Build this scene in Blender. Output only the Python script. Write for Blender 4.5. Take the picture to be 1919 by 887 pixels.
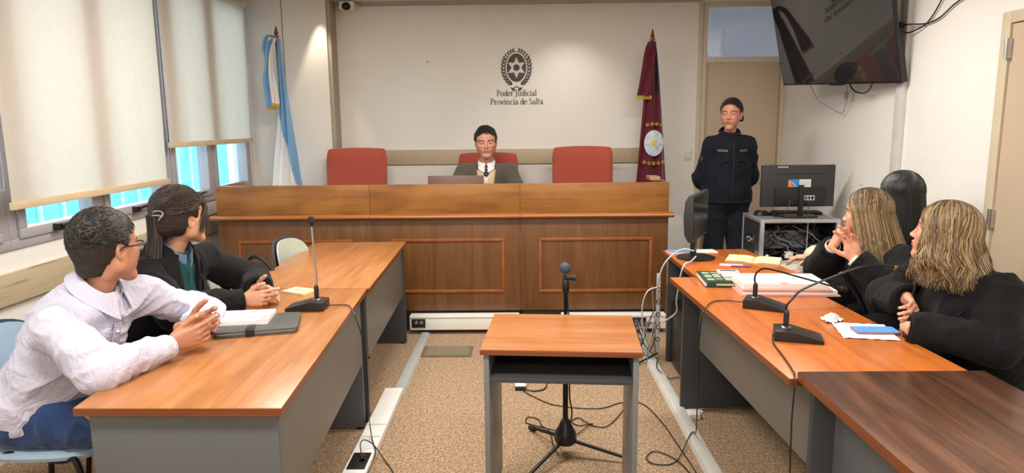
import bpy, bmesh, math, random
import numpy as np
from mathutils import Vector, Matrix, Euler
random.seed(7); RNG = np.random.default_rng(11)
for o in list(bpy.data.objects): bpy.data.objects.remove(o)
SC = bpy.context.scene; COL = SC.collection
PI = math.pi
def D(a): return math.radians(a)

# ------------------------------------------------------------------ camera
CAM_H = 1.58
pitch, yaw, roll = D(9.306), D(-0.772), D(-0.607)
fw = Vector((math.sin(yaw)*math.cos(pitch), math.cos(yaw)*math.cos(pitch), -math.sin(pitch)))
rt = Vector((math.cos(yaw), -math.sin(yaw), 0)); up = rt.cross(fw)
r2 = rt*math.cos(roll)+up*math.sin(roll); u2 = -rt*math.sin(roll)+up*math.cos(roll)
cd = bpy.data.cameras.new('camera'); cam = bpy.data.objects.new('camera', cd); COL.objects.link(cam)
cam.matrix_world = Matrix(((r2.x,u2.x,-fw.x,0),(r2.y,u2.y,-fw.y,0),(r2.z,u2.z,-fw.z,CAM_H),(0,0,0,1)))
cd.sensor_width = 36.0; cd.lens = 1289.74/1919*36.0; cd.clip_start = 0.05
SC.camera = cam
# ------------------------------------------------------------------ light
SC.view_settings.view_transform = 'Standard'; SC.view_settings.look = 'None'
SC.view_settings.gamma = 1.0; SC.view_settings.use_curve_mapping = False
SC.view_settings.exposure = 0.92
w = bpy.data.worlds.new('sky'); SC.world = w; w.use_nodes = True
bgn = w.node_tree.nodes['Background']; bgn.inputs[0].default_value = (0.88, 0.92, 1.0, 1); bgn.inputs[1].default_value = 2.1
CEIL = 2.70
def area_light(name, loc, size, power, col=(1, .95, .88), sizey=None, rot=(0, 0, 0), spread=PI):
    l = bpy.data.lights.new(name, 'AREA'); l.energy = power; l.color = col; l.size = size
    l.shape = 'RECTANGLE'; l.size_y = sizey or size; l.spread = spread
    o = bpy.data.objects.new(name, l); COL.objects.link(o); o.location = loc; o.rotation_euler = rot
    return o
LIGHTS = [(-1.0, 1.3, 25), (0.9, 1.3, 19), (-0.8, 3.9, 29), (1.0, 3.9, 21), (0.0, -1.0, 24)]
for (x, y, p) in LIGHTS:
    area_light('ceiling_lamp_light', (x, y, CEIL-0.075), 1.15, p, sizey=0.28)
def spot(name, loc, target, power, angle, blend, col, rad=0.03):
    l = bpy.data.lights.new(name, 'SPOT'); l.energy = power; l.spot_size = D(angle); l.spot_blend = blend; l.color = col; l.shadow_soft_size = rad
    o = bpy.data.objects.new(name, l); COL.objects.link(o); o.location = loc
    o.rotation_euler = (Vector(target)-Vector(loc)).to_track_quat('-Z', 'Y').to_euler(); return o
spot('downlight_beam', (-1.79, 6.285, CEIL-0.06), (-1.75, 6.37, 0.0), 11, 48, .35, (1, .90, .68))
spot('downlight_beam', (0.45, 6.10, CEIL-0.06), (0.45, 6.6, 0.2), 11, 100, 1.0, (1, .95, .86))

# ------------------------------------------------------------------ materials
MATS = {}
def nodes_of(name):
    m = bpy.data.materials.new(name); m.use_nodes = True; nt = m.node_tree
    return m, nt, nt.nodes['Principled BSDF']
def L(nt, a, b): nt.links.new(a, b)
def tex_coord(nt, scale=(1, 1, 1), rot=(0, 0, 0), kind='Object'):
    tc = nt.nodes.new('ShaderNodeTexCoord'); mp = nt.nodes.new('ShaderNodeMapping')
    mp.inputs['Scale'].default_value = scale; mp.inputs['Rotation'].default_value = rot
    L(nt, tc.outputs[kind], mp.inputs[0]); return mp.outputs[0]
def noise(nt, vec, scale, detail=4, rough=.5, dist=0):
    n = nt.nodes.new('ShaderNodeTexNoise'); n.inputs['Scale'].default_value = scale; n.inputs['Detail'].default_value = detail
    n.inputs['Roughness'].default_value = rough; n.inputs['Distortion'].default_value = dist
    L(nt, vec, n.inputs['Vector']); return n.outputs['Fac']
def ramp(nt, fac, stops):
    r = nt.nodes.new('ShaderNodeValToRGB'); e = r.color_ramp.elements
    while len(e) < len(stops): e.new(0.5)
    for i, (p, c) in enumerate(stops): e[i].position = p; e[i].color = (*c, 1)
    L(nt, fac, r.inputs[0]); return r.outputs[0]
def bump(nt, bs, h, strength, dist=.01):
    b = nt.nodes.new('ShaderNodeBump'); b.inputs['Strength'].default_value = strength; b.inputs['Distance'].default_value = dist
    L(nt, h, b.inputs['Height']); L(nt, b.outputs[0], bs.inputs['Normal'])
def srgb(r, g, b):
    f = lambda c: (c/255/12.92) if c/255 <= .04045 else ((c/255+.055)/1.055)**2.4
    return (f(r), f(g), f(b))
def plain(name, c, rough=.5, metal=0, var=.06, scale=8, bumps=0, bscale=60, spec=.5, coat=0, sheen=0, emit=None):
    if name in MATS: return MATS[name]
    m, nt, bs = nodes_of(name)
    v = tex_coord(nt); n = noise(nt, v, scale)
    lo = tuple(max(0, x*(1-var)) for x in c); hi = tuple(min(1, x*(1+var)) for x in c)
    L(nt, ramp(nt, n, [(.3, lo), (.7, hi)]), bs.inputs['Base Color'])
    bs.inputs['Roughness'].default_value = rough; bs.inputs['Metallic'].default_value = metal
    bs.inputs['Specular IOR Level'].default_value = spec; bs.inputs['Coat Weight'].default_value = coat
    if sheen: bs.inputs['Sheen Weight'].default_value = sheen; bs.inputs['Sheen Roughness'].default_value = .5
    if bumps: bump(nt, bs, noise(nt, v, bscale, 3), bumps, .004)
    if emit: bs.inputs['Emission Color'].default_value = (*emit[0], 1); bs.inputs['Emission Strength'].default_value = emit[1]
    MATS[name] = m; return m
def wood(name, c1, c2, c3, grain=(1.2, 14, 14), rough=.33, rot=(0, 0, 0), wave=0.0, coat=.25):
    m, nt, bs = nodes_of(name)
    v = tex_coord(nt, grain, rot)
    n1 = noise(nt, v, 1.6, 6, .6, .6)
    v2 = tex_coord(nt, tuple(g*4.5 if g > 5 else g*.8 for g in grain), rot); n2 = noise(nt, v2, 3.0, 3, .6)
    mx = nt.nodes.new('ShaderNodeMath'); mx.operation = 'MULTIPLY_ADD'; L(nt, n2, mx.inputs[0]); mx.inputs[1].default_value = .35; 
    sb = nt.nodes.new('ShaderNodeMath'); sb.operation = 'MULTIPLY'; L(nt, n1, sb.inputs[0]); sb.inputs[1].default_value = .72
    L(nt, sb.outputs[0], mx.inputs[2])
    fac = mx.outputs[0]
    if wave:
        vw = tex_coord(nt, tuple(g*.12 if g > 5 else g*.9 for g in grain), rot)
        wv = nt.nodes.new('ShaderNodeTexWave'); wv.wave_type = 'RINGS'; wv.rings_direction = 'SPHERICAL'
        wv.inputs['Scale'].default_value = 3.2; wv.inputs['Distortion'].default_value = 5; wv.inputs['Detail'].default_value = 3
        wv.inputs['Detail Scale'].default_value = 1.2
        L(nt, vw, wv.inputs['Vector'])
        a = nt.nodes.new('ShaderNodeMath'); a.operation = 'MULTIPLY_ADD'; L(nt, wv.outputs['Fac'], a.inputs[0]); a.inputs[1].default_value = wave; L(nt, fac, a.inputs[2]); fac = a.outputs[0]
    L(nt, ramp(nt, fac, [(.36, c1), (.55, c2), (.78, c3)]), bs.inputs['Base Color'])
    bs.inputs['Roughness'].default_value = rough; bs.inputs['Coat Weight'].default_value = coat; bs.inputs['Coat Roughness'].default_value = .22
    MATS[name] = m; return m
# tops of the desks: orange cherry laminate; grain along Y
W_TOP = wood('cherry_laminate', srgb(148, 92, 48), srgb(174, 114, 64), srgb(192, 136, 86), (9, 1.0, 9), rough=.34)
W_TOPR = wood('cherry_laminate_lit_orange', srgb(164, 84, 30), srgb(192, 106, 42), srgb(208, 126, 56), (9, 1.0, 9), rough=.34)  # more orange than the left desks, partly light put into the colour
W_EDGE = wood('cherry_edge_band', srgb(104, 52, 24), srgb(122, 64, 30), srgb(138, 76, 38), (1, 1, 14), rough=.4)
W_TOPX = wood('cherry_table_laminate', srgb(148, 86, 40), srgb(178, 112, 58), srgb(198, 136, 80), (1.0, 9, 9), rough=.33)
W_DARK = wood('walnut_laminate', srgb(40, 24, 16), srgb(82, 50, 34), srgb(124, 84, 60), (7, .8, 7), rough=.3, rot=(0, 0, .22))
W_BEN = wood('bench_veneer', srgb(84, 52, 24), srgb(104, 66, 31), srgb(120, 79, 40), (11, 11, .9), rough=.42)
W_BENH = wood('bench_veneer_top', srgb(108, 66, 26), srgb(132, 84, 34), srgb(152, 102, 46), (1.0, 10, 10), rough=.38, wave=.16)
W_MLD = wood('bench_moulding_wood', srgb(134, 80, 38), srgb(158, 98, 48), srgb(176, 116, 62), (1.0, 14, 14), rough=.35)
GREY = plain('desk_panel_grey', srgb(92, 95, 98), .45, var=.04, scale=3)
GREYD = plain('desk_panel_dark', srgb(60, 62, 66), .5, var=.04, scale=3)
GREYW = plain('desk_panel_warm_grey', srgb(112, 108, 102), .42, var=.04, scale=3)
BLK = plain('black_plastic', (.012, .012, .013), .38)
BLKM = plain('black_metal', (.015, .015, .016), .3, metal=.4)
BLKR = plain('black_rubber', (.01, .01, .01), .75)
DKG = plain('charcoal_plastic', (.03, .03, .033), .45)
WHT = plain('white_plastic', (.80, .79, .74), .4, var=.03)
WHT2 = plain('cream_plastic', (.74, .70, .60), .45, var=.03)
CHR = plain('brushed_metal', (.55, .55, .56), .28, metal=1)
ALU = plain('aluminium', (.62, .62, .62), .38, metal=.7, var=.03)
PAPER = plain('white_paper', (.86, .85, .82), .8, var=.03)
def wallmat(name, c, smudge=0.05):
    m, nt, bs = nodes_of(name); v = tex_coord(nt)
    n = noise(nt, v, 1.2, 5, .6); n2 = noise(nt, v, 9, 4, .7)
    lo = tuple(x*(1-smudge) for x in c)
    L(nt, ramp(nt, n, [(.3, lo), (.6, c)]), bs.inputs['Base Color']); bs.inputs['Roughness'].default_value = .72
    bs.inputs['Specular IOR Level'].default_value = .3
    bump(nt, bs, n2, .08, .01); MATS[name] = m; return m
WALLC = wallmat('cream_wall_paint', (.84, .81, .755))
WALLR = wallmat('white_wall_paint', (.85, .83, .80), .07)
CEILM = wallmat('ceiling_paint', (.75, .74, .70))
RAILM = plain('beige_rail_paint', srgb(186, 170, 142), .5, var=.05)
DOORM = plain('beige_door_paint', srgb(198, 178, 154), .5, var=.03, scale=2)
FRAMEM = plain('door_frame_paint', srgb(205, 192, 168), .45, var=.03)
def worn_rail():
    m, nt, bs = nodes_of('worn_rail_paint'); v = tex_coord(nt, (6, .8, 20))
    n = noise(nt, v, 2.2, 6, .7)
    L(nt, ramp(nt, n, [(.36, srgb(120, 98, 74)), (.44, srgb(186, 168, 138)), (.8, srgb(200, 184, 156))]), bs.inputs['Base Color'])
    bs.inputs['Roughness'].default_value = .6; return m
RAILW = worn_rail()
def carpetm():
    m, nt, bs = nodes_of('speckled_carpet'); v = tex_coord(nt)
    n = noise(nt, v, 95, 4, .75); n2 = noise(nt, v, 3, 3, .5); n3 = noise(nt, v, 38, 3, .7)
    c = ramp(nt, n, [(.32, srgb(104, 82, 62)), (.5, srgb(172, 146, 118)), (.68, srgb(222, 202, 178))])
    c2 = ramp(nt, n3, [(.35, srgb(150, 126, 100)), (.65, srgb(255, 250, 240))])
    mx = nt.nodes.new('ShaderNodeMix'); mx.data_type = 'RGBA'; mx.blend_type = 'MULTIPLY'; mx.inputs[0].default_value = .40
    L(nt, c, mx.inputs[6]); L(nt, c2, mx.inputs[7]); L(nt, mx.outputs[2], bs.inputs['Base Color'])
    bs.inputs['Roughness'].default_value = .95; bs.inputs['Specular IOR Level'].default_value = .1
    bump(nt, bs, n, .5, .008); return m
CARPET = carpetm()
def glassm(name, tint=(1, 1, 1), refl=.12, rough=.02):
    m = bpy.data.materials.new(name); m.use_nodes = True; nt = m.node_tree; nt.nodes.clear()
    out = nt.nodes.new('ShaderNodeOutputMaterial'); mx = nt.nodes.new('ShaderNodeMixShader'); t = nt.nodes.new('ShaderNodeBsdfTransparent')
    g = nt.nodes.new('ShaderNodeBsdfGlossy'); g.inputs['Roughness'].default_value = rough; t.inputs[0].default_value = (*tint, 1)
    lw = nt.nodes.new('ShaderNodeLayerWeight'); lw.inputs[0].default_value = .35
    mt = nt.nodes.new('ShaderNodeMath'); mt.operation = 'MULTIPLY_ADD'; L(nt, lw.outputs['Facing'], mt.inputs[0]); mt.inputs[1].default_value = .35; mt.inputs[2].default_value = refl*.4
    L(nt, mt.outputs[0], mx.inputs[0]); L(nt, t.outputs[0], mx.inputs[1]); L(nt, g.outputs[0], mx.inputs[2]); L(nt, mx.outputs[0], out.inputs[0]); return m
GLASS = glassm('window_glass', (.92, .98, 1.0))
LENS = glassm('spectacle_glass', (.97, .97, .97), .08)
def blindm():
    m = bpy.data.materials.new('roller_blind_fabric'); m.use_nodes = True; nt = m.node_tree; nt.nodes.clear()
    out = nt.nodes.new('ShaderNodeOutputMaterial'); mx = nt.nodes.new('ShaderNodeMixShader')
    d = nt.nodes.new('ShaderNodeBsdfDiffuse'); t = nt.nodes.new('ShaderNodeBsdfTranslucent')
    v = tex_coord(nt, (60, 60, 4)); n = noise(nt, v, 5, 4, .6); v2 = tex_coord(nt, (4, 4, 60)); n2 = noise(nt, v2, 5, 4, .6)
    ad = nt.nodes.new('ShaderNodeMath'); ad.operation = 'ADD'; L(nt, n, ad.inputs[0]); L(nt, n2, ad.inputs[1])
    hf = nt.nodes.new('ShaderNodeMath'); hf.operation = 'MULTIPLY'; L(nt, ad.outputs[0], hf.inputs[0]); hf.inputs[1].default_value = .5
    c = ramp(nt, hf.outputs[0], [(.35, (.80, .74, .66)), (.65, (.89, .84, .77))])
    L(nt, c, d.inputs[0]); L(nt, c, t.inputs[0]); mx.inputs[0].default_value = .55
    L(nt, d.outputs[0], mx.inputs[1]); L(nt, t.outputs[0], mx.inputs[2]); L(nt, mx.outputs[0], out.inputs[0]); return m
BLIND = blindm()
def fabric(name, c, scale=220, rough=.9, var=.12, sheen=.3, bs_=.25, wrinkle=0.0):
    m, nt, bs = nodes_of(name); v = tex_coord(nt)
    n = noise(nt, v, scale, 2); n2 = noise(nt, v, 6, 3)
    ad = nt.nodes.new('ShaderNodeMath'); ad.operation = 'ADD'; L(nt, n, ad.inputs[0]); L(nt, n2, ad.inputs[1])
    hf = nt.nodes.new('ShaderNodeMath'); hf.operation = 'MULTIPLY'; L(nt, ad.outputs[0], hf.inputs[0]); hf.inputs[1].default_value = .5
    L(nt, ramp(nt, hf.outputs[0], [(.35, tuple(x*(1-var) for x in c)), (.65, tuple(min(1, x*(1+var)) for x in c))]), bs.inputs['Base Color'])
    bs.inputs['Roughness'].default_value = rough; bs.inputs['Specular IOR Level'].default_value = .2; bs.inputs['Sheen Weight'].default_value = sheen
    bump(nt, bs, n, bs_, .002)
    if wrinkle:
        v3 = tex_coord(nt, (1, 1, .8)); w_ = noise(nt, v3, 10, 3, .55, 1.6)
        ab = nt.nodes.new('ShaderNodeMath'); ab.operation = 'SUBTRACT'; L(nt, w_, ab.inputs[0]); ab.inputs[1].default_value = .5
        a2 = nt.nodes.new('ShaderNodeMath'); a2.operation = 'ABSOLUTE'; L(nt, ab.outputs[0], a2.inputs[0])
        b1 = bs.inputs['Normal'].links[0].from_node; b2 = nt.nodes.new('ShaderNodeBump'); b2.inputs['Strength'].default_value = wrinkle; b2.inputs['Distance'].default_value = .05
        L(nt, a2.outputs[0], b2.inputs['Height']); L(nt, b2.outputs[0], b1.inputs['Normal'])
    MATS[name] = m; return m
REDF = fabric('red_upholstery', srgb(168, 78, 62), 160, .8, .08)

# ------------------------------------------------------------------ mesh helpers
class MB:
    def __init__(s): s.v = []; s.f = []; s.m = []; s.cur = 0
    def slot(s, i): s.cur = i; return s
    def add(s, vs, fs):
        b = len(s.v); s.v += [tuple(v) for v in vs]; s.f += [tuple(b+i for i in f) for f in fs]; s.m += [s.cur]*len(fs); return s
    def box(s, a, b, mat=None):
        x0, y0, z0 = a; x1, y1, z1 = b
        vs = [(x0,y0,z0),(x1,y0,z0),(x1,y1,z0),(x0,y1,z0),(x0,y0,z1),(x1,y0,z1),(x1,y1,z1),(x0,y1,z1)]
        if mat is not None: vs = [mat @ Vector(v) for v in vs]
        return s.add(vs, [(0,3,2,1),(4,5,6,7),(0,1,5,4),(1,2,6,5),(2,3,7,6),(3,0,4,7)])
    def prism(s, pts, z0, z1, mat=None):          # ccw polygon in xy
        n = len(pts); vs = [(x, y, z0) for x, y in pts]+[(x, y, z1) for x, y in pts]
        if mat is not None: vs = [mat @ Vector(v) for v in vs]
        return s.add(vs, [tuple(range(n))[::-1], tuple(range(n, 2*n))]+[(i, (i+1) % n, n+(i+1) % n, n+i) for i in range(n)])
    def lathe(s, prof, n=20, c=(0, 0, 0), mat=None):   # prof (r,z)
        vs = []; fs = []
        for r, z in prof:
            for k in range(n):
                a = 2*PI*k/n; vs.append((c[0]+r*math.cos(a), c[1]+r*math.sin(a), c[2]+z))
        for i in range(len(prof)-1):
            for k in range(n): fs.append((i*n+k, i*n+(k+1) % n, (i+1)*n+(k+1) % n, (i+1)*n+k))
        fs.append(tuple(range(n))[::-1]); fs.append(tuple(range((len(prof)-1)*n, len(prof)*n)))
        if mat is not None: vs = [mat @ Vector(v) for v in vs]
        return s.add(vs, fs)
    def cyl(s, p0, p1, r, n=16, r1=None): return s.tube([p0, p1], [r, r if r1 is None else r1], n)
    def tube(s, pts, r, n=8):
        P = [Vector(p) for p in pts]; m = len(P); R = r if isinstance(r, (list, tuple)) else [r]*m
        vs = []; fs = []; t = (P[1]-P[0]).normalized(); ref = Vector((0, 0, 1)) if abs(t.z) < .9 else Vector((1, 0, 0))
        nrm = t.cross(ref).normalized()
        for i in range(m):
            t = (P[min(i+1, m-1)]-P[max(i-1, 0)])
            t = t.normalized() if t.length > 1e-9 else Vector((0, 0, 1))
            nrm = (nrm-t*nrm.dot(t)); nrm = nrm.normalized() if nrm.length > 1e-6 else t.orthogonal().normalized()
            b = t.cross(nrm)
            for k in range(n):
                a = 2*PI*k/n; vs.append(P[i]+(nrm*math.cos(a)+b*math.sin(a))*R[i])
        for i in range(m-1):
            for k in range(n): fs.append((i*n+k, i*n+(k+1) % n, (i+1)*n+(k+1) % n, (i+1)*n+k))
        fs.append(tuple(range(n))[::-1]); fs.append(tuple(range((m-1)*n, m*n)))
        return s.add(vs, fs)
    def ball(s, c, r, n=16, m=10, mat=None):
        rx, ry, rz = r if isinstance(r, (list, tuple)) else (r, r, r)
        vs = [(0, 0, -rz)]; fs = []
        for j in range(1, m):
            t = PI*j/m
            for k in range(n): a = 2*PI*k/n; vs.append((rx*math.sin(t)*math.cos(a), ry*math.sin(t)*math.sin(a), -rz*math.cos(t)))
        vs.append((0, 0, rz)); e = len(vs)-1
        for k in range(n): fs.append((0, 1+(k+1) % n, 1+k)); fs.append((e, 1+(m-2)*n+k, 1+(m-2)*n+(k+1) % n))
        for j in range(m-2):
            for k in range(n): fs.append((1+j*n+k, 1+j*n+(k+1) % n, 1+(j+1)*n+(k+1) % n, 1+(j+1)*n+k))
        if mat is not None: vs = [mat @ Vector(v) for v in vs]
        vs = [(v[0]+c[0], v[1]+c[1], v[2]+c[2]) for v in vs]
        return s.add(vs, fs)
    def grid(s, rows, thick=0.0):                 # rows: list of lists of Vectors -> surface (optionally solid)
        R = len(rows); C = len(rows[0]); vs = [Vector(p) for r in rows for p in r]
        fs = [(i*C+j, i*C+j+1, (i+1)*C+j+1, (i+1)*C+j) for i in range(R-1) for j in range(C-1)]
        if thick:
            N = [Vector((0, 0, 0)) for _ in vs]
            for f in fs:
                nn = (vs[f[1]]-vs[f[0]]).cross(vs[f[3]]-vs[f[0]])
                for i in f: N[i] += nn
            N = [n.normalized() if n.length > 1e-12 else Vector((0, 0, 1)) for n in N]
            k = len(vs); back = [v-n*thick for v, n in zip(vs, N)]
            f2 = [tuple(k+i for i in f[::-1]) for f in fs]
            ed = [(i*C, (i+1)*C) for i in range(R-1)][::1]
            side = []
            for i in range(R-1):
                side.append((i*C, (i+1)*C, k+(i+1)*C, k+i*C)); side.append(((i+1)*C+C-1, i*C+C-1, k+i*C+C-1, k+(i+1)*C+C-1))
            for j in range(C-1):
                side.append((j+1, j, k+j, k+j+1)); side.append(((R-1)*C+j, (R-1)*C+j+1, k+(R-1)*C+j+1, k+(R-1)*C+j))
            return s.add(vs+back, fs+f2+side)
        return s.add(vs, fs)
    def build(s, name, mat, parent=None, bevel=0, smooth=False, seg=2, world=False, sub=0):
        me = bpy.data.meshes.new(name); me.from_pydata([tuple(v) for v in s.v], [], s.f)
        ms = mat if isinstance(mat, (list, tuple)) else [mat]
        for m in ms: me.materials.append(m)
        if len(ms) > 1: me.polygons.foreach_set('material_index', s.m)
        me.update()
        bm = bmesh.new(); bm.from_mesh(me); bmesh.ops.recalc_face_normals(bm, faces=bm.faces)
        if bevel:
            bmesh.ops.bevel(bm, geom=[e for e in bm.edges if len(e.link_faces) == 2 and e.calc_face_angle(0) > D(25)], offset=bevel, segments=seg, affect='EDGES', profile=.6, clamp_overlap=True)
        bm.to_mesh(me); bm.free()
        if smooth or bevel:
            me.polygons.foreach_set('use_smooth', [True]*len(me.polygons))
            try: me.set_sharp_from_angle(angle=D(38))
            except Exception: pass
        o = bpy.data.objects.new(name, me); COL.objects.link(o)
        if parent is not None:
            o.parent = parent
            if world:
                bpy.context.view_layer.update(); o.matrix_parent_inverse = parent.matrix_world.inverted()
        if sub:
            md = o.modifiers.new('smooth', 'SUBSURF'); md.levels = sub; md.render_levels = sub
        return o
def smooth_path(pts, n=8):
    P = [Vector(p) for p in pts]; P = [P[0]*2-P[1]]+P+[P[-1]*2-P[-2]]; out = []
    for i in range(1, len(P)-2):
        p0, p1, p2, p3 = P[i-1:i+3]
        for k in range(n):
            t = k/n; out.append(.5*((2*p1)+(p2-p0)*t+(2*p0-5*p1+4*p2-p3)*t*t+(3*p1-p0-3*p2+p3)*t**3))
    out.append(P[-2]); return out
def thing(name, label, cat, loc=(0, 0, 0), rz=0, group=None, rot=None):
    o = bpy.data.objects.new(name, None); COL.objects.link(o); o.empty_display_size = .05
    o.location = loc; o.rotation_euler = rot if rot is not None else (0, 0, rz)
    o['label'] = label; o['category'] = cat
    if group: o['group'] = group
    bpy.context.view_layer.update(); return o
def tag(o, label, cat, group=None, kind=None):
    o['label'] = label; o['category'] = cat
    if group: o['group'] = group
    if kind: o['kind'] = kind
    return o
def struct(o): o['kind'] = 'structure'; return o
def dup(root, loc, rz=0, label=None, rot=None):
    r = root.copy(); COL.objects.link(r); r.location = loc; r.rotation_euler = rot if rot is not None else (0, 0, rz)
    if label: r['label'] = label
    for ch in list(root.children):
        c = ch.copy(); COL.objects.link(c); c.parent = r
        for g in list(ch.children):
            d = g.copy(); COL.objects.link(d); d.parent = c
    return r
def text_mesh(body, size, font_bold=False, extrude=.0008, align='CENTER', shear=0, spacing=1.0):
    cu = bpy.data.curves.new('lettering', 'FONT'); cu.body = body; cu.size = size; cu.extrude = extrude; cu.align_x = align; cu.shear = shear; cu.space_character = spacing
    cu.resolution_u = 3; cu.offset = size*.008
    o = bpy.data.objects.new('lettering', cu); COL.objects.link(o); bpy.context.view_layer.update()
    me = bpy.data.meshes.new_from_object(o.evaluated_get(bpy.context.evaluated_depsgraph_get())); bpy.data.objects.remove(o); return me
# ================================================================== THE ROOM
XL, XR, YB, YF = -2.48, 2.49, 6.60, -2.2
T = .15
def sbox(name, a, b, mat, bevel=0): return struct(MB().box(a, b).build(name, mat, bevel=bevel))
sbox('floor', (XL-.2, YF-.2, -.1), (XR+.2, YB+.2, 0), CARPET)
sbox('ceiling', (XL-.2, YF-.2, CEIL), (XR+.2, YB+.2, CEIL+.1), CEILM)
sbox('wall_behind', (XL-T, YF-T, 0), (XR+T, YF, CEIL), WALLC)
# back wall with the door opening
DX0, DX1 = 1.70, 2.47
TRZ = 2.12                 # top of the door leaf frame
m = MB(); m.box((XL-T, YB, 0), (DX0, YB+T, CEIL)); m.box((DX1, YB, 0), (XR+T, YB+T, CEIL)); m.box((DX0, YB, 2.66), (DX1, YB+T, CEIL))
struct(m.build('wall_back', WALLC))
# left pilaster section standing proud of the back wall
m = MB(); m.box((XL, 6.385, 0), (-1.735, YB, CEIL)); struct(m.build('wall_back_pier', WALLC, bevel=.006))
sbox('trim_pier', (-1.735, 6.40, 0), (-1.700, YB, CEIL), plain('greige_trim_paint', srgb(168, 156, 136), .5), .004)
# chair rail on the back wall
m = MB(); m.box((-1.69, 6.575, 1.205), (1.25, 6.60, 1.345)); struct(m.build('trim_back_rail', RAILM, bevel=.004))
# cornice sliver and thin seam above the pier
sbox('trim_cornice', (-1.70, 6.56, CEIL-.035), (1.66, 6.60, CEIL), plain('grey_trim_paint', srgb(170, 160, 150), .5))
sbox('trim_wall_joint', (-2.135, 6.380, 1.0), (-2.129, 6.386, CEIL), plain('joint_grey', srgb(150, 142, 128), .6))  # thin grey strip along the wall joint
sbox('trim_corner_bead', (1.655, 6.585, 0), (1.690, 6.60, CEIL), FRAMEM, .004)
# door in the back wall: frame, leaf, transom glass
fr = MB()
fr.box((DX0, YB-.02, 0), (DX0+.035, YB+.1, 2.66)); fr.box((DX1-.035, YB-.02, 0), (DX1, YB+.1, 2.66))
fr.box((DX0+.035, YB-.019, TRZ), (DX1-.035, YB+.1, TRZ+.05)); fr.box((DX0+.035, YB-.019, 2.62), (DX1-.035, YB+.1, 2.66))
d1 = struct(thing('door_1', '', '', (DX0, YB, 0))); del d1['label']; del d1['category']
fr.build('door_frame', FRAMEM, d1, bevel=.004, world=True)
MB().box((DX0+.04, YB+.02, .01), (DX1-.04, YB+.06, TRZ-.004)).build('door_leaf', DOORM, d1, bevel=.003, world=True)
hd = MB(); hd.cyl((DX1-.09, YB+.02, 1.0), (DX1-.09, YB-.04, 1.0), .011); hd.cyl((DX1-.09, YB-.035, 1.0), (DX1-.2, YB-.035, 1.0), .009)
hd.build('door_handle', CHR, d1, smooth=True, world=True)
MB().box((DX0+.035, YB+.03, TRZ+.05), (DX1-.035, YB+.036, 2.62)).build('transom_pane', glassm('transom_glass', (.75, .77, .8), .5), d1, world=True)
# room beyond the transom
m = MB(); m.box((.9, YB+1.8, 0), (XR+1, YB+1.9, CEIL+.3)); m.box((.9, YB+T, CEIL+.2), (XR+1, YB+1.9, CEIL+.3)); m.box((XR+.9, YB+T, 0), (XR+1, YB+1.8, CEIL+.2)); m.box((.9, YB+T, 0), (1.0, YB+1.8, CEIL+.2))
struct(m.build('wall_corridor', plain('corridor_paint', srgb(176, 178, 182), .7)))
area_light('corridor_lamp_light', (1.9, YB+1.0, CEIL+.15), .5, 5, (.85, .92, 1))
# right wall with its own door
RD0, RD1, RDZ = 2.72, 3.655, 2.085
m = MB(); m.box((XR, YF, 0), (XR+T, RD0, CEIL)); m.box((XR, RD1, 0), (XR+T, YB, CEIL)); m.box((XR, RD0, RDZ), (XR+T, RD1, CEIL)); m.box((XR+.09, RD0, 0), (XR+T, RD1, RDZ))
wr = struct(m.build('wall_right', WALLR))
d2 = struct(thing('door_2', '', '', (XR, RD0, 0))); del d2['label']; del d2['category']
m = MB(); m.box((XR-.018, RD1-.035, 0), (XR+.09, RD1+.03, RDZ+.03)); m.box((XR-.018, RD0-.03, 0), (XR+.09, RD0+.035, RDZ+.03)); m.box((XR-.017, RD0+.035, RDZ-.03), (XR+.09, RD1-.035, RDZ+.029))
m.build('door_frame', FRAMEM, d2, bevel=.003, world=True)
MB().box((XR-.006, RD0+.038, .01), (XR+.035, RD1-.038, RDZ-.034)).build('door_leaf', DOORM, d2, bevel=.002, world=True)
for z in (.25, 1.06, 1.93):
    m = MB(); m.box((XR-.026, RD1-.05, z-.05), (XR-.006, RD1-.022, z+.05)); m.cyl((XR-.03, RD1-.036, z-.052), (XR-.03, RD1-.036, z+.052), .008)
    m.build('hinge', CHR, d2, smooth=True, world=True)
# smudges on the right wall (grey scuffs behind the monitor)
def scuffm():
    m, nt, bs = nodes_of('wall_scuff'); bs.inputs['Base Color'].default_value = (*srgb(150, 145, 138), 1); bs.inputs['Roughness'].default_value = .8
    v = tex_coord(nt, (1, 3, 12)); n = noise(nt, v, 4, 5, .7)
    r = ramp(nt, n, [(.60, (0, 0, 0)), (.72, (.45, .45, .45))]); L(nt, r, bs.inputs['Alpha']); return m
m = MB(); m.box((XR-.0015, 4.7, .80), (XR-.0005, 5.75, 1.12)); struct(m.build('wall_right_scuffs', scuffm()))
# vertical conduit on the right wall + corner strip
sbox('trim_conduit', (XR-.035, 4.545, 0), (XR, 4.625, CEIL), plain('conduit_white', (.60, .59, .58), .5), .004)
# dais under the bench
sbox('floor_platform', (-2.30, 5.22, 0), (1.12, YB-.02, .14), plain('dais_brown', srgb(86, 70, 52), .7), .004)

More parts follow.
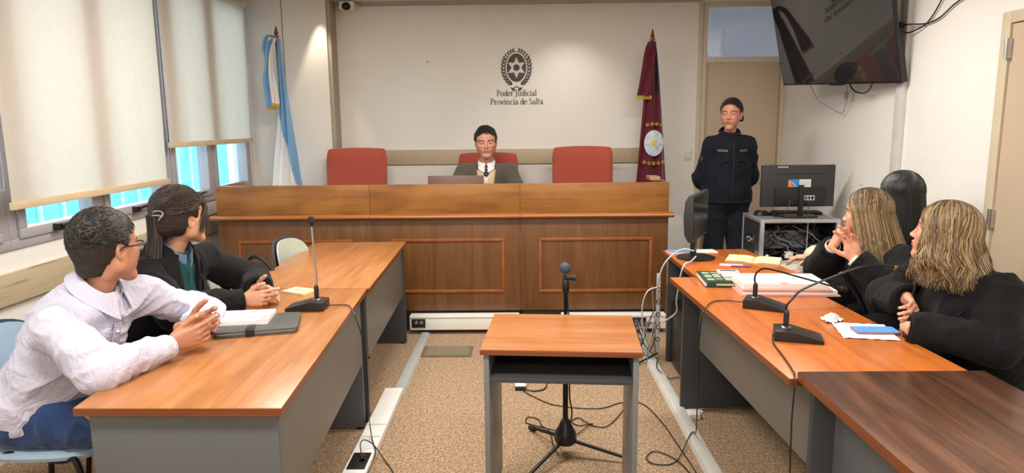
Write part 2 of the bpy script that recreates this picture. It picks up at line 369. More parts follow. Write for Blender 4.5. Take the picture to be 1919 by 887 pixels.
# left wall with the window band
WZ0, WZ1 = 1.0, 2.66
m = MB(); m.box((XL-T, YF, 0), (XL, YB, WZ0)); m.box((XL-T, YF, WZ1), (XL, YB, CEIL)); m.box((XL-T, 6.30, WZ0), (XL, YB, WZ1)); m.box((XL-T, YF, WZ0), (XL, 0.9, WZ1))
struct(m.build('wall_left', WALLC))
struct(MB().box((XL, YF, .745), (XL+.028, 6.38, .895)).build('trim_left_rail', RAILW, bevel=.004))
WINF = plain('window_frame_grey', srgb(176, 172, 176), .4, var=.03, metal=.15)
def window(n, y0, y1, cols, pairs):
    w_ = struct(thing('window_%d' % n, '', '', (XL, y0, WZ0))); del w_['label']; del w_['category']
    f = MB(); x0, x1 = XL-.09, XL+.012
    f.box((x0, y0, WZ0), (x1, y1, WZ0+.05)); f.box((x0, y0, WZ1-.05), (x1, y1, WZ1)); f.box((x0, y0, WZ0+.05), (x1, y0+.05, WZ1-.05)); f.box((x0, y1-.05, WZ0+.05), (x1, y1, WZ1-.05))
    for c in cols: f.box((x0, c-.03, WZ0+.05), (x1, c+.03, WZ1-.05))
    f.build('window_frame', WINF, w_, bevel=.004, world=True)
    for (a, b) in pairs:
        s = MB(); xs0, xs1 = XL-.06, XL+.022
        s.box((xs0, a, WZ0+.045), (xs1, b, WZ0+.095)); s.box((xs0, a, 2.565), (xs1, b, 2.615)); s.box((xs0, a, WZ0+.095), (xs1, a+.055, 2.565)); s.box((xs0, b-.055, WZ0+.095), (xs1, b, 2.565))
        sh = s.build('sash', WINF, w_, bevel=.005, world=True)
        MB().box((XL-.03, a+.05, WZ0+.09), (XL-.024, b-.05, 2.57)).build('pane', GLASS, sh, world=True)
        mid = a+(b-a)*.42
        h = MB(); h.box((xs1, mid-.035, WZ0+.052), (xs1+.03, mid+.02, WZ0+.088)); h.tube([(xs1+.03, mid-.01, WZ0+.075), (xs1+.04, mid+.05, WZ0+.082), (xs1+.035, mid+.15, WZ0+.088)], [.011, .010, .008], 8)
        h.build('window_handle', BLK, w_, bevel=.002, world=True)
    return w_
window(1, 0.9, 3.255, [2.1], [(.96, 2.06), (2.14, 3.2)])
window(2, 3.255, 4.80, [3.99], [(3.31, 3.955), (4.025, 4.745)])
window(3, 4.80, 6.30, [5.50], [(4.86, 5.465), (5.535, 6.24)])
# outside world
struct(MB().box((-5.3, -4, -3), (-5.1, 12, 1.50)).build('wall_outside', plain('turquoise_outdoor_paint', (.10, .52, .66), .8)))
m = MB()
for i in range(40):
    y = -3.5+i*.38; m.box((-5.1, y, -3), (-5.07, y+.05, 1.49))
struct(m.build('wall_outside_battens', plain('pale_turquoise_paint', (.36, .76, .84), .8)))
struct(MB().box((-9, -4, -3.1), (XL-T, 12, -3)).build('floor_outside', plain('outdoor_paving', (.6, .62, .6), .9)))

# ceiling lamps (recessed troffers) that light the room
LAMP = plain('lamp_diffuser', (.9, .88, .8), .5, emit=((1, .93, .82), 2.2))
pl = ['near the left windows in front', 'near the right wall in front', 'over the left desks', 'over the right desks', 'behind the viewer']
for i, (x, y, p) in enumerate(LIGHTS):
    t = thing('ceiling_lamp', 'flat white ceiling lamp '+pl[i], 'lamp', (x, y, CEIL), group='ceiling lamps')
    m = MB(); m.box((-.62, -.18, -.06), (.62, -.15, 0)); m.box((-.62, .15, -.06), (.62, .18, 0)); m.box((-.62, -.15, -.06), (-.59, .15, 0)); m.box((.59, -.15, -.06), (.62, .15, 0))
    m.build('housing', WHT, t)
    MB().box((-.59, -.15, -.055), (.59, .15, -.045)).build('diffuser', LAMP, t)
for x in (-1.79, .45):
    t = thing('downlight', 'round ceiling downlight above the '+('left pier' if x < 0 else 'middle of the back wall'), 'lamp', (x, 6.285 if x < 0 else 6.10, CEIL))
    MB().lathe([(.03, 0), (.06, 0), (.062, -.02), (.05, -.025), (.045, -.012), (.03, -.012)], 24).build('rim', WHT, t, smooth=True)

# ------------------------------------------------------------------ roller blinds
def blind(y0, y1, zb, x, label):
    t = thing('roller_blind', label, 'blind', (x, (y0+y1)/2, CEIL-.06), group='roller blinds')
    n = 60; zt = CEIL-.06
    def off(y, z):
        k = (zt-z)/(zt-zb); u = (y-y0)/(y1-y0)
        return .006*math.sin(u*17+1.2*math.sin(k*3))*k + .004*math.sin(u*41+2)*k*k + .003*math.sin(u*9)
    rows = [[(x+off(y0+(y1-y0)*j/n, z), y0+(y1-y0)*j/n, z) for j in range(n+1)] for z in [zt-(zt-zb-.02)*i/30 for i in range(31)]]
    MB().grid(rows, .0012).build('blind_fabric', BLIND, t, smooth=True, world=True)
    m = MB(); m.box((x-.008, y0-.004, zb-.01), (x+.012, y1+.004, zb+.028)); m.build('bottom_bar', plain('blind_bar_cream', srgb(206, 184, 150), .5), t, bevel=.005, world=True)
    m = MB(); m.cyl((x-.02, y0, zt), (x-.02, y1, zt), .028, 20); m.build('roller_tube', plain('roller_cream', srgb(205, 188, 160), .55), t, smooth=True, world=True)
    m = MB(); m.box((x-.06, y1, zt-.035), (x+.02, y1+.015, zt+.04)); m.box((x-.06, y0-.015, zt-.035), (x+.02, y0, zt+.04)); m.build('bracket', WHT2, t, bevel=.003, world=True)
    return t
XBL = XL+.075
def chain(y, zb, t):
    m = MB(); xx = XBL+.01; m.tube(smooth_path([(xx, y-.012, CEIL-.08), (xx, y-.014, zb+.3), (xx, y-.012, zb+.03), (xx, y, zb), (xx, y+.014, zb+.03), (xx, y+.016, zb+.3), (xx, y+.012, CEIL-.08)], 6), .0022, 5)
    m.build('pull_chain', plain('chain_grey', srgb(150, 160, 175), .4), t, world=True)
b = blind(1.2, 3.09, 1.21, XBL, 'cream roller blind cut off at the left edge of the view'); chain(3.145, 1.3, b)
b = blind(3.20, 4.67, 1.21, XBL, 'long cream roller blind over the nearer window, hanging almost to the sill'); chain(4.70, 1.15, b)
b = blind(4.73, 6.20, 1.45, XBL, 'shorter cream roller blind over the window nearest the flag'); chain(6.24, 1.25, b)
# ================================================================== THE BENCH
def bench_unit(x0, x1, label, ins, ends):
    t = thing('judge_bench_unit', label, 'bench', ((x0+x1)/2, 5.15, 0), group='units of the long judges bench')
    yf = 5.15
    m = MB(); m.box((x0, yf, .16), (x1, yf+.035, .875)); 
    if 'L' in ends: m.box((x0, yf+.035, .16), (x0+.035, yf+.62, .875))
    if 'R' in ends: m.box((x1-.035, yf+.035, .16), (x1, yf+.62, .875))
    m.build('front_panel', W_BEN, t, bevel=.0015, world=True)
    m = MB(); m.box((x0, yf-.005, .905), (x1, yf+.03, 1.137))
    if 'L' in ends: m.box((x0, yf+.03, .905), (x0+.03, yf+.50, 1.137))
    if 'R' in ends: m.box((x1-.03, yf+.03, .905), (x1, yf+.50, 1.137))
    m.build('upper_panel', W_BENH, t, bevel=.003, world=True)
    a = x0-(.045 if 'L' in ends else 0); b = x1+(.035 if 'R' in ends else 0)
    m = MB()
    n = 12; prof = [(yf-.028-.018*math.sin(PI*k/n), .876+.036*k/n) for k in range(n+1)]
    prof = [(yf+.04, .876)]+prof+[(yf+.04, .912)]
    R = Matrix(((0, 0, 1, 0), (1, 0, 0, 0), (0, 1, 0, 0), (0, 0, 0, 1)))
    m.prism(prof, a, b, R)
    m.build('moulding', W_MLD, t, smooth=True, world=True)
    # inset panel: a raised frame around a slightly recessed field
    ix0, ix1, iz0, iz1 = ins
    m = MB(); w_ = .022
    def bar(p, q): m.box((p[0], yf-.010, p[1]), (q[0], yf+.002, q[1]))
    bar((ix0, iz0), (ix1, iz0+w_)); bar((ix0, iz1-w_), (ix1, iz1)); bar((ix0, iz0+w_), (ix0+w_, iz1-w_)); bar((ix1-w_, iz0+w_), (ix1, iz1-w_))
    m.build('inset_frame', W_MLD2, t, bevel=.004, world=True)
    MB().box((x0, yf+.06, .80), (x1, yf+.60, .83)).build('worktop', W_BENH, t, bevel=.002, world=True)
    m = MB(); m.box((x0+.01, yf+.012, .0), (x1-.01, yf+.05, .16)); m.build('plinth', plain('plinth_shade', (.02, .014, .01), .6), t, world=True)  # kick plinth; near-black colour also stands in for recess shade under the duct
W_MLD2 = wood('bench_inset_wood', srgb(124, 66, 28), srgb(144, 80, 36), srgb(160, 96, 46), (6, 6, 6), rough=.38)
bench_unit(-2.302, -1.139, 'left third of the brown wooden judges bench, nearest the windows', (-2.16, -1.28, .30, .722), 'L')
bench_unit(-1.137, -.008, 'middle third of the brown wooden judges bench, below the judge and laptop', (-.99, -.128, .305, .724), '')
bench_unit(-.006, 1.110, 'right third of the brown wooden judges bench, nearest the dark red flag', (.134, .992, .302, .725), 'R')
# white surface duct with sockets along the foot of the bench
def duct(x0, x1, sx, label):
    t = thing('cable_duct', label, 'cable duct', (x0, 5.10, .0)); y = 5.05
    m = MB(); m.box((x0, y, .035), (x1, y+.09, .145)); m.build('duct_body', WHT, t, bevel=.004, world=True)
    m = MB(); m.box((x0+.001, y-.003, .128), (x1-.001, y+.001, .134)); m.build('cover_seam', plain('seam_grey', (.5, .49, .46), .6), t, world=True)
    for i, s in enumerate(sx):
        m = MB(); m.box((s, y-.006, .055), (s+.105, y, .122)); so = m.build('socket_plate', BLK, t, bevel=.002, world=True)
        m = MB()
        for k in (0, 1): m.box((s+.018+k*.04, y-.009, .085), (s+.046+k*.04, y-.005, .110))
        m.build('socket', CHR, so, world=True, bevel=.001)
    return t
duct(-.853, -.02, [-.838], 'long white cable duct at the foot of the bench, left of the small table')
duct(.30, 1.09, [.835], 'white cable duct at the foot of the bench, right of the small table')
# floor ducts
def floor_duct(name, a, b, w0, h, mat, label, taper=True):
    ax, ay = a; bx, by = b
    t = thing(name, label, 'floor duct', ((ax+bx)/2, (ay+by)/2, 0))
    d = Vector((bx-ax, by-ay, 0)); n = Vector((-d.y, d.x, 0)).normalized(); k = .28 if taper else .12
    prof = [(-w0/2, 0), (-w0/2+w0*k*.5, h*.8), (-w0/2+w0*k, h), (w0/2-w0*k, h), (w0/2-w0*k*.5, h*.8), (w0/2, 0)]
    m = MB(); rows = [[Vector((x, y, 0))+n*u+Vector((0, 0, z)) for u, z in prof] for x, y in (a, b)]
    vs = [v for r in rows for v in r]; q = len(prof)
    m.add(vs, [(i, (i+1) % q, q+(i+1) % q, q+i) for i in range(q)]+[tuple(range(q))[::-1], tuple(range(q, 2*q))])
    m.build('duct_body', mat, t, bevel=.002, world=True); return t
GDUCT = plain('grey_duct', srgb(170, 172, 168), .42)
LDUCT = plain('pale_grey_duct', srgb(198, 198, 190), .38)
floor_duct('floor_duct', (-.742, 3.86), (-.735, 5.04), .085, .022, GDUCT, 'grey floor duct running from the white box to the bench on the left')
floor_duct('floor_duct', (.872, 1.4), (.862, 4.98), .088, .024, LDUCT, 'long pale grey floor duct along the right desks')
t = thing('floor_socket_box', 'white floor duct with a black socket beside the left desks', 'socket box', (-.755, 3.35, 0))
MB().box((-.812, 2.86, 0), (-.705, 3.87, .045)).build('box_body', plain('white_socket_box', (.84, .83, .80), .4), t, bevel=.006, world=True)
m = MB()
for y in (3.36, 3.22): m.box((-.806, y, .0445), (-.711, y+.006, .0462))
m.build('cover_joint', plain('seam_grey2', (.45, .45, .42), .6), t, world=True)
so = MB().box((-.800, 2.89, .044), (-.717, 3.045, .049)).build('socket_plate', BLK, t, bevel=.001, world=True)
m = MB(); m.lathe([(.021, 0), (.021, .004), (.016, .004), (.015, .001), (.006, .001)], 20, (-.745, 2.965, .048)); m.box((-.765, 3.005, .048), (-.735, 3.03, .051)); m.build('socket', DKG, so, world=True, smooth=True)
# floor grille
t = thing('floor_grille', 'flat brown grille plate in the carpet in front of the bench', 'floor plate', (-.525, 4.635, 0))
MB().box((-.70, 4.53, 0), (-.35, 4.745, .008)).build('plate_rim', plain('grille_brown', srgb(112, 94, 74), .6), t, bevel=.002, world=True)
m = MB()
for i in range(14): m.box((-.675, 4.55+i*.0128, .007), (-.375, 4.557+i*.0128, .011))
m.build('slats', plain('grille_grey', srgb(140, 130, 110), .5), t, world=True)

# ================================================================== DESKS
def quad_prism(pts, z0, z1): return MB().prism(pts, z0, z1)
def desk(label, pts, ztop, topmat, th=.026, mod=None, panels=(), side=1, zmod=.36, group='desks in two rows', edge=True, pm=(GREY, GREYW)):
    """pts: near-inner, far-inner, far-outer, near-outer (any winding)"""
    c = Vector((sum(p[0] for p in pts)/4, sum(p[1] for p in pts)/4, 0))
    t = thing('desk', label, 'desk', c, group=group)
    P = [Vector((p[0], p[1])) for p in pts]
    ar = sum(P[i].x*P[(i+1) % 4].y-P[(i+1) % 4].x*P[i].y for i in range(4))
    Q = P if ar > 0 else P[::-1]
    m = MB().prism([tuple(p) for p in Q], ztop-.0015, ztop); 
    top = MB().prism([tuple(p) for p in Q], ztop-th, ztop).build('desktop', topmat, t, bevel=.002, world=True)
    cc = sum(Q, Vector((0, 0)))/4
    e = MB(); R = [cc+(q-cc)*(1+.0012/(q-cc).length) for q in Q]
    for i in range(4):
        a, b = R[i], R[(i+1) % 4]; a2, b2 = Q[i]*.999+cc*.001, Q[(i+1) % 4]*.999+cc*.001
        e.add([(a.x, a.y, ztop-th), (b.x, b.y, ztop-th), (b.x, b.y, ztop-.003), (a.x, a.y, ztop-.003), (a2.x, a2.y, ztop-th), (b2.x, b2.y, ztop-th), (b2.x, b2.y, ztop-.003), (a2.x, a2.y, ztop-.003)], [(0, 1, 2, 3), (4, 7, 6, 5), (0, 4, 5, 1), (1, 5, 6, 2), (2, 6, 7, 3), (3, 7, 4, 0)])
    e.build('edge_band', W_EDGE, t, world=True)
    ni, fi, fo, no = P
    def lerp(a, b, k): return a+(b-a)*k
    for (k, a_in, a_out) in panels:            # end panels at fraction k along the depth
        i = lerp(ni, fi, k); o = lerp(no, fo, k); u = (o-i).normalized(); v = (fi-ni).normalized()
        a = i+u*a_in; b = o-u*a_out
        mm = MB().prism(ccw([tuple(a-v*.0125), tuple(b-v*.0125), tuple(b+v*.0125), tuple(a+v*.0125)]), .012, ztop-th)
        mm.build('end_panel', pm[0], t, bevel=.0015, world=True)
        for pq in (a+u*.03, b-u*.03): MB().lathe([(.014, 0), (.017, .004), (.017, .012)], 12, (pq.x, pq.y, 0)).build('foot', BLK, t, world=True, smooth=True)
    if mod is not None:
        k0, k1, ins = mod
        a = lerp(ni, fi, k0); b = lerp(ni, fi, k1); u = (lerp(no, fo, .5)-lerp(ni, fi, .5)).normalized()
        a += u*ins; b += u*ins
        MB().prism(ccw([tuple(a), tuple(b), tuple(b+u*.02), tuple(a+u*.02)]), zmod, ztop-th).build('modesty_panel', pm[1], t, bevel=.0015, world=True)
    return t
def ccw(p):
    ar = sum(p[i][0]*p[(i+1) % len(p)][1]-p[(i+1) % len(p)][0]*p[i][1] for i in range(len(p)))
    return p if ar > 0 else p[::-1]
desk('near left cherry desk on grey panels, carrying the zip folder and booklet', [(-.720, 1.935), (-.797, 3.446), (-1.445, 3.452), (-1.352, 1.943)], .75, W_TOP, panels=[(.020, .020, .035), (.978, .035, .035)], mod=(.028, .968, .032), pm=(GREY, GREYW))
desk('far left cherry desk on grey panels, standing against the bench', [(-.786, 3.452), (-.830, 4.879), (-1.484, 4.870), (-1.452, 3.458)], .75, W_TOP, panels=[(.03, .035, .035), (.975, .015, .035)], mod=(.04, .965, .030), pm=(GREYD, GREYW))
desk('middle right orange cherry desk carrying two microphones and the phone', [(.872, 2.152), (.803, 3.653), (1.43, 3.660), (1.492, 2.156)], .75, W_TOPR, panels=[(.045, .11, .03), (.985, .07, .06)], mod=(.055, .975, .155), pm=(GREYD, GREYW), zmod=.36)
desk('far right small orange cherry desk carrying the side-on screen and the notepad', [(.948, 3.668), (.929, 4.46), (1.468, 4.475), (1.528, 3.672)], .75, W_TOPR, panels=[(.04, .05, .04), (.95, .03, .04)], mod=(.08, .93, .40), pm=(GREYD, GREYD))
desk('near right walnut desk cut off by the bottom right of the view', [(.912, .70), (.896, 2.148), (1.496, 2.148), (1.50, .70)], .775, W_DARK, panels=[(.06, .09, .03), (.965, .03, .03)], mod=(.08, .955, .10), pm=(GREYD, GREY), th=.03)

# small table in the middle
t = thing('side_table', 'small cherry topped table with a dark open shelf standing alone in the middle', 'table', (.16, 2.69, 0), rz=D(-4.2))
W, Dp, Z = .602, .49, .75
MB().box((-W/2, -Dp/2, Z-.024), (W/2, Dp/2, Z)).build('tabletop', W_TOPX, t, bevel=.003)
MB().box((-W/2-.0008, -Dp/2-.0008, Z-.0235), (W/2+.0008, Dp/2+.0008, Z-.004)).build('edge_band', W_EDGE, t, bevel=.001)
for s in (-1, 1):
    x0, x1 = (s*(W/2-.012), s*(W/2-.032))
    MB().box((min(x0, x1), -Dp/2+.012, .035), (max(x0, x1), Dp/2-.03, Z-.024)).build('side_panel', plain('table_panel_grey', srgb(112, 116, 118), .4, var=.03), t, bevel=.001)
    for yy in (-.19, .16):
        m = MB(); m.cyl((s*(W/2-.022), yy, .040), (s*(W/2-.022), yy, .028), .008); m.cyl((s*(W/2-.022)-.012, yy, .016), (s*(W/2-.022)+.012, yy, .016), .016, 14)
        m.build('caster', BLKR, t, smooth=True)
sh = MB(); sh.box((-W/2+.032, -Dp/2+.012, .615), (W/2-.032, Dp/2-.03, .635)); sh.build('shelf', GREYD, t, bevel=.001)
MB().box((-W/2+.032, Dp/2-.045, .635), (W/2-.032, Dp/2-.03, Z-.024)).build('shelf_back', plain('shelf_back_black', (.02, .021, .023), .6), t)

# ================================================================== CHAIRS
SHELL = plain('pale_grey_green_shell', srgb(176, 184, 172), .5, var=.04)
SHELLB = plain('pale_blue_shell', srgb(150, 172, 192), .5, var=.04)
def office_chair(name, label, loc, rz, shell, arms=False):
    t = thing(name, label, 'chair', loc, rz, group='grey shell chairs')
    # seat : rounded pad (superellipse)
    def sup(w_, d_, k): 
        a = 2*PI*k/36; c, s = math.cos(a), math.sin(a); return (w_*math.copysign(abs(c)**.6, c), d_*math.copysign(abs(s)**.6, s))
    m = MB(); levels = [(.90, .425), (.985, .432), (1.0, .445), (.97, .458), (.86, .464), (.5, .460), (.05, .457)]
    vs = []; fs = []
    for r, z in levels:
        for k in range(36): x, y = sup(.225*r, .215*r, k); vs.append((x, y, z-(.006 if y > .15 else 0)))
    for i in range(len(levels)-1):
        for k in range(36): fs.append((i*36+k, i*36+(k+1) % 36, (i+1)*36+(k+1) % 36, (i+1)*36+k))
    fs += [tuple(range(36))[::-1], tuple(range((len(levels)-1)*36, len(levels)*36))]
    m.add(vs, fs); m.build('seat', shell, t, smooth=True)
    # backrest: curved oval shell
    def back(u, v, off): # u,v in [-1,1]
        r = max(1e-6, (abs(u)**2.6+abs(v)**2.6)**(1/2.6)); kk = 1.0
        x = .225*u; z = .70+.165*v; y = -.215-.05*(v+1)*.5+.055*u*u+off
        return Vector((x, y, z))
    def disc(off, sc, thick, name_, mat):
        R = []; N = 36; rows = [0.02, .3, .55, .75, .9, 1.0]
        vs = []; fs = []
        for side in (0, 1):
            for r in rows:
                for k in range(N):
                    a = 2*PI*k/N; c, s = math.cos(a), math.sin(a); uu = math.copysign(abs(c)**.75, c)*r*sc; vv = math.copysign(abs(s)**.75, s)*r*sc
                    vs.append(back(uu, vv, off+(thick/2*(1-.5*r**4))*(1 if side else -1)))
        M = len(rows)*N
        for side in (0, 1):
            for i in range(len(rows)-1):
                for k in range(N): fs.append((side*M+i*N+k, side*M+i*N+(k+1) % N, side*M+(i+1)*N+(k+1) % N, side*M+(i+1)*N+k))
            fs.append(tuple(side*M+k for k in range(N)))
        for k in range(N): fs.append(((len(rows)-1)*N+k, (len(rows)-1)*N+(k+1) % N, M+(len(rows)-1)*N+(k+1) % N, M+(len(rows)-1)*N+k))
        q = MB(); q.add(vs, fs); q.build(name_, mat, t, smooth=True)
    disc(0.012, .96, .020, 'backrest', shell); disc(-.014, 1.02, .018, 'back_shell', plain('chair_back_blue_grey', srgb(58, 68, 84), .4))
    m = MB()
    for s in (-1, 1):
        m.tube(smooth_path([(s*.21, .20, .012), (s*.205, .15, .40), (s*.20, .08, .425), (s*.20, -.17, .42), (s*.205, -.25, .012)], 6), .0115, 8)
        m.tube(smooth_path([(s*.14, -.10, .42), (s*.14, -.235, .44), (s*.12, -.26, .56), (s*.10, -.255, .68)], 5), .010, 8)
    m.cyl((-.2, .08, .425), (.2, .08, .425), .010); m.cyl((-.2, -.15, .42), (.2, -.15, .42), .010)
    m.build('frame', BLKM, t, smooth=True)
    for s in (-1, 1):
        for y in (.20, -.25):
            MB().cyl((s*.207, y, 0), (s*.207, y, .03), .015, 10).build('foot', BLKR, t, smooth=True)
    if arms:
        for s in (-1, 1):
            m = MB(); m.tube(smooth_path([(s*.22, .14, .43), (s*.265, .06, .58), (s*.275, -.06, .76), (s*.28, -.14, .83), (s*.28, -.20, .80), (s*.27, -.23, .62), (s*.21, -.20, .43)], 6), .013, 8)
            m.build('armrest', BLK, t, smooth=True)
    return t
# facing +X : rz=-90 ; facing -X : rz=+90
office_chair('office_chair', 'pale blue-grey seated chair with black frame under the man in the white shirt', (-1.72, 2.44, 0), D(-88), SHELLB)
office_chair('office_chair', 'pale grey chair with black armrests just behind the woman in the black coat', (-1.41, 3.64, 0), D(-92), SHELL, True)
office_chair('office_chair', 'empty pale grey chair pushed to the far left desk, seen against the bench', (-1.285, 4.34, 0), D(-97), SHELL)
office_chair('office_chair', 'pale blue-grey chair behind the woman with wavy blonde hair', (1.79, 2.70, 0), D(90), SHELLB)
office_chair('office_chair', 'pale grey chair under the woman with straight blonde hair', (1.90, 3.36, 0), D(90), SHELL)
office_chair('office_chair', 'pale grey chair under the woman with long black hair', (2.14, 3.93, 0), D(95), SHELL)
office_chair('office_chair', 'pale grey chair under the woman in the black coat', (-1.72, 3.08, 0), D(-90), SHELL)

def red_chair(label, loc, rz, tilt=0, top=1.385):
    t = thing('high_back_chair', label, 'chair', loc, rz, group='red judge chairs')
    zb = .14; h = top-zb
    N = 22; rows = []; 
    def pt(u, v, side):
        w_ = .262+.012*v-.02*max(0, (v-.86)/.14)**2; x = w_*u
        z = .60-zb+zb*0+ (h-.60)*v; z = .42+(h-.42)*v-.012*u*u*v
        edge = max(abs(u)**10, max(0, v)**18)
        y = .20+.10*v-.05*(1-u*u)*0+(-.018*u*u) + (-.038 if side == 0 else .038)*(1-.75*edge) - .012*math.sin(PI*min(1, v/.45))*(side == 0)
        return Vector((x, y, z))
    vs = []; fs = []; U = 24; V = 24
    for side in (0, 1):
        for j in range(V+1):
            for i in range(U+1):
                u = -1+2*i/U; u = math.copysign(1-(1-abs(u))**1.0, u); vs.append(pt(u, j/V, side))
    M = (U+1)*(V+1); g = lambda s, j, i: s*M+j*(U+1)+i
    for s in (0, 1):
        for j in range(V):
            for i in range(U): fs.append((g(s, j, i), g(s, j, i+1), g(s, j+1, i+1), g(s, j+1, i)))
    for j in range(V): fs += [(g(0, j, 0), g(0, j+1, 0), g(1, j+1, 0), g(1, j, 0)), (g(0, j, U), g(1, j, U), g(1, j+1, U), g(0, j+1, U))]
    for i in range(U): fs += [(g(0, 0, i), g(1, 0, i), g(1, 0, i+1), g(0, 0, i+1)), (g(0, V, i), g(0, V, i+1), g(1, V, i+1), g(1, V, i))]
    m = MB(); m.add(vs, fs); bk = m.build('backrest', REDF, t, smooth=True, sub=1)
    sm = MB(); sm.tube([pt(-1+2*i/24, .33+.04*abs(-1+2*i/24)**2, 0)+Vector((0, -.002, 0)) for i in range(25)], .0035, 6)
    sm.build('seam', plain('red_piping', srgb(140, 46, 40), .7), bk, smooth=True)
    MB().box((-.25, -.26, .40), (.25, .22, .50)).build('seat', REDF, t, bevel=.035, seg=4)
    m = MB(); m.cyl((0, 0, .08), (0, 0, .40), .03); 
    for k in range(5):
        a = 2*PI*k/5+.3; m.tube([(0, 0, .09), (.28*math.cos(a), .28*math.sin(a), .055)], [.025, .016], 8)
    m.build('base', BLK, t, smooth=True)
    for k in range(5):
        a = 2*PI*k/5+.3; MB().cyl((.28*math.cos(a)-.01, .28*math.sin(a), .027), (.28*math.cos(a)+.01, .28*math.sin(a), .027), .027, 14).build('caster', BLKR, t, smooth=True)
    for s in (-1, 1):
        MB().tube(smooth_path([(s*.26, .20, .46), (s*.31, .18, .62), (s*.31, -.05, .66), (s*.30, -.18, .64)], 6), .022, 8).build('armrest', BLK, t, smooth=True)
    return t
red_chair('empty red judge chair at the left, nearest the blue and white flag', (-1.462, 5.93, .14), D(2))
red_chair('red judge chair with the seated man in the grey suit', (-.298, 5.98, .14), D(-1), top=1.33)
red_chair('empty red judge chair at the right, nearest the dark red flag', (.545, 5.93, .14), D(-2), top=1.38)
# ================================================================== MICROPHONES
def desk_mic(name, label, loc, rz, neck, head_dir=None, cable=None, foam=.0095, world_rz=0, mirror=1, neckmat=None, ring=False):
    """base is a wedge: long axis +X local, low end at -X (speaker side)"""
    t = thing(name, label, 'microphone', loc, rz)
    m = MB(); Lh = .088; prof = [(-Lh, 0), (Lh, 0), (Lh, .040), (.03, .044), (-Lh, .014)]
    R = Matrix(((1, 0, 0, 0), (0, 0, -1, 0), (0, 1, 0, 0), (0, 0, 0, 1)))
    m.prism(prof, -.056, .056, R); m.build('base', BLK, t, bevel=.004)
    m = MB(); m.lathe([(.019, .038), (.019, .046), (.013, .049), (.006, .049)], 20, (.045, 0, 0)); m.build('mount_ring', CHR, t, smooth=True)
    MB().lathe([(.0105, .045), (.0105, .10), (.008, .108), (.005, .112)], 16, (.045, 0, 0)).build('stem_sleeve', BLK, t, smooth=True)
    MB().box((-.045, -.022, .0265), (-.015, .022, .029), Matrix.Rotation(-.22, 4, 'Y') @ Matrix.Translation((0, 0, .0))).build('talk_button', DKG, t, bevel=.001)
    pts = smooth_path(neck, 8)
    m = MB(); m.tube(pts, .0042, 8); m.build('gooseneck', neckmat or BLKM, t, smooth=True)
    e = Vector(neck[-1]); d = (e-Vector(neck[-2])).normalized()
    m = MB(); m.tube([e-d*.012, e, e+d*.004, e+d*.028, e+d*.034, e+d*.037], [.006, .008, .013, .0135, .010, .004], 16)
    m.build('mic_head', BLKR, t, smooth=True)
    if ring: MB().tube([e-d*.006, e-d*.001], [.0085, .0085], 14).build('gold_ring', plain('brass', (.7, .5, .2), .3, metal=1), t, smooth=True)
    return t
def to_local(loc, rz, pts):
    M = (Matrix.Translation(loc) @ Matrix.Rotation(rz, 4, 'Z')).inverted(); return [M @ Vector(p) for p in pts]
l, r = (-.985, 3.06, .75), 0.0
desk_mic('gooseneck_microphone', 'black gooseneck microphone standing upright on the near left desk', l, r, to_local(l, r, [(-.940, 3.06, .84), (-.938, 3.062, .90), (-.945, 3.07, 1.04), (-.951, 3.08, 1.14)]), neckmat=CHR)
l, r = (1.095, 3.02, .75), D(152)
desk_mic('gooseneck_microphone', 'black gooseneck microphone in front of the stacked files on the right desk', l, r, to_local(l, r, [(1.056, 3.042, .84), (1.052, 3.045, .885), (1.070, 3.05, .914), (1.113, 3.05, .922), (1.258, 3.05, .882), (1.405, 3.05, .84), (1.44, 3.05, .83)]))
l, r = (1.062, 2.565, .75), D(163)
desk_mic('gooseneck_microphone', 'black gooseneck microphone nearest the phone on the right desk', l, r, to_local(l, r, [(1.020, 2.578, .84), (1.018, 2.58, .875), (1.040, 2.58, .906), (1.087, 2.58, .948), (1.265, 2.58, 1.02), (1.344, 2.58, 1.035), (1.405, 2.58, 1.029), (1.422, 2.58, 1.024)]), ring=True)
def cable(name, label, pts, r=.0028, mat=None, n=8):
    o = MB().tube(smooth_path(pts, n), r, 6).build(name, mat or BLK, smooth=True); return tag(o, label, 'cable')
WC = plain('white_cable_sheath', (.62, .61, .58), .5); GC = plain('grey_cable_sheath', (.25, .25, .25), .5)
cable('microphone_cable', 'black cable running from the left microphone over the desk edge to the floor', [(-.896, 3.06, .765), (-.84, 3.10, .756), (-.80, 3.08, .757), (-.765, 3.0, .757), (-.735, 2.96, .72), (-.705, 2.95, .60), (-.698, 2.95, .42), (-.735, 3.10, .22), (-.76, 3.22, .10), (-.74, 3.17, .052), (-.70, 3.05, .053), (-.69, 2.94, .052), (-.72, 2.83, .010), (-.78, 2.70, .006)])
cable('plug_cable', 'black cable with a plug looping out of the floor socket', [(-.745, 2.97, .055), (-.765, 3.03, .10), (-.755, 3.09, .09), (-.715, 3.10, .055), (-.66, 3.05, .010), (-.60, 2.94, .006), (-.565, 2.80, .006), (-.58, 2.6, .006)])
cable('microphone_cable', 'thin dark cable from the files microphone over the edge of the right desk', [(1.015, 3.06, .765), (.95, 3.13, .756), (.88, 3.10, .757), (.82, 2.99, .758), (.79, 2.93, .74), (.785, 2.95, .60), (.80, 3.0, .35), (.84, 3.15, .10), (.86, 3.28, .035), (.835, 3.25, .028), (.72, 3.03, .006), (.62, 3.0, .006), (.585, 3.06, .006), (.64, 3.13, .006), (.72, 3.05, .006), (.76, 2.9, .006), (.80, 2.7, .006)])
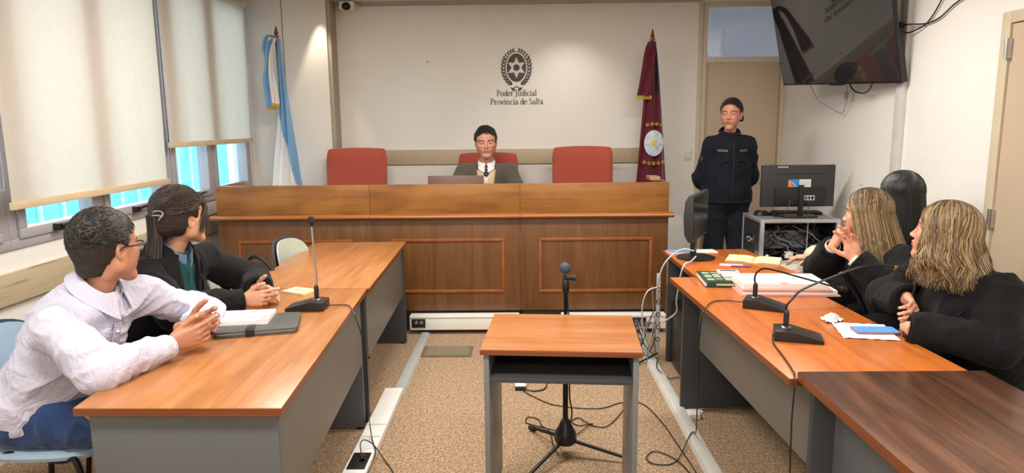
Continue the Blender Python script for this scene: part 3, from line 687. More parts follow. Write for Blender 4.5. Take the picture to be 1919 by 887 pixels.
cable('microphone_cable', 'thin dark cable hanging beside the edge of the walnut desk', [(.975, 2.59, .762), (.945, 2.50, .756), (.925, 2.35, .756), (.905, 2.22, .757), (.885, 2.14, .75), (.878, 2.13, .60), (.880, 2.12, .35), (.875, 2.10, .05), (.87, 2.0, .006+.024)])
cable('floor_cable', 'dark cable crossing the carpet from the white adapter to the right floor duct', [(.0, 3.90, .010), (.06, 3.82, .006), (.19, 3.69, .005), (.42, 3.64, .005), (.56, 3.72, .005), (.68, 3.70, .006), (.74, 3.45, .006), (.765, 3.2, .006), (.785, 2.95, .006), (.80, 2.7, .006)])
cable('floor_cable', 'dark cable coiled on the carpet at the foot of the microphone stand', [(.57, 3.70, .006), (.55, 3.60, .006), (.45, 3.42, .006), (.38, 3.41, .006), (.33, 3.47, .008), (.30, 3.52, .006), (.26, 3.47, .006), (.30, 3.42, .006), (.37, 3.44, .008), (.34, 3.40, .01), (.26, 3.30, .01), (.20, 3.33, .012), (.09, 3.41, .006), (.02, 3.46, .006), (.03, 3.53, .006), (.085, 3.50, .006), (.10, 3.42, .008), (.14, 3.34, .01), (.15, 3.20, .006), (.17, 3.10, .006)])
# white adapter with a short cable
t = thing('power_adapter', 'small white adapter lying on the carpet behind the small table', 'adapter', (-.01, 3.97, 0))
MB().box((-.045, 3.925, 0), (.022, 4.02, .03)).build('adapter_body', WHT, t, bevel=.005, world=True)
MB().box((-.044, 3.915, .004), (.021, 3.926, .024)).build('adapter_end', BLK, t, bevel=.002, world=True)
MB().tube(smooth_path([(.0, 3.92, .012), (.07, 3.90, .006), (.13, 3.93, .006), (.15, 4.02, .006), (.14, 4.12, .006)], 6), .004, 6).build('adapter_cord', BLK, t, smooth=True, world=True)

# ------------------------------------------------------------------ microphone stand
t = thing('microphone_stand', 'black tripod microphone stand behind the small table', 'microphone stand', (.205, 3.12, 0))
m = MB(); m.lathe([(.020, .055), (.048, .060), (.055, .085), (.050, .115), (.030, .150), (.020, .175), (.014, .18)], 24); m.build('hub', BLK, t, smooth=True)
m = MB(); m.cyl((0, 0, .06), (0, 0, .52), .013, 16); m.cyl((0, 0, .52), (0, 0, .86), .009, 16); m.lathe([(.014, .48), (.018, .49), (.018, .54), (.012, .55)], 16); m.build('pole', BLKM, t, smooth=True)
for ang, ln in ((D(-18), .33), (D(122), .30), (D(234), .33)):
    dx, dy = math.cos(ang), math.sin(ang)
    lg = MB().tube([(dx*.03, dy*.03, .075), (dx*ln, dy*ln, .018)], [.009, .008], 10).build('leg', BLKM, t, smooth=True)
    MB().tube([(dx*(ln-.03), dy*(ln-.03), .020), (dx*(ln+.012), dy*(ln+.012), .015)], [.0135, .0145], 10).build('rubber_foot', BLKR, lg, smooth=True)
m = MB(); m.lathe([(.010, .80), (.016, .81), (.016, .855), (.010, .865)], 14); m.cyl((-.01, 0, .872), (.03, 0, .872), .010, 12); m.lathe([(.004, -.012), (.014, -.010), (.014, .010), (.004, .012)], 14, (0, 0, 0), Matrix.Translation((.036, -.0, .872)) @ Matrix.Rotation(PI/2, 4, 'Y')); m.build('clip', BLK, t, smooth=True)
m = MB(); m.cyl((-.004, .10, .845), (-.004, -.02, .915), .011, 14, .013); m.build('microphone_handle', BLKM, t, smooth=True)
m = MB(); m.ball((-.006, -.045, .928), .026, 20, 12); m.build('microphone_grille', plain('blue_grey_grille', srgb(70, 88, 104), .5, metal=.4, bumps=.8, bscale=400), t, smooth=True)
MB().tube(smooth_path([(-.004, .10, .845), (.02, .12, .70), (.022, .02, .50), (.02, .014, .30), (.03, .01, .18), (-.03, -.05, .10)], 8), .004, 6).build('microphone_lead', BLKR, t, smooth=True)

# ------------------------------------------------------------------ things on the left desk
LEA = plain('charcoal_leather', srgb(74, 76, 74), .4, var=.08, bumps=.25, bscale=300, coat=.2)
rzf = D(14)
t = thing('zip_folder', 'charcoal leather zip folder lying on the near left desk under the stapled papers', 'folder', (-1.090, 2.765, .75), rz=rzf)
def rrect(x0, y0, x1, y1, r, n=5):
    out = []
    for cx_, cy_, a0 in ((x1-r, y0+r, -90), (x1-r, y1-r, 0), (x0+r, y1-r, 90), (x0+r, y0+r, 180)):
        for k in range(n+1): a = D(a0+90*k/n); out.append((cx_+r*math.cos(a), cy_+r*math.sin(a)))
    return out
m = MB().prism(rrect(-.17, -.12, .155, .13, .025), 0, .009); m.build('lower_cover', LEA, t, bevel=.002)
MB().prism(rrect(-.163, -.112, .148, .123, .022), .009, .016).build('pages', plain('page_edge', (.70, .69, .64), .7), t)
MB().prism(rrect(-.17, -.12, .155, .13, .025), .016, .024).build('upper_cover', LEA, t, bevel=.003)
MB().box((-.045, -.128, .002), (-.012, -.05, .030)).build('strap', BLK, t, bevel=.003)
def print_mat():
    m, nt, bs = nodes_of('printed_cover'); v = tex_coord(nt, (1, 1, 1)); n = noise(nt, v, 34, 4, .7); n2 = noise(nt, v, 14, 3, .6)
    a = ramp(nt, n, [(.50, (.90, .89, .87)), (.60, (.62, .63, .70)), (.72, (.40, .42, .5))]); b = ramp(nt, n2, [(.52, (1, 1, 1)), (.66, (.95, .55, .50))])
    mx = nt.nodes.new('ShaderNodeMix'); mx.data_type = 'RGBA'; mx.blend_type = 'MULTIPLY'; mx.inputs[0].default_value = 1
    L(nt, a, mx.inputs[6]); L(nt, b, mx.inputs[7]); L(nt, mx.outputs[2], bs.inputs['Base Color']); bs.inputs['Roughness'].default_value = .5; return m
t = thing('paper_booklet', 'thick white booklet with faint printing lying on the zip folder', 'booklet', (-1.175, 2.80, .774), rz=D(8))
MB().box((-.13, -.088, 0), (.115, .092, .016)).build('pages', PAPER, t, bevel=.0015)
MB().box((-.13, -.088, .016), (.115, .092, .018)).build('cover', print_mat(), t)
t = thing('notepad', 'small yellowish notepad lying by the left microphone', 'notepad', (-1.125, 3.375, .75), rz=D(-26))
MB().box((-.07, -.048, 0), (.075, .052, .010)).build('pages', plain('cream_page', srgb(226, 214, 160), .7), t, bevel=.001)
MB().box((-.07, -.048, .010), (.075, .052, .0115)).build('cover', plain('notepad_cover', srgb(232, 218, 168), .6), t)
m = MB(); m.tube([(.0+.02*math.cos(a), .0+.013*math.sin(a), .012) for a in [i*PI/8 for i in range(17)]], .0012, 5); m.tube([(.03, .004, .012), (.045, -.006, .012), (.055, .006, .012)], .0012, 5); m.build('doodle', plain('green_ink', srgb(120, 130, 80), .6), t)

# ------------------------------------------------------------------ things on the right desks
t = thing('paper_stack', 'pile of white case papers in pink card folders on the right desk', 'papers', (1.29, 3.33, .75), rz=D(-3))
PINK = plain('pink_card', srgb(222, 160, 150), .7); zc = 0
lay = [('folder', PINK, .006, (-.23, -.115, .235, .14)), ('sheets', PAPER, .020, (-.215, -.10, .225, .13)), ('folder', PINK, .006, (-.225, -.11, .20, .15)), ('sheets', PAPER, .026, (-.215, -.095, .185, .14))]
for nm, mt, h, (a, b_, c_, d_) in lay:
    MB().box((a, b_, zc), (c_, d_, zc+h)).build(nm, mt, t, bevel=.001); zc += h
m = MB()
for i in range(11): m.box((-.18, -.07+i*.017, zc), (-.18+.13+.12*random.random(), -.066+i*.017, zc+.0006))
m.build('printed_lines', plain('pale_ink', srgb(205, 200, 205), .7), t)
MB().lathe([(.006, 0), (.006, .001), (.003, .0012)], 12, (.06, .02, zc)).build('ink_mark', plain('grey_ink', srgb(120, 125, 120), .7), t)
MB().box((-.04, -.095, zc-.001), (.0, -.06, zc+.001)).build('pink_tab', plain('pink_tab', srgb(235, 165, 165), .7), t)
t = thing('book', 'dark green covered book lying at the inner edge of the right desk', 'book', (1.045, 3.535, .75), rz=D(-4))
GRN = plain('dark_green_cover', srgb(34, 66, 48), .5)
MB().box((-.105, -.125, 0), (.10, .13, .004)).build('cover', GRN, t, bevel=.001)
MB().box((-.103, -.118, .004), (.094, .123, .026)).build('pages', plain('page_cream', (.78, .76, .66), .7), t)
MB().box((-.105, -.125, .026), (.10, .13, .030)).build('cover', GRN, t, bevel=.001)
MB().box((-.095, -.128, 0), (.102, -.118, .030)).build('spine', GRN, t, bevel=.002)
m = MB()
for i in range(3):
    for k in range(9):
        if random.random() < .8: m.box((-.085+i*.045, -.09+k*.022, .030), (-.085+i*.045+.036, -.078+k*.022, .0306))
m.box((-.05, -.1288, .010), (.06, -.1278, .020)); m.build('cover_print', plain('pale_green_print', srgb(190, 200, 170), .6), t)
t = thing('card_reader', 'small white device with a dark slot lying on the green book', 'device', (1.10, 3.60, .781), rz=D(-6))
MB().box((-.055, -.035, 0), (.055, .035, .014)).build('body', WHT, t, bevel=.004)
MB().box((-.042, -.006, .0135), (.042, .016, .0148)).build('slot', BLK, t, bevel=.001)
t = thing('card_reader', 'flat white box lying on the green book in front of the small device', 'box', (1.10, 3.525, .781), rz=D(-4))
MB().box((-.05, -.022, 0), (.05, .022, .012)).build('body', PAPER, t, bevel=.002)
t.name = 'white_box'
t = thing('open_notebook', 'open notebook with pale yellow pages on the far right desk', 'notebook', (1.40, 4.09, .75), rz=D(-24))
YP = plain('pale_yellow_page', srgb(236, 230, 180), .7)
for s in (-1, 1):
    rows = [[Vector((s*(.004+.148*i/8), -.10+.2*j, .004+.010*math.sin(min(1, i/3)*PI/2)-.003*i/8)) for i in range(9)] for j in (0, 1)]
    MB().grid(rows if s > 0 else [r_[::-1] for r_ in rows], .006).build('page_block', YP, t, smooth=False)
MB().box((-.155, -.105, 0), (.155, .105, .004)).build('cover', plain('notebook_cover', srgb(190, 170, 120), .6), t)
t = thing('pen', 'purple pen lying beside the open notebook', 'pen', (1.27, 3.90, .755), rz=D(-12))
MB().cyl((-.06, 0, 0), (.05, 0, 0), .0045, 10).build('barrel', plain('purple_plastic', srgb(110, 70, 140), .4), t, smooth=True)
MB().cyl((-.075, 0, 0), (-.06, 0, 0), .001, 10, .004).build('tip', CHR, t, smooth=True)
t = thing('leaflet', 'folded white and lilac leaflet beside the open notebook', 'paper', (1.22, 3.955, .75), rz=D(-18)); 
MB().box((-.06, -.03, 0), (.07, .035, .003)).build('sheet', plain('lilac_print', srgb(196, 180, 205), .6), t)
t = thing('paper_sheets', 'white and blue papers lying under the side-on screen', 'papers', (1.10, 4.39, .75), rz=D(4))
MB().box((-.15, -.05, 0), (.16, .06, .004)).build('sheet', PAPER, t)
MB().box((-.15, -.045, .004), (.0, .05, .008)).build('blue_card', plain('blue_card', srgb(110, 140, 190), .6), t)
# phone on crumpled paper
t = thing('paper_sheet', 'white sheet of paper lying under the blue phone', 'paper', (1.36, 2.66, .7505), rz=D(-12))
rows = [[Vector((-.10+.20*i/10, -.115+.21*j/8, .0012+.004*abs(math.sin(i*1.3+j))*(1 if i in (0, 10) or j in (0, 8) else .1))) for i in range(11)] for j in range(9)]
MB().grid(rows, .0008).build('sheet', PAPER, t, smooth=True)
t = thing('tissue', 'crumpled white tissue lying at the corner of the paper', 'tissue', (1.295, 2.80, .75))
m = MB(); rows = []
for j in range(13):
    rr = []
    for i in range(21):
        a = 2*PI*i/20; r_ = .032*(j/12)**.7*(1+.25*math.sin(3*a+1)+.12*math.sin(7*a+j)); z = .020*math.exp(-(j/7)**2)*(1+.5*math.sin(4*a))+.006*abs(math.sin(5*a+j*1.3))+.002
        rr.append(Vector((r_*math.cos(a)*1.3, r_*math.sin(a), z)))
    rows.append(rr)
m.grid(rows, .0012); m.build('tissue_fold', PAPER, t, smooth=True)
t = thing('smartphone', 'phone with a light blue screen lying on the white sheet on the right desk', 'phone', (1.398, 2.648, .7545), rz=D(-4))
MB().prism(rrect(-.083, -.041, .083, .041, .010), 0, .007).build('body', plain('phone_mauve', srgb(150, 110, 130), .4), t, bevel=.002)
MB().prism(rrect(-.079, -.037, .079, .037, .008), .007, .0078).build('screen', plain('phone_screen', srgb(88, 150, 222), .25, var=.1, scale=30, emit=(srgb(88, 150, 222), .22)), t)

# ------------------------------------------------------------------ side-on screen on the far right desk
t = thing('desk_monitor', 'thin black computer screen seen side-on at the corner of the far right desk', 'monitor', (1.085, 4.18, .75), rz=D(64))
m = MB(); 
prof = [(-.012, .16), (.012, .16), (.036, .20), (.044, .30), (.036, .40), (.016, .435), (-.012, .44)]
R = Matrix(((0, 0, 1, 0), (1, 0, 0, 0), (0, 1, 0, 0), (0, 0, 0, 1)))
m.prism([(p[0], p[1]-.03) for p in prof], -.22, .22, R); m.build('screen_housing', DKG, t, bevel=.004)
MB().box((-.205, -.0145, .145), (.205, -.0115, .395)).build('screen', plain('dark_screen', (.01, .01, .012), .15), t)
m = MB(); m.box((-.03, .012, .012), (.03, .04, .20)); m.build('stand_neck', BLK, t, bevel=.004)
MB().lathe([(.115, 0), (.118, .008), (.09, .016), (.04, .02)], 28, (0, .01, 0)).build('stand_base', BLK, t, smooth=True)
# pc tower on the floor behind
t = thing('computer_tower', 'black computer tower on the floor under the far right desk', 'computer', (1.12, 4.30, 0))
MB().box((.985, 4.09, .012), (1.17, 4.52, .42)).build('case', BLK, t, bevel=.004, world=True)
m = MB(); m.box((1.0, 4.084, .30), (1.155, 4.091, .345)); m.build('drive_bay', DKG, t, bevel=.001, world=True)
m = MB(); m.box((1.0, 4.086, .10), (1.03, 4.0905, .125)); m.build('case_badge', plain('badge_grey', (.4, .4, .42), .4), t, world=True)
MB().lathe([(.008, 0), (.008, .004)], 14, (0, 0, 0), Matrix.Translation((1.078, 4.09, .37)) @ Matrix.Rotation(PI/2, 4, 'X')).build('power_button', CHR, t, world=True, smooth=True)
t = thing('power_strip', 'white power strip fixed upright on the end of the far right desk', 'power strip', (.905, 4.44, 0))
MB().box((.889, 4.40, .09), (.910, 4.44, .60)).build('strip_body', plain('strip_grey', (.45, .45, .44), .5), t, bevel=.004, world=True)
for i in range(5): MB().lathe([(.016, 0), (.016, .003), (.012, .003), (.011, .0)], 16, (0, 0, 0), Matrix.Translation((.898, 4.402, .16+i*.085)) @ Matrix.Rotation(PI/2, 4, 'X')).build('outlet', DKG, t, smooth=True, world=True)
cable('cable_white', 'white cable curving from the side-on screen down beside the desk', [(1.06, 4.16, .80), (.99, 4.20, .80), (.90, 4.22, .72), (.865, 4.25, .60), (.875, 4.32, .48), (.90, 4.38, .42)], .0055, WC)
cable('cable_white', 'thicker white cable looping from the far right desk edge to the power strip', [(1.05, 4.08, .78), (1.0, 4.0, .765), (.955, 3.95, .76), (.93, 3.94, .70), (.935, 4.05, .52), (.95, 4.12, .42), (.90, 4.30, .30)], .005, WC)
cable('cable_white', 'white cable bulging out from the top of the power strip', [(.90, 4.39, .52), (.82, 4.36, .50), (.79, 4.38, .40), (.80, 4.42, .25), (.84, 4.5, .12), (.86, 4.75, .09), (.87, 5.04, .09)], .0045, WC)
for i in range(9):
    a = random.uniform(.78, .90); b_ = random.uniform(4.3, 4.6)
    cable('cable_dark' if i % 2 else 'cable_grey', ['thin pale grey cable', 'thin black cable'][i % 2]+' in the tangle between bench duct and power strip',
          [(.86+i*.02, 5.045, .09), (.80+.03*math.sin(i*2), 4.85, .05+.03*(i % 3)), (a-.03, 4.65, .06+.05*(i % 4)), (.83+.05*math.sin(i), b_, .02+.04*(i % 3)), (.86+.02*(i % 4), 4.43, .12+.05*i)], .003, [GC, BLK][i % 2])['group'] = ['grey cables', 'black cables'][i % 2]+' tangled by the power strip'
cable('cable_dark', 'thick dark cable snaking from the power strip foot towards the small table', [(.92, 4.5, .03), (.86, 4.42, .035), (.76, 4.34, .012), (.68, 4.18, .008), (.63, 4.02, .008), (.60, 3.85, .008)], .006, BLK)
cable('cable_dark', 'dark loop of cable on the carpet beside the computer tower', [(.90, 4.40, .03), (.86, 4.20, .032), (.91, 4.08, .012), (.97, 4.10, .01), (1.02, 4.02, .008)], .003, BLK)
t = thing('adjuster_foot', 'white plastic block under the corner of the middle right desk', 'block', (.915, 3.56, 0))
MB().box((.895, 3.50, 0), (.955, 3.57, .03)).build('block', WHT, t, bevel=.004, world=True)
MB().box((.885, 3.575, 0), (.99, 3.615, .012)).build('pad', WHT, t, bevel=.003, world=True)

# ------------------------------------------------------------------ rack case on a table, screen on top
t = thing('side_desk', 'cream topped table under the open equipment case', 'table', (2.02, 5.15, 0))
MB().box((1.60, 4.80, .512), (2.44, 5.50, .54)).build('tabletop', WHT2, t, bevel=.003, world=True)
for x in (1.64, 2.40):
    for y in (4.84, 5.46): MB().box((x-.018, y-.018, 0), (x+.018, y+.018, .512)).build('leg', BLKM, t, bevel=.002, world=True)
MB().box((1.66, 4.85, .40), (2.38, 4.87, .512)).build('apron', BLK, t, world=True)
x0, x1, y0, y1, z0, z1 = 1.75, 2.32, 4.98, 5.40, .54, .868
t = thing('equipment_case', 'open black flight case with metal edges, cables spilling inside', 'equipment case', ((x0+x1)/2, (y0+y1)/2, z0))
m = MB(); m.box((x0, y0+.01, z0), (x0+.012, y1, z1)); m.box((x1-.012, y0+.01, z0), (x1, y1, z1)); m.box((x0, y0+.01, z1-.012), (x1, y1, z1)); m.box((x0, y0+.01, z0), (x1, y1, z0+.012)); m.box((x0, y1-.012, z0), (x1, y1, z1))
m.build('case_shell', DKG, t, world=True)
m = MB(); e = .026
for xa in (x0-.003, x1-e+.003):
    for ya in (y0, y1-e): m.box((xa-.0006, ya-.0006, z0-.0), (xa+e+.0006, ya+e+.0006, z1+.0036))
for za in (z0, z1-e+.003):
    for ya in (y0, y1-e): m.box((x0, ya, za), (x1, ya+e, za+e))
    for xa in (x0-.003, x1-e+.003): m.box((xa, y0, za), (xa+e, y1, za+e))
m.build('metal_edging', ALU, t, bevel=.002, world=True)
MB().box((x0+.02, y0+.02, z1), (x1-.02, y1-.02, z1+.004)).build('top_panel', plain('case_top_grey', srgb(120, 122, 124), .5), t, world=True)
m = MB(); m.box((x0-.010, y0+.13, z0+.13), (x0-.002, y0+.27, z0+.20)); m.tube(smooth_path([(x0-.012, y0+.15, z0+.17), (x0-.03, y0+.17, z0+.15), (x0-.03, y0+.23, z0+.15), (x0-.012, y0+.25, z0+.17)], 4), .006, 6); m.build('case_handle', CHR, t, world=True, bevel=.001)
m = MB(); m.box((x0-.008, y0+.03, z0+.07), (x0-.002, y0+.09, z0+.15)); m.build('latch', CHR, t, world=True, bevel=.002)
m = MB(); m.box((x0+.03, y0+.10, z0+.10), (x0+.36, y0+.36, z0+.235)); m.build('amplifier', plain('amp_grey', srgb(112, 116, 122), .45, metal=.3), t, world=True, bevel=.004)
m = MB(); m.box((x0+.34, y0+.05, z0+.03), (x0+.545, y0+.36, z0+.085))
m.build('rack_unit', plain('rack_grey', srgb(84, 88, 94), .4, metal=.3), t, world=True, bevel=.003)
m = MB()
for i in range(14): m.box((x0+.35+i*.0137, y0+.046, z0+.04), (x0+.35+i*.0137+.008, y0+.051, z0+.075))
m.build('rack_ports', BLK, t, world=True)
m = MB(); m.box((x0+.36, y0+.06, z0+.085), (x0+.366, y0+.075, z1-.03)); m.build('rack_rail', ALU, t, world=True)
def wander(m_, n_, seed, zlo, r_):
    rg = random.Random(seed)
    for i in range(n_):
        p = Vector((x0+.04+rg.random()*.45, y0+.05+rg.random()*.06, z1-.04-rg.random()*.08)); P = [p.copy()]
        for k in range(7):
            p += Vector((rg.uniform(-.09, .09), rg.uniform(-.02, .02), -rg.uniform(.01, .05))); p.x = min(x1-.04, max(x0+.03, p.x)); p.y = min(y0+.16, max(y0+.02, p.y)); p.z = max(z0+.02, p.z); P.append(p.copy())
        m_.tube(smooth_path(P, 4), r_, 5)
m = MB(); wander(m, 26, 3, .02, .0035); o = m.build('cable_tangle', BLK, t, world=True, smooth=True); o['kind'] = 'stuff'
m = MB(); wander(m, 4, 9, .02, .0026); o = m.build('pale_cable_tangle', GC, t, world=True, smooth=True); o['kind'] = 'stuff'
m = MB(); m.box((x0+.20, y0+.04, z0+.035), (x0+.26, y0+.07, z0+.085)); m.build('white_plug', WHT, t, world=True, bevel=.006); MB().ball((x0+.07, y0+.05, z0+.05), .016).build('white_plug', WHT, t, world=True, smooth=True)
t = thing('computer_monitor', 'black computer screen seen from behind, standing on the equipment case', 'monitor', (2.06, 5.14, .872), rz=D(1))
m = MB(); m.box((-.272, -.012, .075), (.272, .018, .385)); m.build('screen_housing', DKG, t, bevel=.006)
m = MB(); m.box((-.175, -.030, .085), (.20, -.010, .215)); m.build('rear_hump', BLK, t, bevel=.006)
MB().box((-.16, -.0145, .318), (.19, -.011, .322)).build('vent_line', BLKR, t)
m = MB(); m.box((-.002, -.045, .006), (.032, -.025, .24)); m.build('stand_neck', BLK, t, bevel=.003)
m = MB(); m.prism(rrect(-.13, -.10, .14, .10, .05), 0, .012); m.build('stand_base', BLK, t, bevel=.003)
lb = MB().box((-.075, -.0135, .222), (.093, -.012, .278)).build('sticker', plain('label_white', (.8, .8, .8), .5), t)
m = MB(); m.box((-.075, -.0145, .222), (-.035, -.0134, .278)); m.build('orange_field', plain('sticker_orange', srgb(230, 130, 40), .5), lb)
m = MB(); m.prism([(-.075, .278), (-.035, .222), (.005, .222), (.005, .278)], 0, .001, Matrix(((1, 0, 0, 0), (0, 0, -1, -.0148), (0, 1, 0, 0), (0, 0, 0, 1)))); m.build('blue_field', plain('sticker_blue', srgb(70, 130, 200), .5), lb)
m = MB(); m.tube([(-.074, -.0155, .266), (-.05, -.0155, .258), (-.03, -.0155, .24), (-.02, -.0155, .223)], .0025, 5); m.build('white_arc', plain('label_white2', (.85, .85, .85), .5), lb)
m = MB()
for i in range(3):
    x = .012
    while x < .086: w_ = random.uniform(.006, .014); m.box((x, -.0145, .262-i*.014), (min(.088, x+w_), -.0136, .267-i*.014)); x += w_+.003
m.build('small_print', plain('ink_grey', (.35, .35, .38), .6), lb)
l2 = MB().box((.042, -.0315, .125), (.118, -.0302, .16)).build('asset_label', plain('label_white3', (.75, .75, .75), .5), t)
m = MB(); 
for (a, b_) in ((.046, .060), (.064, .068), (.072, .086), (.092, .112)): m.box((a, -.0325, .130), (b_, -.0314, .155))
m.build('asset_print', BLK, l2)
m = MB()
for i in range(6): m.box((-.155+i*.013, -.0135, .366), (-.148+i*.013, -.012, .376))
m.build('pen_marks', plain('marker_white', (.7, .7, .7), .5), t)
cable('monitor_cable', 'black cable drooping behind the screen on the equipment case', [(2.0, 5.10, 1.0), (1.97, 5.09, .93), (1.93, 5.06, .885), (1.86, 5.06, .882)], .0035)
cable('monitor_cable', 'black cable hanging from the right side of the screen on the equipment case', [(2.12, 5.10, 1.0), (2.13, 5.09, .93), (2.115, 5.06, .885), (2.16, 5.05, .882)], .003)
t = thing('keyboard', 'black keyboard lying behind the stand of the screen on the equipment case', 'keyboard', (2.14, 5.29, .876), rz=D(-4))
MB().box((-.20, -.06, 0), (.16, .06, .014)).build('keyboard_body', BLK, t, bevel=.003)
m = MB()
for i in range(17):
    for j in range(5): m.box((-.19+i*.0202, -.052+j*.021, .014), (-.173+i*.0202, -.035+j*.021, .019))
m.build('keys', DKG, t)
t = thing('headset', 'coil of black cable and headset on the left end of the equipment case', 'headset', (1.83, 5.22, .872))
m = MB()
for k in range(5): m.tube([(.055*math.cos(a)*(1-.06*k), .045*math.sin(a), .006+.006*k) for a in [i*PI/10 for i in range(21)]], .0045, 6)
m.build('cable_coil', BLK, t, smooth=True)
m = MB(); m.ball((.09, -.03, .016), (.035, .025, .016)); m.box((.06, -.02, 0), (.16, .03, .02)); m.build('earpiece', BLKR, t, bevel=.003)

# ------------------------------------------------------------------ television on the right wall
Pn = Vector((2.4255, 4.50, 1.8088)); Pf = Vector((2.1097, 5.66, 1.8594)); upv = Vector((-.239, -.107, .965)).normalized()
ex = (Pn-Pf); TW = ex.length; ex.normalize(); upv = (upv-ex*upv.dot(ex)).normalized(); nv = ex.cross(upv).normalized()
if nv.x > 0: nv = -nv
# local: X along the bottom edge (far->near), Y = away from the viewer side, Z up
TM = Matrix(((ex.x, -nv.x, upv.x, Pf.x), (ex.y, -nv.y, upv.y, Pf.y), (ex.z, -nv.z, upv.z, Pf.z), (0, 0, 0, 1)))
t = thing('television', 'large black flat television tilted down from the right wall', 'television', (0, 0, 0)); t.matrix_world = TM; bpy.context.view_layer.update()
TH = .70
MB().box((0, 0, 0), (TW, .028, TH)).build('bezel', BLK, t, bevel=.004)
tvm, nt, bs = nodes_of('tv_screen_glass'); bs.inputs['Base Color'].default_value = (.020, .020, .022, 1); bs.inputs['Roughness'].default_value = .035; bs.inputs['Specular IOR Level'].default_value = .9
v_ = tex_coord(nt); L(nt, ramp(nt, noise(nt, v_, 3), [(.3, (.018, .018, .02)), (.7, (.024, .024, .026))]), bs.inputs['Base Color'])
MB().box((.008, -.0015, .016), (TW-.008, .002, TH-.008)).build('screen', tvm, t)
MB().box((.18, .028, .03), (TW-.18, .06, .45)).build('rear_housing', DKG, t, bevel=.006)
MB().box((TW-.035, .028, .0), (TW-.002, .05, .17)).build('side_housing', BLK, t, bevel=.004)
MB().box((TW*.44, .002, -.008), (TW*.56, .02, .001)).build('sensor_bar', BLK, t, bevel=.001)
m = MB(); cpt = TM @ Vector((TW*.5, .06, .36))
m = MB(); m.box((cpt.x, cpt.y-.10, cpt.z-.16), (cpt.x+.03, cpt.y+.10, cpt.z+.12)); m.box((XR-.02, cpt.y-.10, cpt.z-.16), (XR, cpt.y+.10, cpt.z+.12))
m.tube([(cpt.x+.02, cpt.y, cpt.z), (XR-.01, cpt.y, cpt.z)], .03, 10)
o = m.build('wall_bracket', BLKM, t, world=True, bevel=.002)
cable('television_cable', 'thin grey cable hanging in a loop under the television', [(2.25, 5.50, 1.87), (2.30, 5.56, 1.83), (2.36, 5.58, 1.74), (2.42, 5.50, 1.68), (2.45, 5.36, 1.632), (2.45, 5.31, 1.68), (2.44, 5.26, 1.75), (2.38, 5.16, 1.86)], .0028, GC)
t = thing('cable_plug', 'grey plug hanging under the television', 'plug', (2.43, 5.25, 1.76))
MB().box((2.418, 5.235, 1.735), (2.438, 5.265, 1.785)).build('plug_body', GC, t, bevel=.003, world=True)
cable('television_cable', 'thick black cable drooping under the right half of the television', [(2.36, 5.10, 1.87), (2.39, 5.08, 1.80), (2.41, 5.0, 1.768), (2.41, 4.90, 1.775), (2.40, 4.82, 1.83), (2.38, 4.80, 1.88)], .005, BLK)
cable('television_cable', 'lower black cable curving across the right wall beside the television', [(2.46, 4.735, 2.25), (2.462, 4.66, 2.17), (2.455, 4.55, 2.125), (2.462, 4.45, 2.13), (2.475, 4.36, 2.16), (2.475, 4.26, 2.24), (2.475, 4.20, 2.33), (2.475, 4.14, 2.50)], .0045, BLK)
cable('television_cable', 'upper black cable sweeping from the conduit plug to the top right of the wall', [(2.45, 4.585, 2.18), (2.45, 4.50, 2.170), (2.47, 4.36, 2.155), (2.475, 4.24, 2.17), (2.475, 4.12, 2.22), (2.475, 3.98, 2.27), (2.475, 3.8, 2.40)], .0045, BLK)
t = thing('plug', 'small black plug stuck on the wall conduit', 'plug', (2.44, 4.59, 2.17)); MB().box((2.432, 4.575, 2.155), (2.456, 4.60, 2.195)).build('plug_body', BLK, t, bevel=.002, world=True)
t = thing('wall_socket', 'white double wall socket with black plugs beside the television', 'socket', (XR-.02, 4.70, 2.30))
MB().box((XR-.045, 4.655, 2.205), (XR, 4.735, 2.40)).build('socket_box', WHT, t, bevel=.004, world=True)
for z in (2.27, 2.33):
    MB().cyl((XR-.045, 4.695, z), (XR-.085, 4.695, z), .022, 14, .017).build('plug', BLK, t, smooth=True, world=True)

# ------------------------------------------------------------------ laptop, wall switch, dome camera
t = thing('laptop', 'brown lidded laptop open on the bench in front of the judge', 'laptop', (-.49, 5.36, .83))
MB().box((-.70, 5.32, .83), (-.30, 5.58, .848)).build('keyboard_base', DKG, t, bevel=.003, world=True)
Ml = Matrix.Translation((-.505, 5.315, .885)) @ Matrix.Rotation(D(-10), 4, 'X') @ Matrix.Rotation(0, 4, 'Z')
MB().box((-.218, -.004, -.03), (.218, .004, .305), Ml).build('lid', plain('laptop_brown', srgb(92, 56, 42), .4), t, bevel=.003, world=True)
t = thing('wooden_box', 'small wooden box standing on the right end of the bench', 'box', (1.06, 5.4, 1.137)); t.name = 'wooden_block'
MB().box((1.0, 5.33, 1.1371), (1.08, 5.50, 1.165)).build('block', plain('pink_beige_wood', srgb(176, 130, 104), .5), t, bevel=.004, world=True)
t = thing('light_switch', 'white double light switch on the wall left of the door', 'switch', (1.59, YB, 1.288))
MB().box((1.555, YB-.008, 1.222), (1.628, YB, 1.350)).build('switch_plate', WHT2, t, bevel=.003, world=True)
for z in (1.262, 1.30): MB().box((1.574, YB-.013, z-.014), (1.609, YB-.006, z+.014)).build('rocker', WHT, t, bevel=.002, world=True)
t = thing('dome_camera', 'white dome security camera at the top of the wall beside the pier', 'security camera', (-1.56, 6.5, CEIL-.1))
MB().box((-1.635, 6.46, CEIL-.085), (-1.50, 6.598, CEIL-.005)).build('camera_body', WHT, t, bevel=.02, seg=4, world=True)
MB().ball((-1.565, 6.462, CEIL-.055), (.042, .035, .036)).build('dome', plain('dark_dome', (.01, .01, .012), .08), t, smooth=True, world=True)
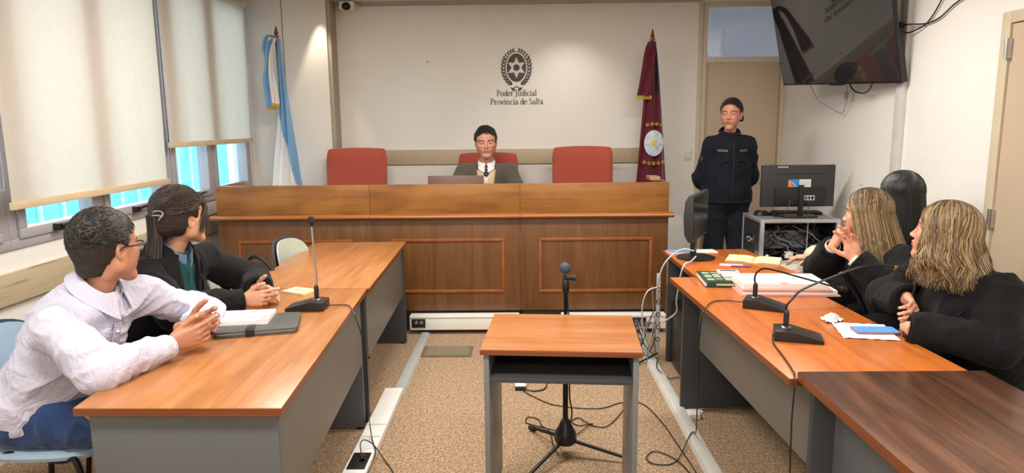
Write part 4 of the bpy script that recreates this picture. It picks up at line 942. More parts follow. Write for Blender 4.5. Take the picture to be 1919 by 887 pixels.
m = MB(); m.tube([(-1.50+.016+.017*math.cos(a), 6.5, CEIL-.05+.017*math.sin(a)) for a in [i*PI/8 for i in range(17)]], .005, 6); m.build('cable_ring', WHT2, t, smooth=True, world=True)
m = MB().ball((-.86, YB-.002, 2.16), .008); tag(m.build('wall_plug_hole', plain('plug_hole_grey', (.25, .22, .18), .8)), 'tiny dark plug hole in the back wall above the left red chair', 'wall fitting')

# ------------------------------------------------------------------ emblem and lettering on the back wall
def serif_text(body, width, cap, MX):
    def arc(cx_, cy_, rx, ry, a0, a1, n=18): return [(cx_+rx*math.cos(D(a0+(a1-a0)*k/n)), cy_+ry*math.sin(D(a0+(a1-a0)*k/n))) for k in range(n+1)]
    def sf(x, y, w_=.15): return ('s', [(x-w_, y), (x+w_, y)])
    X = .66
    G = {'P': (.70, [[(.2, 0), (.2, 1)], [(.2, .96)]+arc(.34, .73, .26, .23, 90, -90)+[(.2, .50)], sf(.2, .022), sf(.14, .978, .10)]),
         'o': (.66, [arc(.33, X/2, .24, X/2-.02, 0, 360, 28)]), 'd': (.70, [arc(.31, X/2, .22, X/2-.02, 0, 360, 28), [(.53, .0), (.53, 1)], sf(.47, .975, .09), sf(.59, .022, .08)]),
         'e': (.58, [[(.08, .37), (.50, .37)], arc(.30, X/2, .22, X/2-.02, 8, 320, 26)]), 'r': (.50, [[(.17, 0), (.17, X)], arc(.33, .46, .16, .17, 170, 50, 10), sf(.18, .022), sf(.12, X-.02, .08)]),
         'J': (.42, [[(.22, .98), (.22, .08), (.17, -.12), (.04, -.20)], sf(.22, .978)]), 'u': (.72, [[(.15, X), (.15, .22)]+arc(.32, .21, .17, .19, 180, 300, 8), [(.54, X), (.54, 0)], sf(.10, X-.02, .08), sf(.49, X-.02, .08), sf(.60, .022, .07)]),
         'i': (.34, [[(.17, 0), (.17, X)], ('s', [(.17, .86), (.175, .86)]), arc(.17, .88, .03, .03, 0, 360, 8), sf(.17, .022, .12), sf(.12, X-.02, .08)]), 'c': (.56, [arc(.31, X/2, .22, X/2-.02, 45, 320, 24)]),
         'a': (.60, [arc(.26, .46, .16, .18, 160, 20, 10)+[(.42, .40), (.42, .06), (.54, .03)], arc(.27, .18, .17, .16, 70, 360, 16)+[(.42, .22)]]), 'l': (.34, [[(.17, 0), (.17, 1)], sf(.17, .022, .12), sf(.12, .978, .08)]),
         'v': (.62, [[(.08, X), (.31, .02)], [(.55, X), (.31, .02)], sf(.09, X-.02, .11), sf(.54, X-.02, .09)]), 'n': (.74, [[(.17, 0), (.17, X)], arc(.36, .44, .19, .20, 170, 0, 12)+[(.55, 0)], sf(.17, .022, .12), sf(.55, .022, .12), sf(.12, X-.02, .08)]),
         'S': (.60, [arc(.31, .75, .19, .22, 30, 200, 12)+[(.22, .60), (.40, .46)]+arc(.29, .25, .20, .23, 40, -150, 14)]), 't': (.42, [[(.18, .88), (.18, .16)]+arc(.28, .14, .10, .12, 180, 300, 8), ('s', [(.04, X-.02), (.36, X-.02)])]), ' ': (.32, [])}
    tot = sum(G[ch][0] for ch in body); k = width/tot; x0 = -width/2; m = MB()
    for ch in body:
        adv, st = G[ch]
        for s in st:
            pts = s[1] if isinstance(s, tuple) else s; rows = [[], []]; P = [Vector((x0+p[0]*k, p[1]*cap, 0)) for p in pts]
            for i, p in enumerate(P):
                dd = (P[min(i+1, len(P)-1)]-P[max(i-1, 0)]); dd = dd.normalized() if dd.length > 1e-9 else Vector((1, 0, 0)); w_ = cap*(.030 if isinstance(s, tuple) else .028+.055*abs(dd.y)); nn = Vector((-dd.y, dd.x, 0))*w_
                rows[0].append(MX @ (p+nn)); rows[1].append(MX @ (p-nn))
            m.grid(rows, .001)
        x0 += adv*k
    return m
EMB = plain('emblem_dark', srgb(74, 70, 62), .6)
LET = plain('lettering_grey', srgb(120, 110, 92), .6)
t = thing('wall_emblem', 'dark oval star emblem with laurel wreath and lettering on the back wall', 'emblem', (-.03, YB, 2.08))
ec = Vector((-.031, YB, 2.097)); MW = Matrix(((1, 0, 0, ec.x), (0, 0, 1, YB-.003), (0, 1, 0, ec.z), (0, 0, 0, 1)))
def star6(r0, r1, n=6, ph=PI/2, sx=1, sy=1): return [((r0 if k % 2 == 0 else r1)*math.cos(ph+k*PI/n)*sx, (r0 if k % 2 == 0 else r1)*math.sin(ph+k*PI/n)*sy) for k in range(2*n)]
def flat(pts, y0=0, y1=.003, m=None): return (m or MB()).prism(ccw(pts), -y1, -y0, MW)
EW, EH = .090, .129
m = flat([(EW*math.cos(a), EH*math.sin(a)) for a in [i*2*PI/48 for i in range(48)]], 0, .002); m.build('shield', EMB, t, world=True)
m = flat(star6(.098, .050, sx=.92), .002, .0035); m.build('star', plain('emblem_light', (.74, .72, .66), .6), t, world=True)
m = flat([(.030*math.cos(a), .030*math.sin(a)) for a in [i*2*PI/32 for i in range(32)]], .0035, .005); sc = m.build('star_centre', EMB, t, world=True)
m = MB(); m.tube([MW @ Vector((.107*math.cos(a), .146*math.sin(a), -.002)) for a in [D(-66)+i*(D(312))/40 for i in range(41)]], .0016, 4); m.build('wreath_ring', LET, t, world=True)
def leafshape(c, ang, ln, wd, m):
    P = []
    for k in range(12):
        a = 2*PI*k/12; u = ln*.5*math.cos(a); v = wd*.5*math.sin(a)*(1-.35*math.cos(a))
        P.append((c[0]+u*math.cos(ang)-v*math.sin(ang), c[1]+u*math.sin(ang)+v*math.cos(ang)))
    flat(P, 0, .003, m)
m = MB()
for s in (-1, 1):
    for k in range(13):
        a = D(-62)+k*D(146)/12.5; cx_, cy_ = s*.118*math.cos(a), .158*math.sin(a); tang = math.atan2(.158*math.cos(a), -s*.118*math.sin(a))
        sz = 1.0 if k < 9 else .72
        leafshape((cx_+s*.016*math.cos(a), cy_+.012*math.sin(a)), tang-s*.55, .046*sz, .017*sz, m)
        leafshape((cx_-s*.009*math.cos(a), cy_-.006*math.sin(a)), tang+s*.40, .036*sz, .013*sz, m)
for s in (-1, 1):
    leafshape((s*.034, -.196), D(90+s*-50), .05, .022, m); leafshape((s*.012, -.178), D(90+s*60), .045, .008, m)
m.build('laurel_wreath', EMB, t, world=True)
for body, z, wd, hh in (('Poder Judicial', 1.838, .378, .070), ('Provincia de Salta', 1.760, .500, .070)):
    serif_text(body, wd, .056, Matrix(((1, 0, 0, -.031), (0, 0, 1, YB-.0015), (0, 1, 0, z), (0, 0, 0, 1)))).build('lettering', LET, t, world=True)

# ------------------------------------------------------------------ flags
def gauss(x, c, w_): return math.exp(-((x-c)/w_)**2)
FRNG = plain('gold_fringe', srgb(196, 168, 60), .5, metal=.3, bumps=.6, bscale=200)
def flag(name, label, base, ztop, zbot, outline, colours, matlist, folds, lean=(0, 0), yaw_=0):
    t = thing(name, label, 'flag', (base[0], base[1], base[2]), yaw_)
    bz = base[2]
    topv = Vector((lean[0], lean[1], ztop-bz))
    m = MB(); m.cyl((0, 0, .03), topv, .014, 14); m.build('pole', plain('flag_pole_wood', srgb(120, 72, 40), .4), t, smooth=True)
    m = MB(); m.lathe([(.012, -.02), (.022, -.015), (.024, 0), (.012, .008), (.020, .02), (.012, .05), (.002, .085)], 16, tuple(topv)); m.build('finial', plain('bronze', srgb(150, 96, 50), .35, metal=.7), t, smooth=True)
    MB().lathe([(.13, 0), (.13, .02), (.05, .035), (.025, .09), (.018, .10)], 28).build('stand_base', BLK, t, smooth=True)
    # cloth: gathered folds around the pole; outline(z)->(xl,xr)
    NZ, NX = 90, 56; rows = []; mats = []
    for side in (0,):
        for j in range(NZ+1):
            k = j/NZ; z = ztop-.03-bz+(zbot-ztop+.03)*k; xl, xr = outline(k); rr = []
            for i in range(NX+1):
                u = i/NX; x = xl+(xr-xl)*u
                y = -.03-.035*math.sin(folds*PI*u+2.2*k)*min(1, .25+k)*(.4+.6*u) - .03*math.sin(PI*u)
                rr.append(Vector((x, y, z)))
            rows.append(rr)
    m = MB(); m.grid(rows, .004)
    for q in range(len(m.f)):
        f = m.f[q]; c = sum((Vector(m.v[i]) for i in f), Vector((0, 0, 0)))/4
        j = (ztop-.03-bz-c.z)/(ztop-.03-zbot)
        m.m[q] = colours(c.x, c.z+bz, j)
    cl = m.build('flag_cloth', matlist, t, smooth=True)
    return t, cl
SKY = fabric('sky_blue_satin', srgb(122, 170, 214), 150, .55, .05); WSAT = fabric('white_satin', srgb(232, 228, 226), 150, .55, .03)
MAR = fabric('maroon_satin', srgb(96, 22, 40), 150, .55, .08); BSAT = fabric('black_satin', (.015, .014, .018), 150, .5, .05)
GOLDT = plain('gold_thread', srgb(206, 160, 60), .5)
def olA(k):
    # pixel-read silhouette of the hanging cloth, in metres about the pole
    xl = -.012-.05*k if k < .45 else -.0345-.115*(k-.45)/.55
    xr = .012+.12*k**1.3
    return xl, xr
def colA(x, z, j):
    xr = .012+.12*j**1.3
    return 1 if (z < 1.72 and x < -.045+(1.72-z)*.20) else 0
ta, ca = flag('blue_white_flag', 'light blue and white flag with gold fringe on a pole at the left', (-2.09, 6.18, .14), 2.36, .95, olA, colA, [SKY, WSAT], 5, lean=(-.03, 0))
# gathered ribbon at the top of the blue flag
def ribbon(t, name, pts, w0, w1, mats, band, fold=.012, n=10):
    P = smooth_path(pts, 8); rows = []
    for i, p in enumerate(P):
        k = i/(len(P)-1); w_ = w0+(w1-w0)*k
        rows.append([Vector((p.x+(u/n-.5)*w_, p.y+fold*math.sin(u/n*PI*3+k*5), p.z)) for u in range(n+1)])
    m = MB(); m.grid(rows, .004)
    for q, f in enumerate(m.f):
        c = (q % n) if q < (len(P)-1)*n else n//2; m.m[q] = band(c/n)
    return m.build(name, mats, t, smooth=True), rows[-1]
r1, endr = ribbon(ta, 'ribbon', [(-.035, -.05, 2.19), (-.075, -.10, 2.12), (-.078, -.11, 1.96), (-.095, -.11, 1.86), (-.082, -.11, 1.72), (-.072, -.11, 1.60)], .05, .085, [SKY, WSAT], lambda c: 1 if .55 < c < .75 else 0, .014)
r3, endr3 = ribbon(ta, 'ribbon', [(-.02, -.07, 2.19), (-.045, -.12, 2.05), (-.05, -.13, 1.90), (-.038, -.125, 1.78), (-.030, -.12, 1.63)], .03, .06, [SKY, WSAT], lambda c: 1 if .25 < c < .7 else 0, .010)
rb, eb = ribbon(ta, 'bow', [(-.02, -.07, 2.20), (-.075, -.09, 2.21), (-.10, -.10, 2.13), (-.085, -.10, 2.05), (-.06, -.10, 2.09)], .035, .06, [SKY, WSAT], lambda c: 1 if c > .75 else 0, .012)
for e_ in (endr, endr3):
    m = MB(); 
    for k in range(16):
        p = e_[0].lerp(e_[-1], k/15); m.tube([p+Vector((0, -.006, .008)), p+Vector((.002*math.sin(k), -.008, -.022-.005*math.sin(k*2.1)))], .0028, 5)
    m.build('gold_fringe', FRNG, ta, smooth=True)
def olB(k):
    xl = -.02-.11*k**.9-.005; xr = .02+.115*k**.8+.02*k
    if k < .10: xl = -.02
    return xl, xr
def colB(x, z, j): return 1 if (x > .008+.02*j and 2.22 > z > 1.84+0*(x) and (z-1.80) > -(x-.05)*1.2) else 0
tb, cb = flag('maroon_flag', 'dark red flag with white oval badge and gold stars on a pole', (1.175, 6.30, .14), 2.31, .95, olB, colB, [MAR, BSAT], 5)
rr, endb = ribbon(tb, 'ribbon', [(-.01, -.05, 2.14), (-.035, -.10, 2.07), (-.055, -.12, 1.90), (-.070, -.125, 1.78), (-.085, -.12, 1.665)], .07, .135, [MAR, plain('wine_satin', srgb(112, 30, 50), .5)], lambda c: 1 if (int(c*10) % 3 == 0) else 0, .012)
m = MB()
for k in range(24):
    p = endb[0].lerp(endb[-1], k/23); m.tube([p+Vector((0, -.006, .008)), p+Vector((.002*math.sin(k), -.008, -.024-.004*math.sin(k*2.1)))], .0028, 5)
m.build('gold_fringe', FRNG, tb, smooth=True)
# badge + stars embroidered: thin raised shapes following the cloth front
def onflag(x, z):                # front of the maroon cloth, local coords
    return -.092
bd = Vector((.015, onflag(0, 0), 1.395-.14))
MF = Matrix(((1, 0, 0, bd.x), (0, 0, 1, bd.y), (0, 1, 0, bd.z), (0, 0, 0, 1)))
m = MB(); m.prism([(.086*math.cos(a), .116*math.sin(a)) for a in [i*2*PI/40 for i in range(40)]], -.004, .012, MF)
bm_, nt, bs = nodes_of('satin_badge'); v_ = tex_coord(nt); nn_ = noise(nt, v_, 26, 4, .7); L(nt, ramp(nt, nn_, [(.35, srgb(150, 176, 206)), (.55, srgb(214, 222, 226)), (.7, srgb(170, 190, 180))]), bs.inputs['Base Color']); bs.inputs['Roughness'].default_value = .5
bb = m.build('badge', bm_, tb, bevel=.003)
m = MB(); m.prism(star6(.030, .020, 8), -.008, 0, MF); m.build('badge_sun', plain('sun_yellow', srgb(226, 190, 60), .5), bb)
for zz, nst, bow in ((1.565, 4, 1), (1.215, 5, -1)):
    for k in range(nst):
        u = (k-(nst-1)/2); x = .018+u*.042; z = zz-.14-.006*u*u*0.5*bow
        MS = Matrix(((1, 0, 0, x), (0, 0, 1, onflag(0, 0)+.002), (0, 1, 0, z), (0, 0, 0, 1)))
        m = MB(); m.prism(star6(.019, .011), -.003, .008, MS); o = m.build('gold_star', GOLDT, tb)
        m = MB(); m.prism(star6(.007, .006), -.0045, -.003, MS); m.build('star_centre', MAR, o)
# ================================================================== PEOPLE : distance-field sculpting helpers
def A3(p): return np.array(p, dtype=np.float64)
def _hash(ix, iy, iz):
    n = (ix*73856093) ^ (iy*19349663) ^ (iz*83492791); n = (n ^ (n >> 13))*1274126177
    return ((n ^ (n >> 16)) & 0xffff)/65535.0
def vnoise(P):
    I = np.floor(P).astype(np.int64); f = P-I; f = f*f*(3-2*f); o = 0
    for dx in (0, 1):
        wx = f[..., 0] if dx else 1-f[..., 0]
        for dy in (0, 1):
            wy = f[..., 1] if dy else 1-f[..., 1]
            for dz in (0, 1):
                wz = f[..., 2] if dz else 1-f[..., 2]
                o = o+_hash(I[..., 0]+dx, I[..., 1]+dy, I[..., 2]+dz)*wx*wy*wz
    return o
class Vol:
    def __init__(s, lo, hi, h):
        s.lo = A3(lo); s.h = h; s.n = np.maximum(4, np.ceil((A3(hi)-s.lo)/h).astype(int)+1)
        s.d = np.full(s.n, .2, dtype=np.float32); s.ax = [s.lo[i]+h*np.arange(s.n[i]) for i in range(3)]
    def _sl(s, lo, hi):
        a = np.clip(np.floor((A3(lo)-s.lo)/s.h).astype(int), 0, s.n-1); b = np.clip(np.ceil((A3(hi)-s.lo)/s.h).astype(int)+1, 1, s.n)
        if np.any(b <= a): return None, None
        sl = tuple(slice(a[i], b[i]) for i in range(3))
        X = s.ax[0][sl[0]][:, None, None]; Y = s.ax[1][sl[1]][None, :, None]; Z = s.ax[2][sl[2]][None, None, :]
        return sl, (X, Y, Z)
    def _op(s, sl, f, k, sub):
        a = s.d[sl]; f = f.astype(np.float32)
        if sub:
            f = -f
            if k > 0: h = np.maximum(k-np.abs(a-f), 0)/k; s.d[sl] = np.maximum(a, f)+h*h*k*.25
            else: s.d[sl] = np.maximum(a, f)
        else:
            if k > 0: h = np.maximum(k-np.abs(a-f), 0)/k; s.d[sl] = np.minimum(a, f)-h*h*k*.25
            else: s.d[sl] = np.minimum(a, f)
    def ell(s, c, r, R=None, k=.0, sub=False):
        c = A3(c); r = A3(r); m = (np.max(r) if R is not None else r)+k+.03; sl, g = s._sl(c-m, c+m)
        if sl is None: return s
        q = [g[i]-c[i] for i in range(3)]
        if R is not None: q = [q[0]*R[0][i]+q[1]*R[1][i]+q[2]*R[2][i] for i in range(3)]
        k0 = np.sqrt((q[0]/r[0])**2+(q[1]/r[1])**2+(q[2]/r[2])**2); k1 = np.sqrt((q[0]/r[0]**2)**2+(q[1]/r[1]**2)**2+(q[2]/r[2]**2)**2)+1e-9
        s._op(sl, np.where(k0 < .15, -np.min(r)*(1-k0), k0*(k0-1)/k1), k, sub); return s
    def cone(s, a, b, ra, rb=None, k=.0, sub=False):
        a = A3(a); b = A3(b); rb = ra if rb is None else rb; m = max(ra, rb)+k+.03; sl, g = s._sl(np.minimum(a, b)-m, np.maximum(a, b)+m)
        if sl is None: return s
        ab = b-a; L2 = ab@ab+1e-12; q = [g[i]-a[i] for i in range(3)]
        t = np.clip((q[0]*ab[0]+q[1]*ab[1]+q[2]*ab[2])/L2, 0, 1)
        d = np.sqrt((q[0]-ab[0]*t)**2+(q[1]-ab[1]*t)**2+(q[2]-ab[2]*t)**2)-(ra+(rb-ra)*t); s._op(sl, d, k, sub); return s
    def half(s, p, n, k=0, box=None):        # cut away everything on the +n side of p (optionally inside a box only)
        p = A3(p); n = A3(n); n = n/np.linalg.norm(n)
        sl, g = s._sl(s.lo if box is None else A3(box[0]), s.lo+s.h*s.n if box is None else A3(box[1]))
        if sl is None: return s
        f = -((g[0]-p[0])*n[0]+(g[1]-p[1])*n[1]+(g[2]-p[2])*n[2])+0*s.d[sl]; s._op(sl, f, k, True); return s
    def disp(s, fn, band=.03):
        m = np.abs(s.d) < band; idx = np.argwhere(m)
        if len(idx): P = s.lo+idx*s.h; s.d[m] += fn(P).astype(np.float32)
        return s
    def sample(s, P):
        q = (A3(P)-s.lo)/s.h; q = np.clip(q, 0, s.n-1.001); i = q.astype(int); f = q-i; o = 0
        for dx in (0, 1):
            for dy in (0, 1):
                for dz in (0, 1):
                    o += s.d[i[0]+dx, i[1]+dy, i[2]+dz]*((f[0] if dx else 1-f[0])*(f[1] if dy else 1-f[1])*(f[2] if dz else 1-f[2]))
        return o
    def project(s, P, dr, far=.35, off=.002):   # start outside, walk along dr until the surface
        P = A3(P); dr = A3(dr)/np.linalg.norm(dr); t = 0
        while t < far:
            d = s.sample(P+dr*t)
            if d < .0008: break
            t += max(.001, min(d*.7, .02))
        return Vector(P+dr*(t)-dr*off)
    def mesh(s):
        d = s.d.copy(); d[0] = d[-1] = .1; d[:, 0] = d[:, -1] = .1; d[:, :, 0] = d[:, :, -1] = .1
        S = d < 0; nx, ny, nz = S.shape; c = np.zeros((nx-1, ny-1, nz-1), np.int8)
        for dx in (0, 1):
            for dy in (0, 1):
                for dz in (0, 1): c += S[dx:nx-1+dx, dy:ny-1+dy, dz:nz-1+dz]
        act = (c > 0) & (c < 8); idx = np.argwhere(act); id_ = np.full(act.shape, -1, np.int64); id_[act] = np.arange(len(idx))
        acc = np.zeros((len(idx), 3)); cnt = np.zeros(len(idx)); cor = [(a, b, e) for a in (0, 1) for b in (0, 1) for e in (0, 1)]
        V = {q: d[idx[:, 0]+q[0], idx[:, 1]+q[1], idx[:, 2]+q[2]] for q in cor}
        for q in cor:
            for ax in range(3):
                if q[ax] == 0:
                    q2 = list(q); q2[ax] = 1; q2 = tuple(q2); a = V[q]; b = V[q2]; m = (a < 0) != (b < 0); t = np.where(m, a/(a-b+1e-20), 0)
                    p = np.zeros((len(idx), 3)); p[:] = q; p[:, ax] = t; acc += p*m[:, None]; cnt += m
        P = s.lo+(idx+acc/cnt[:, None])*s.h; F = []
        for ax in range(3):
            sa = [slice(0, None)]*3; sb = [slice(0, None)]*3; sa[ax] = slice(0, -1); sb[ax] = slice(1, None)
            A = S[tuple(sa)]; B = S[tuple(sb)]; e = np.argwhere(A != B); u, v = [(1, 2), (2, 0), (0, 1)][ax]
            ok = (e[:, u] > 0) & (e[:, v] > 0) & (e[:, u] < S.shape[u]-1) & (e[:, v] < S.shape[v]-1); e = e[ok]
            def cell(du, dv): q = e.copy(); q[:, u] += du; q[:, v] += dv; return id_[q[:, 0], q[:, 1], q[:, 2]]
            Q = np.stack([cell(-1, -1), cell(0, -1), cell(0, 0), cell(-1, 0)], 1); fl = ~A[e[:, 0], e[:, 1], e[:, 2]]; Q[fl] = Q[fl][:, ::-1]; F.append(Q)
        return P, np.concatenate(F)
class Body:                     # gathers several sculpted surfaces into ONE mesh
    def __init__(s): s.P = []; s.F = []; s.M = []; s.n = 0
    def add(s, P, F, M=0): 
        s.P.append(P); s.F.append(F+s.n); s.n += len(P); s.M.append(np.full(len(F), M) if np.isscalar(M) else M); return s
    def build(s, name, mats, parent, smooth_it=1):
        P = np.concatenate(s.P); F = np.concatenate(s.F); M = np.concatenate(s.M); me = bpy.data.meshes.new(name)
        me.vertices.add(len(P)); me.vertices.foreach_set('co', P.ravel()); me.loops.add(len(F)*4); me.loops.foreach_set('vertex_index', F.ravel().astype(np.int32))
        me.polygons.add(len(F)); me.polygons.foreach_set('loop_start', np.arange(len(F), dtype=np.int32)*4); me.update(calc_edges=True); me.validate()
        for m in mats: me.materials.append(m)
        if len(M) == len(me.polygons): me.polygons.foreach_set('material_index', M.astype(np.int32))
        me.polygons.foreach_set('use_smooth', [True]*len(me.polygons))
        o = bpy.data.objects.new(name, me); COL.objects.link(o); o.parent = parent; bpy.context.view_layer.update(); o.matrix_parent_inverse = parent.matrix_world.inverted()
        if smooth_it: sm = o.modifiers.new('relax', 'SMOOTH'); sm.factor = .5; sm.iterations = smooth_it
        return o
def xf(P, M):
    M = np.array(M); return P@M[:3, :3].T+M[:3, 3]
def skin_mat(name, c, red=(.55, .16, .12)):
    m, nt, bs = nodes_of(name); v = tex_coord(nt); n = noise(nt, v, 9, 4, .6); n2 = noise(nt, v, 260, 2)
    lo = tuple(a*.86+b*.14 for a, b in zip(c, red)); L(nt, ramp(nt, n, [(.35, lo), (.65, c)]), bs.inputs['Base Color'])
    bs.inputs['Roughness'].default_value = .48; bs.inputs['Subsurface Weight'].default_value = .12; bs.inputs['Subsurface Radius'].default_value = (1, .35, .2); bs.inputs['Subsurface Scale'].default_value = .008
    bump(nt, bs, n2, .12, .001); return m
# ---- head -----------------------------------------------------------------
def head_vol(h=.0026, fem=False, full=1.0, jaw=1.0, nose=1.0):
    v = Vol((-.105, -.135, -.165), (.105, .140, .140), h)
    v.ell((0, -.016, .032), (.076, .094, .090)); v.ell((0, .018, -.02), (.062*full, .070, .082), k=.03)
    v.ell((0, .040, .045), (.056, .045, .045), k=.03)
    for s in (-1, 1):
        v.cone((s*.042*full*jaw, .004, -.062), (s*.014*jaw, .066, -.101), .018*full, .015, k=.03)
        v.cone((s*.050*full, .010, -.014), (s*.042*full*jaw, .004, -.062), .017, .017, k=.03)
        v.ell((s*.040*full, .060, -.022), (.022, .022, .020), k=.022)       # cheek
        if not fem: v.cone((s*.012, .085, .020), (s*.044, .070, .022), .007, .007, k=.014)
        else: v.cone((s*.012, .082, .020), (s*.044, .070, .022), .005, .005, k=.014)
    for s in (-1, 1): v.ell((s*.036*full, .044, -.048), (.022, .026, .026), k=.02)
    v.ell((0, .070, -.103), (.022*jaw, .018, .015), k=.02)                    # chin
    v.ell((0, .074, -.060), (.030, .018, .024), k=.02)                        # muzzle
    for s in (-1, 1): v.ell((s*.032, .097, .000), (.019, .016, .0115), k=.013, sub=True)
    v.cone((0, .083, .010), (0, .100*nose, -.026), .0065, .0085, k=.012); v.ell((0, .104*nose, -.031), (.0095, .0095, .0085), k=.007)
    for s in (-1, 1):
        v.ell((s*.0115, .095, -.034), (.0075, .009, .0065), k=.006); v.ell((s*.0065, .100, -.0405), (.0032, .005, .003), k=.002, sub=True)
    # lids around the eyeball
    for s in (-1, 1):
        v.ell((s*.0315, .0745, .000), (.0150, .0140, .0135), k=.005); v.ell((s*.0315, .0905, -.0008), (.0118, .0100, .0042 if not fem else .0048), k=.0015, sub=True)
    v.ell((0, .0915, -.0565), (.0215, .0085, .0052), k=.004); v.ell((0, .0905, -.0675), (.0185, .0085, .0062), k=.004); v.ell((0, .1010, -.0620), (.0235, .0080, .0013), k=.0015, sub=True)
    for s in (-1, 1):                                                          # ears
        a = s*D(26); R = [[math.cos(a), -math.sin(a), 0], [math.sin(a), math.cos(a), 0], [0, 0, 1]]
        v.ell((s*.0765, -.006, -.008), (.0065, .0180, .0310), R, k=.004); v.ell((s*.0740, .000, -.032), (.006, .010, .012), R, k=.004)
        v.ell((s*.0825, .000, -.005), (.0048, .0100, .0200), R, k=.004, sub=True); v.ell((s*.0785, .006, -.012), (.005, .006, .007), R, k=.003, sub=True)
    v.cone((0, -.010, -.045), (0, -.016, -.078), .050 if not fem else .044, .046 if not fem else .039, k=.02)
    return v
EYEW = plain('eye_white', (.72, .69, .66), .2, var=.02); IRIS = plain('iris_brown', (.05, .022, .012), .15); PUP = plain('pupil_black', (.004, .004, .004), .1)
def build_head(body, M, parent, v, fem, browmat, lash=True, brows=True, browlift=0):
    P, F = v.mesh(); C = P[F].mean(1)
    lip = (C[:, 1] > .078) & ((C[:, 0]/.0225)**2+((C[:, 2]+.0625)/.0105)**2 < 1)
    body.add(xf(P, M), F, np.where(lip, 1, 0))
    for s in (-1, 1):
        m = MB(); n = 20; rings = 14; vs = [(0, .0128, 0)]; fs = []
        for j in range(1, rings):
            t = PI*j/rings
            for k in range(n): a = 2*PI*k/n; vs.append((.0128*math.sin(t)*math.cos(a), .0128*math.cos(t), .0128*math.sin(t)*math.sin(a)))
        vs.append((0, -.0128, 0))
        for k in range(n): m.m.append(2); fs.append((0, 1+k, 1+(k+1) % n))
        for j in range(rings-2):
            for k in range(n): m.m.append(1 if j == 0 else (1 if j < 1 else 0)); fs.append((1+j*n+k, 1+(j+1)*n+k, 1+(j+1)*n+(k+1) % n, 1+j*n+(k+1) % n))
        for k in range(n): m.m.append(0); fs.append((len(vs)-1, 1+(rings-2)*n+(k+1) % n, 1+(rings-2)*n+k))
        m.v = [tuple(M @ Vector((x+s*.0315, y+.0742, z))) for x, y, z in vs]; m.f = fs
        m.build('eye', [EYEW, IRIS, PUP], parent, smooth=True, world=True)
        if brows:
            m = MB(); 
            for q in range(26):
                u = q/25; x = s*(.012+.036*u); z = .0225+browlift+.008*math.sin(u*PI*.75)-.004*u
                for w_ in (-1, 0, 1):
                    p = v.project((x, .16, z+w_*(.0014 if fem else .0021)*min(1, .35+u*4)*(1-.6*u)), (0, -1, 0), off=.0008); e = v.project((x+s*.008, .16, z+w_*.0014+.003*(1-u)-.001), (0, -1, 0), off=.0012)
                    m.tube([M @ p, M @ e], [.0011, .0004], 4)
            m.build('eyebrow', browmat, parent, world=True)
        if lash:
            m = MB(); pts = []
            for q in range(9):
                u = q/8; x = s*(.0315+(-.0115+.023*u)); z = .0040*math.sin(PI*u)*1.0+.0004
                pts.append(M @ v.project((x, .16, z+.0005), (0, -1, 0), off=.0005))
            m.tube(pts, .0008, 4); m.build('eyelash', browmat, parent, world=True)
# ---- hand -----------------------------------------------------------------
def hand_mesh(side, curl=(20, 25, 15), curls=None, spread=5, thumb=(35, 20, 10), thumb_out=45, sc=1.0, h=.0019, slim=1.0):
    """fingers along +X, palm faces -Z, thumb on the +Y side (right hand); side=-1 mirrors it"""
    v = Vol((-.06, -.095, -.13), (.215, .105, .07), h)
    roots = [(.088, .028, 0), (.092, .0085, .002), (.088, -.0105, .001), (.080, -.0285, -.003)]
    lens = [(.042, .025, .020), (.046, .029, .021), (.043, .027, .021), (.034, .020, .018)]; rad = [.0092, .0094, .0089, .0078]
    v.cone((-.05, 0, 0), (0, 0, 0), .026*slim, .024*slim)
    for i, r in enumerate(roots): v.cone((.008, r[1]*.62, 0), (r[0], r[1], r[2]), .0165*slim, .0108*slim, k=.012)
    v.ell((.045, .026, -.010), (.032, .014, .013), k=.012); v.ell((.045, -.024, -.008), (.032, .012, .012), k=.012)
    nails = []
    for i, r in enumerate(roots):
        cs = curls[i] if curls else curl; a = 0; yw = D((1.5-i)*spread); p = A3(r); R0 = rad[i]*slim
        for j in range(3):
            a += D(cs[j]); dr = A3((math.cos(a)*math.cos(yw), math.cos(a)*math.sin(yw), -math.sin(a))); q = p+dr*lens[i][j]
            v.cone(p, q, R0*(1-.07*j), R0*(1-.07*(j+1)), k=.003 if j else .006); v.ell(p, (R0*1.04,)*3, k=.003)
            if j == 2: up_ = A3((math.sin(a)*math.cos(yw), math.sin(a)*math.sin(yw), math.cos(a))); nails.append((q+up_*R0*.55-dr*.003, R0*.62))
            p = q
    a0 = D(thumb_out); p = A3((.022, .024, -.008)); pitch_ = -D(thumb[0]); el = 0
    for j, ln in enumerate((.040, .034, .027)):
        az = a0-D(thumb[1])*(j > 0)-D(thumb[2])*(j > 1); dr = A3((math.cos(az)*math.cos(pitch_), math.sin(az)*math.cos(pitch_), math.sin(pitch_))); q = p+dr*ln
        v.cone(p, q, (.015, .0112, .0105)[j]*slim, (.0112, .0105, .0090)[j]*slim, k=.008 if j == 0 else .004); 
        if j == 2: nails.append((q-dr*.004+A3((0, 0, .007)), .0065))
        p = q
    P, F = v.mesh(); C = P[F].mean(1); M_ = np.zeros(len(F))
    for c, r in nails: M_[np.linalg.norm(C-c, axis=1) < r] = 2
    P = P*sc
    if side < 0: P = P*A3((1, -1, 1)); F = F[:, ::-1]
    return P, F, M_
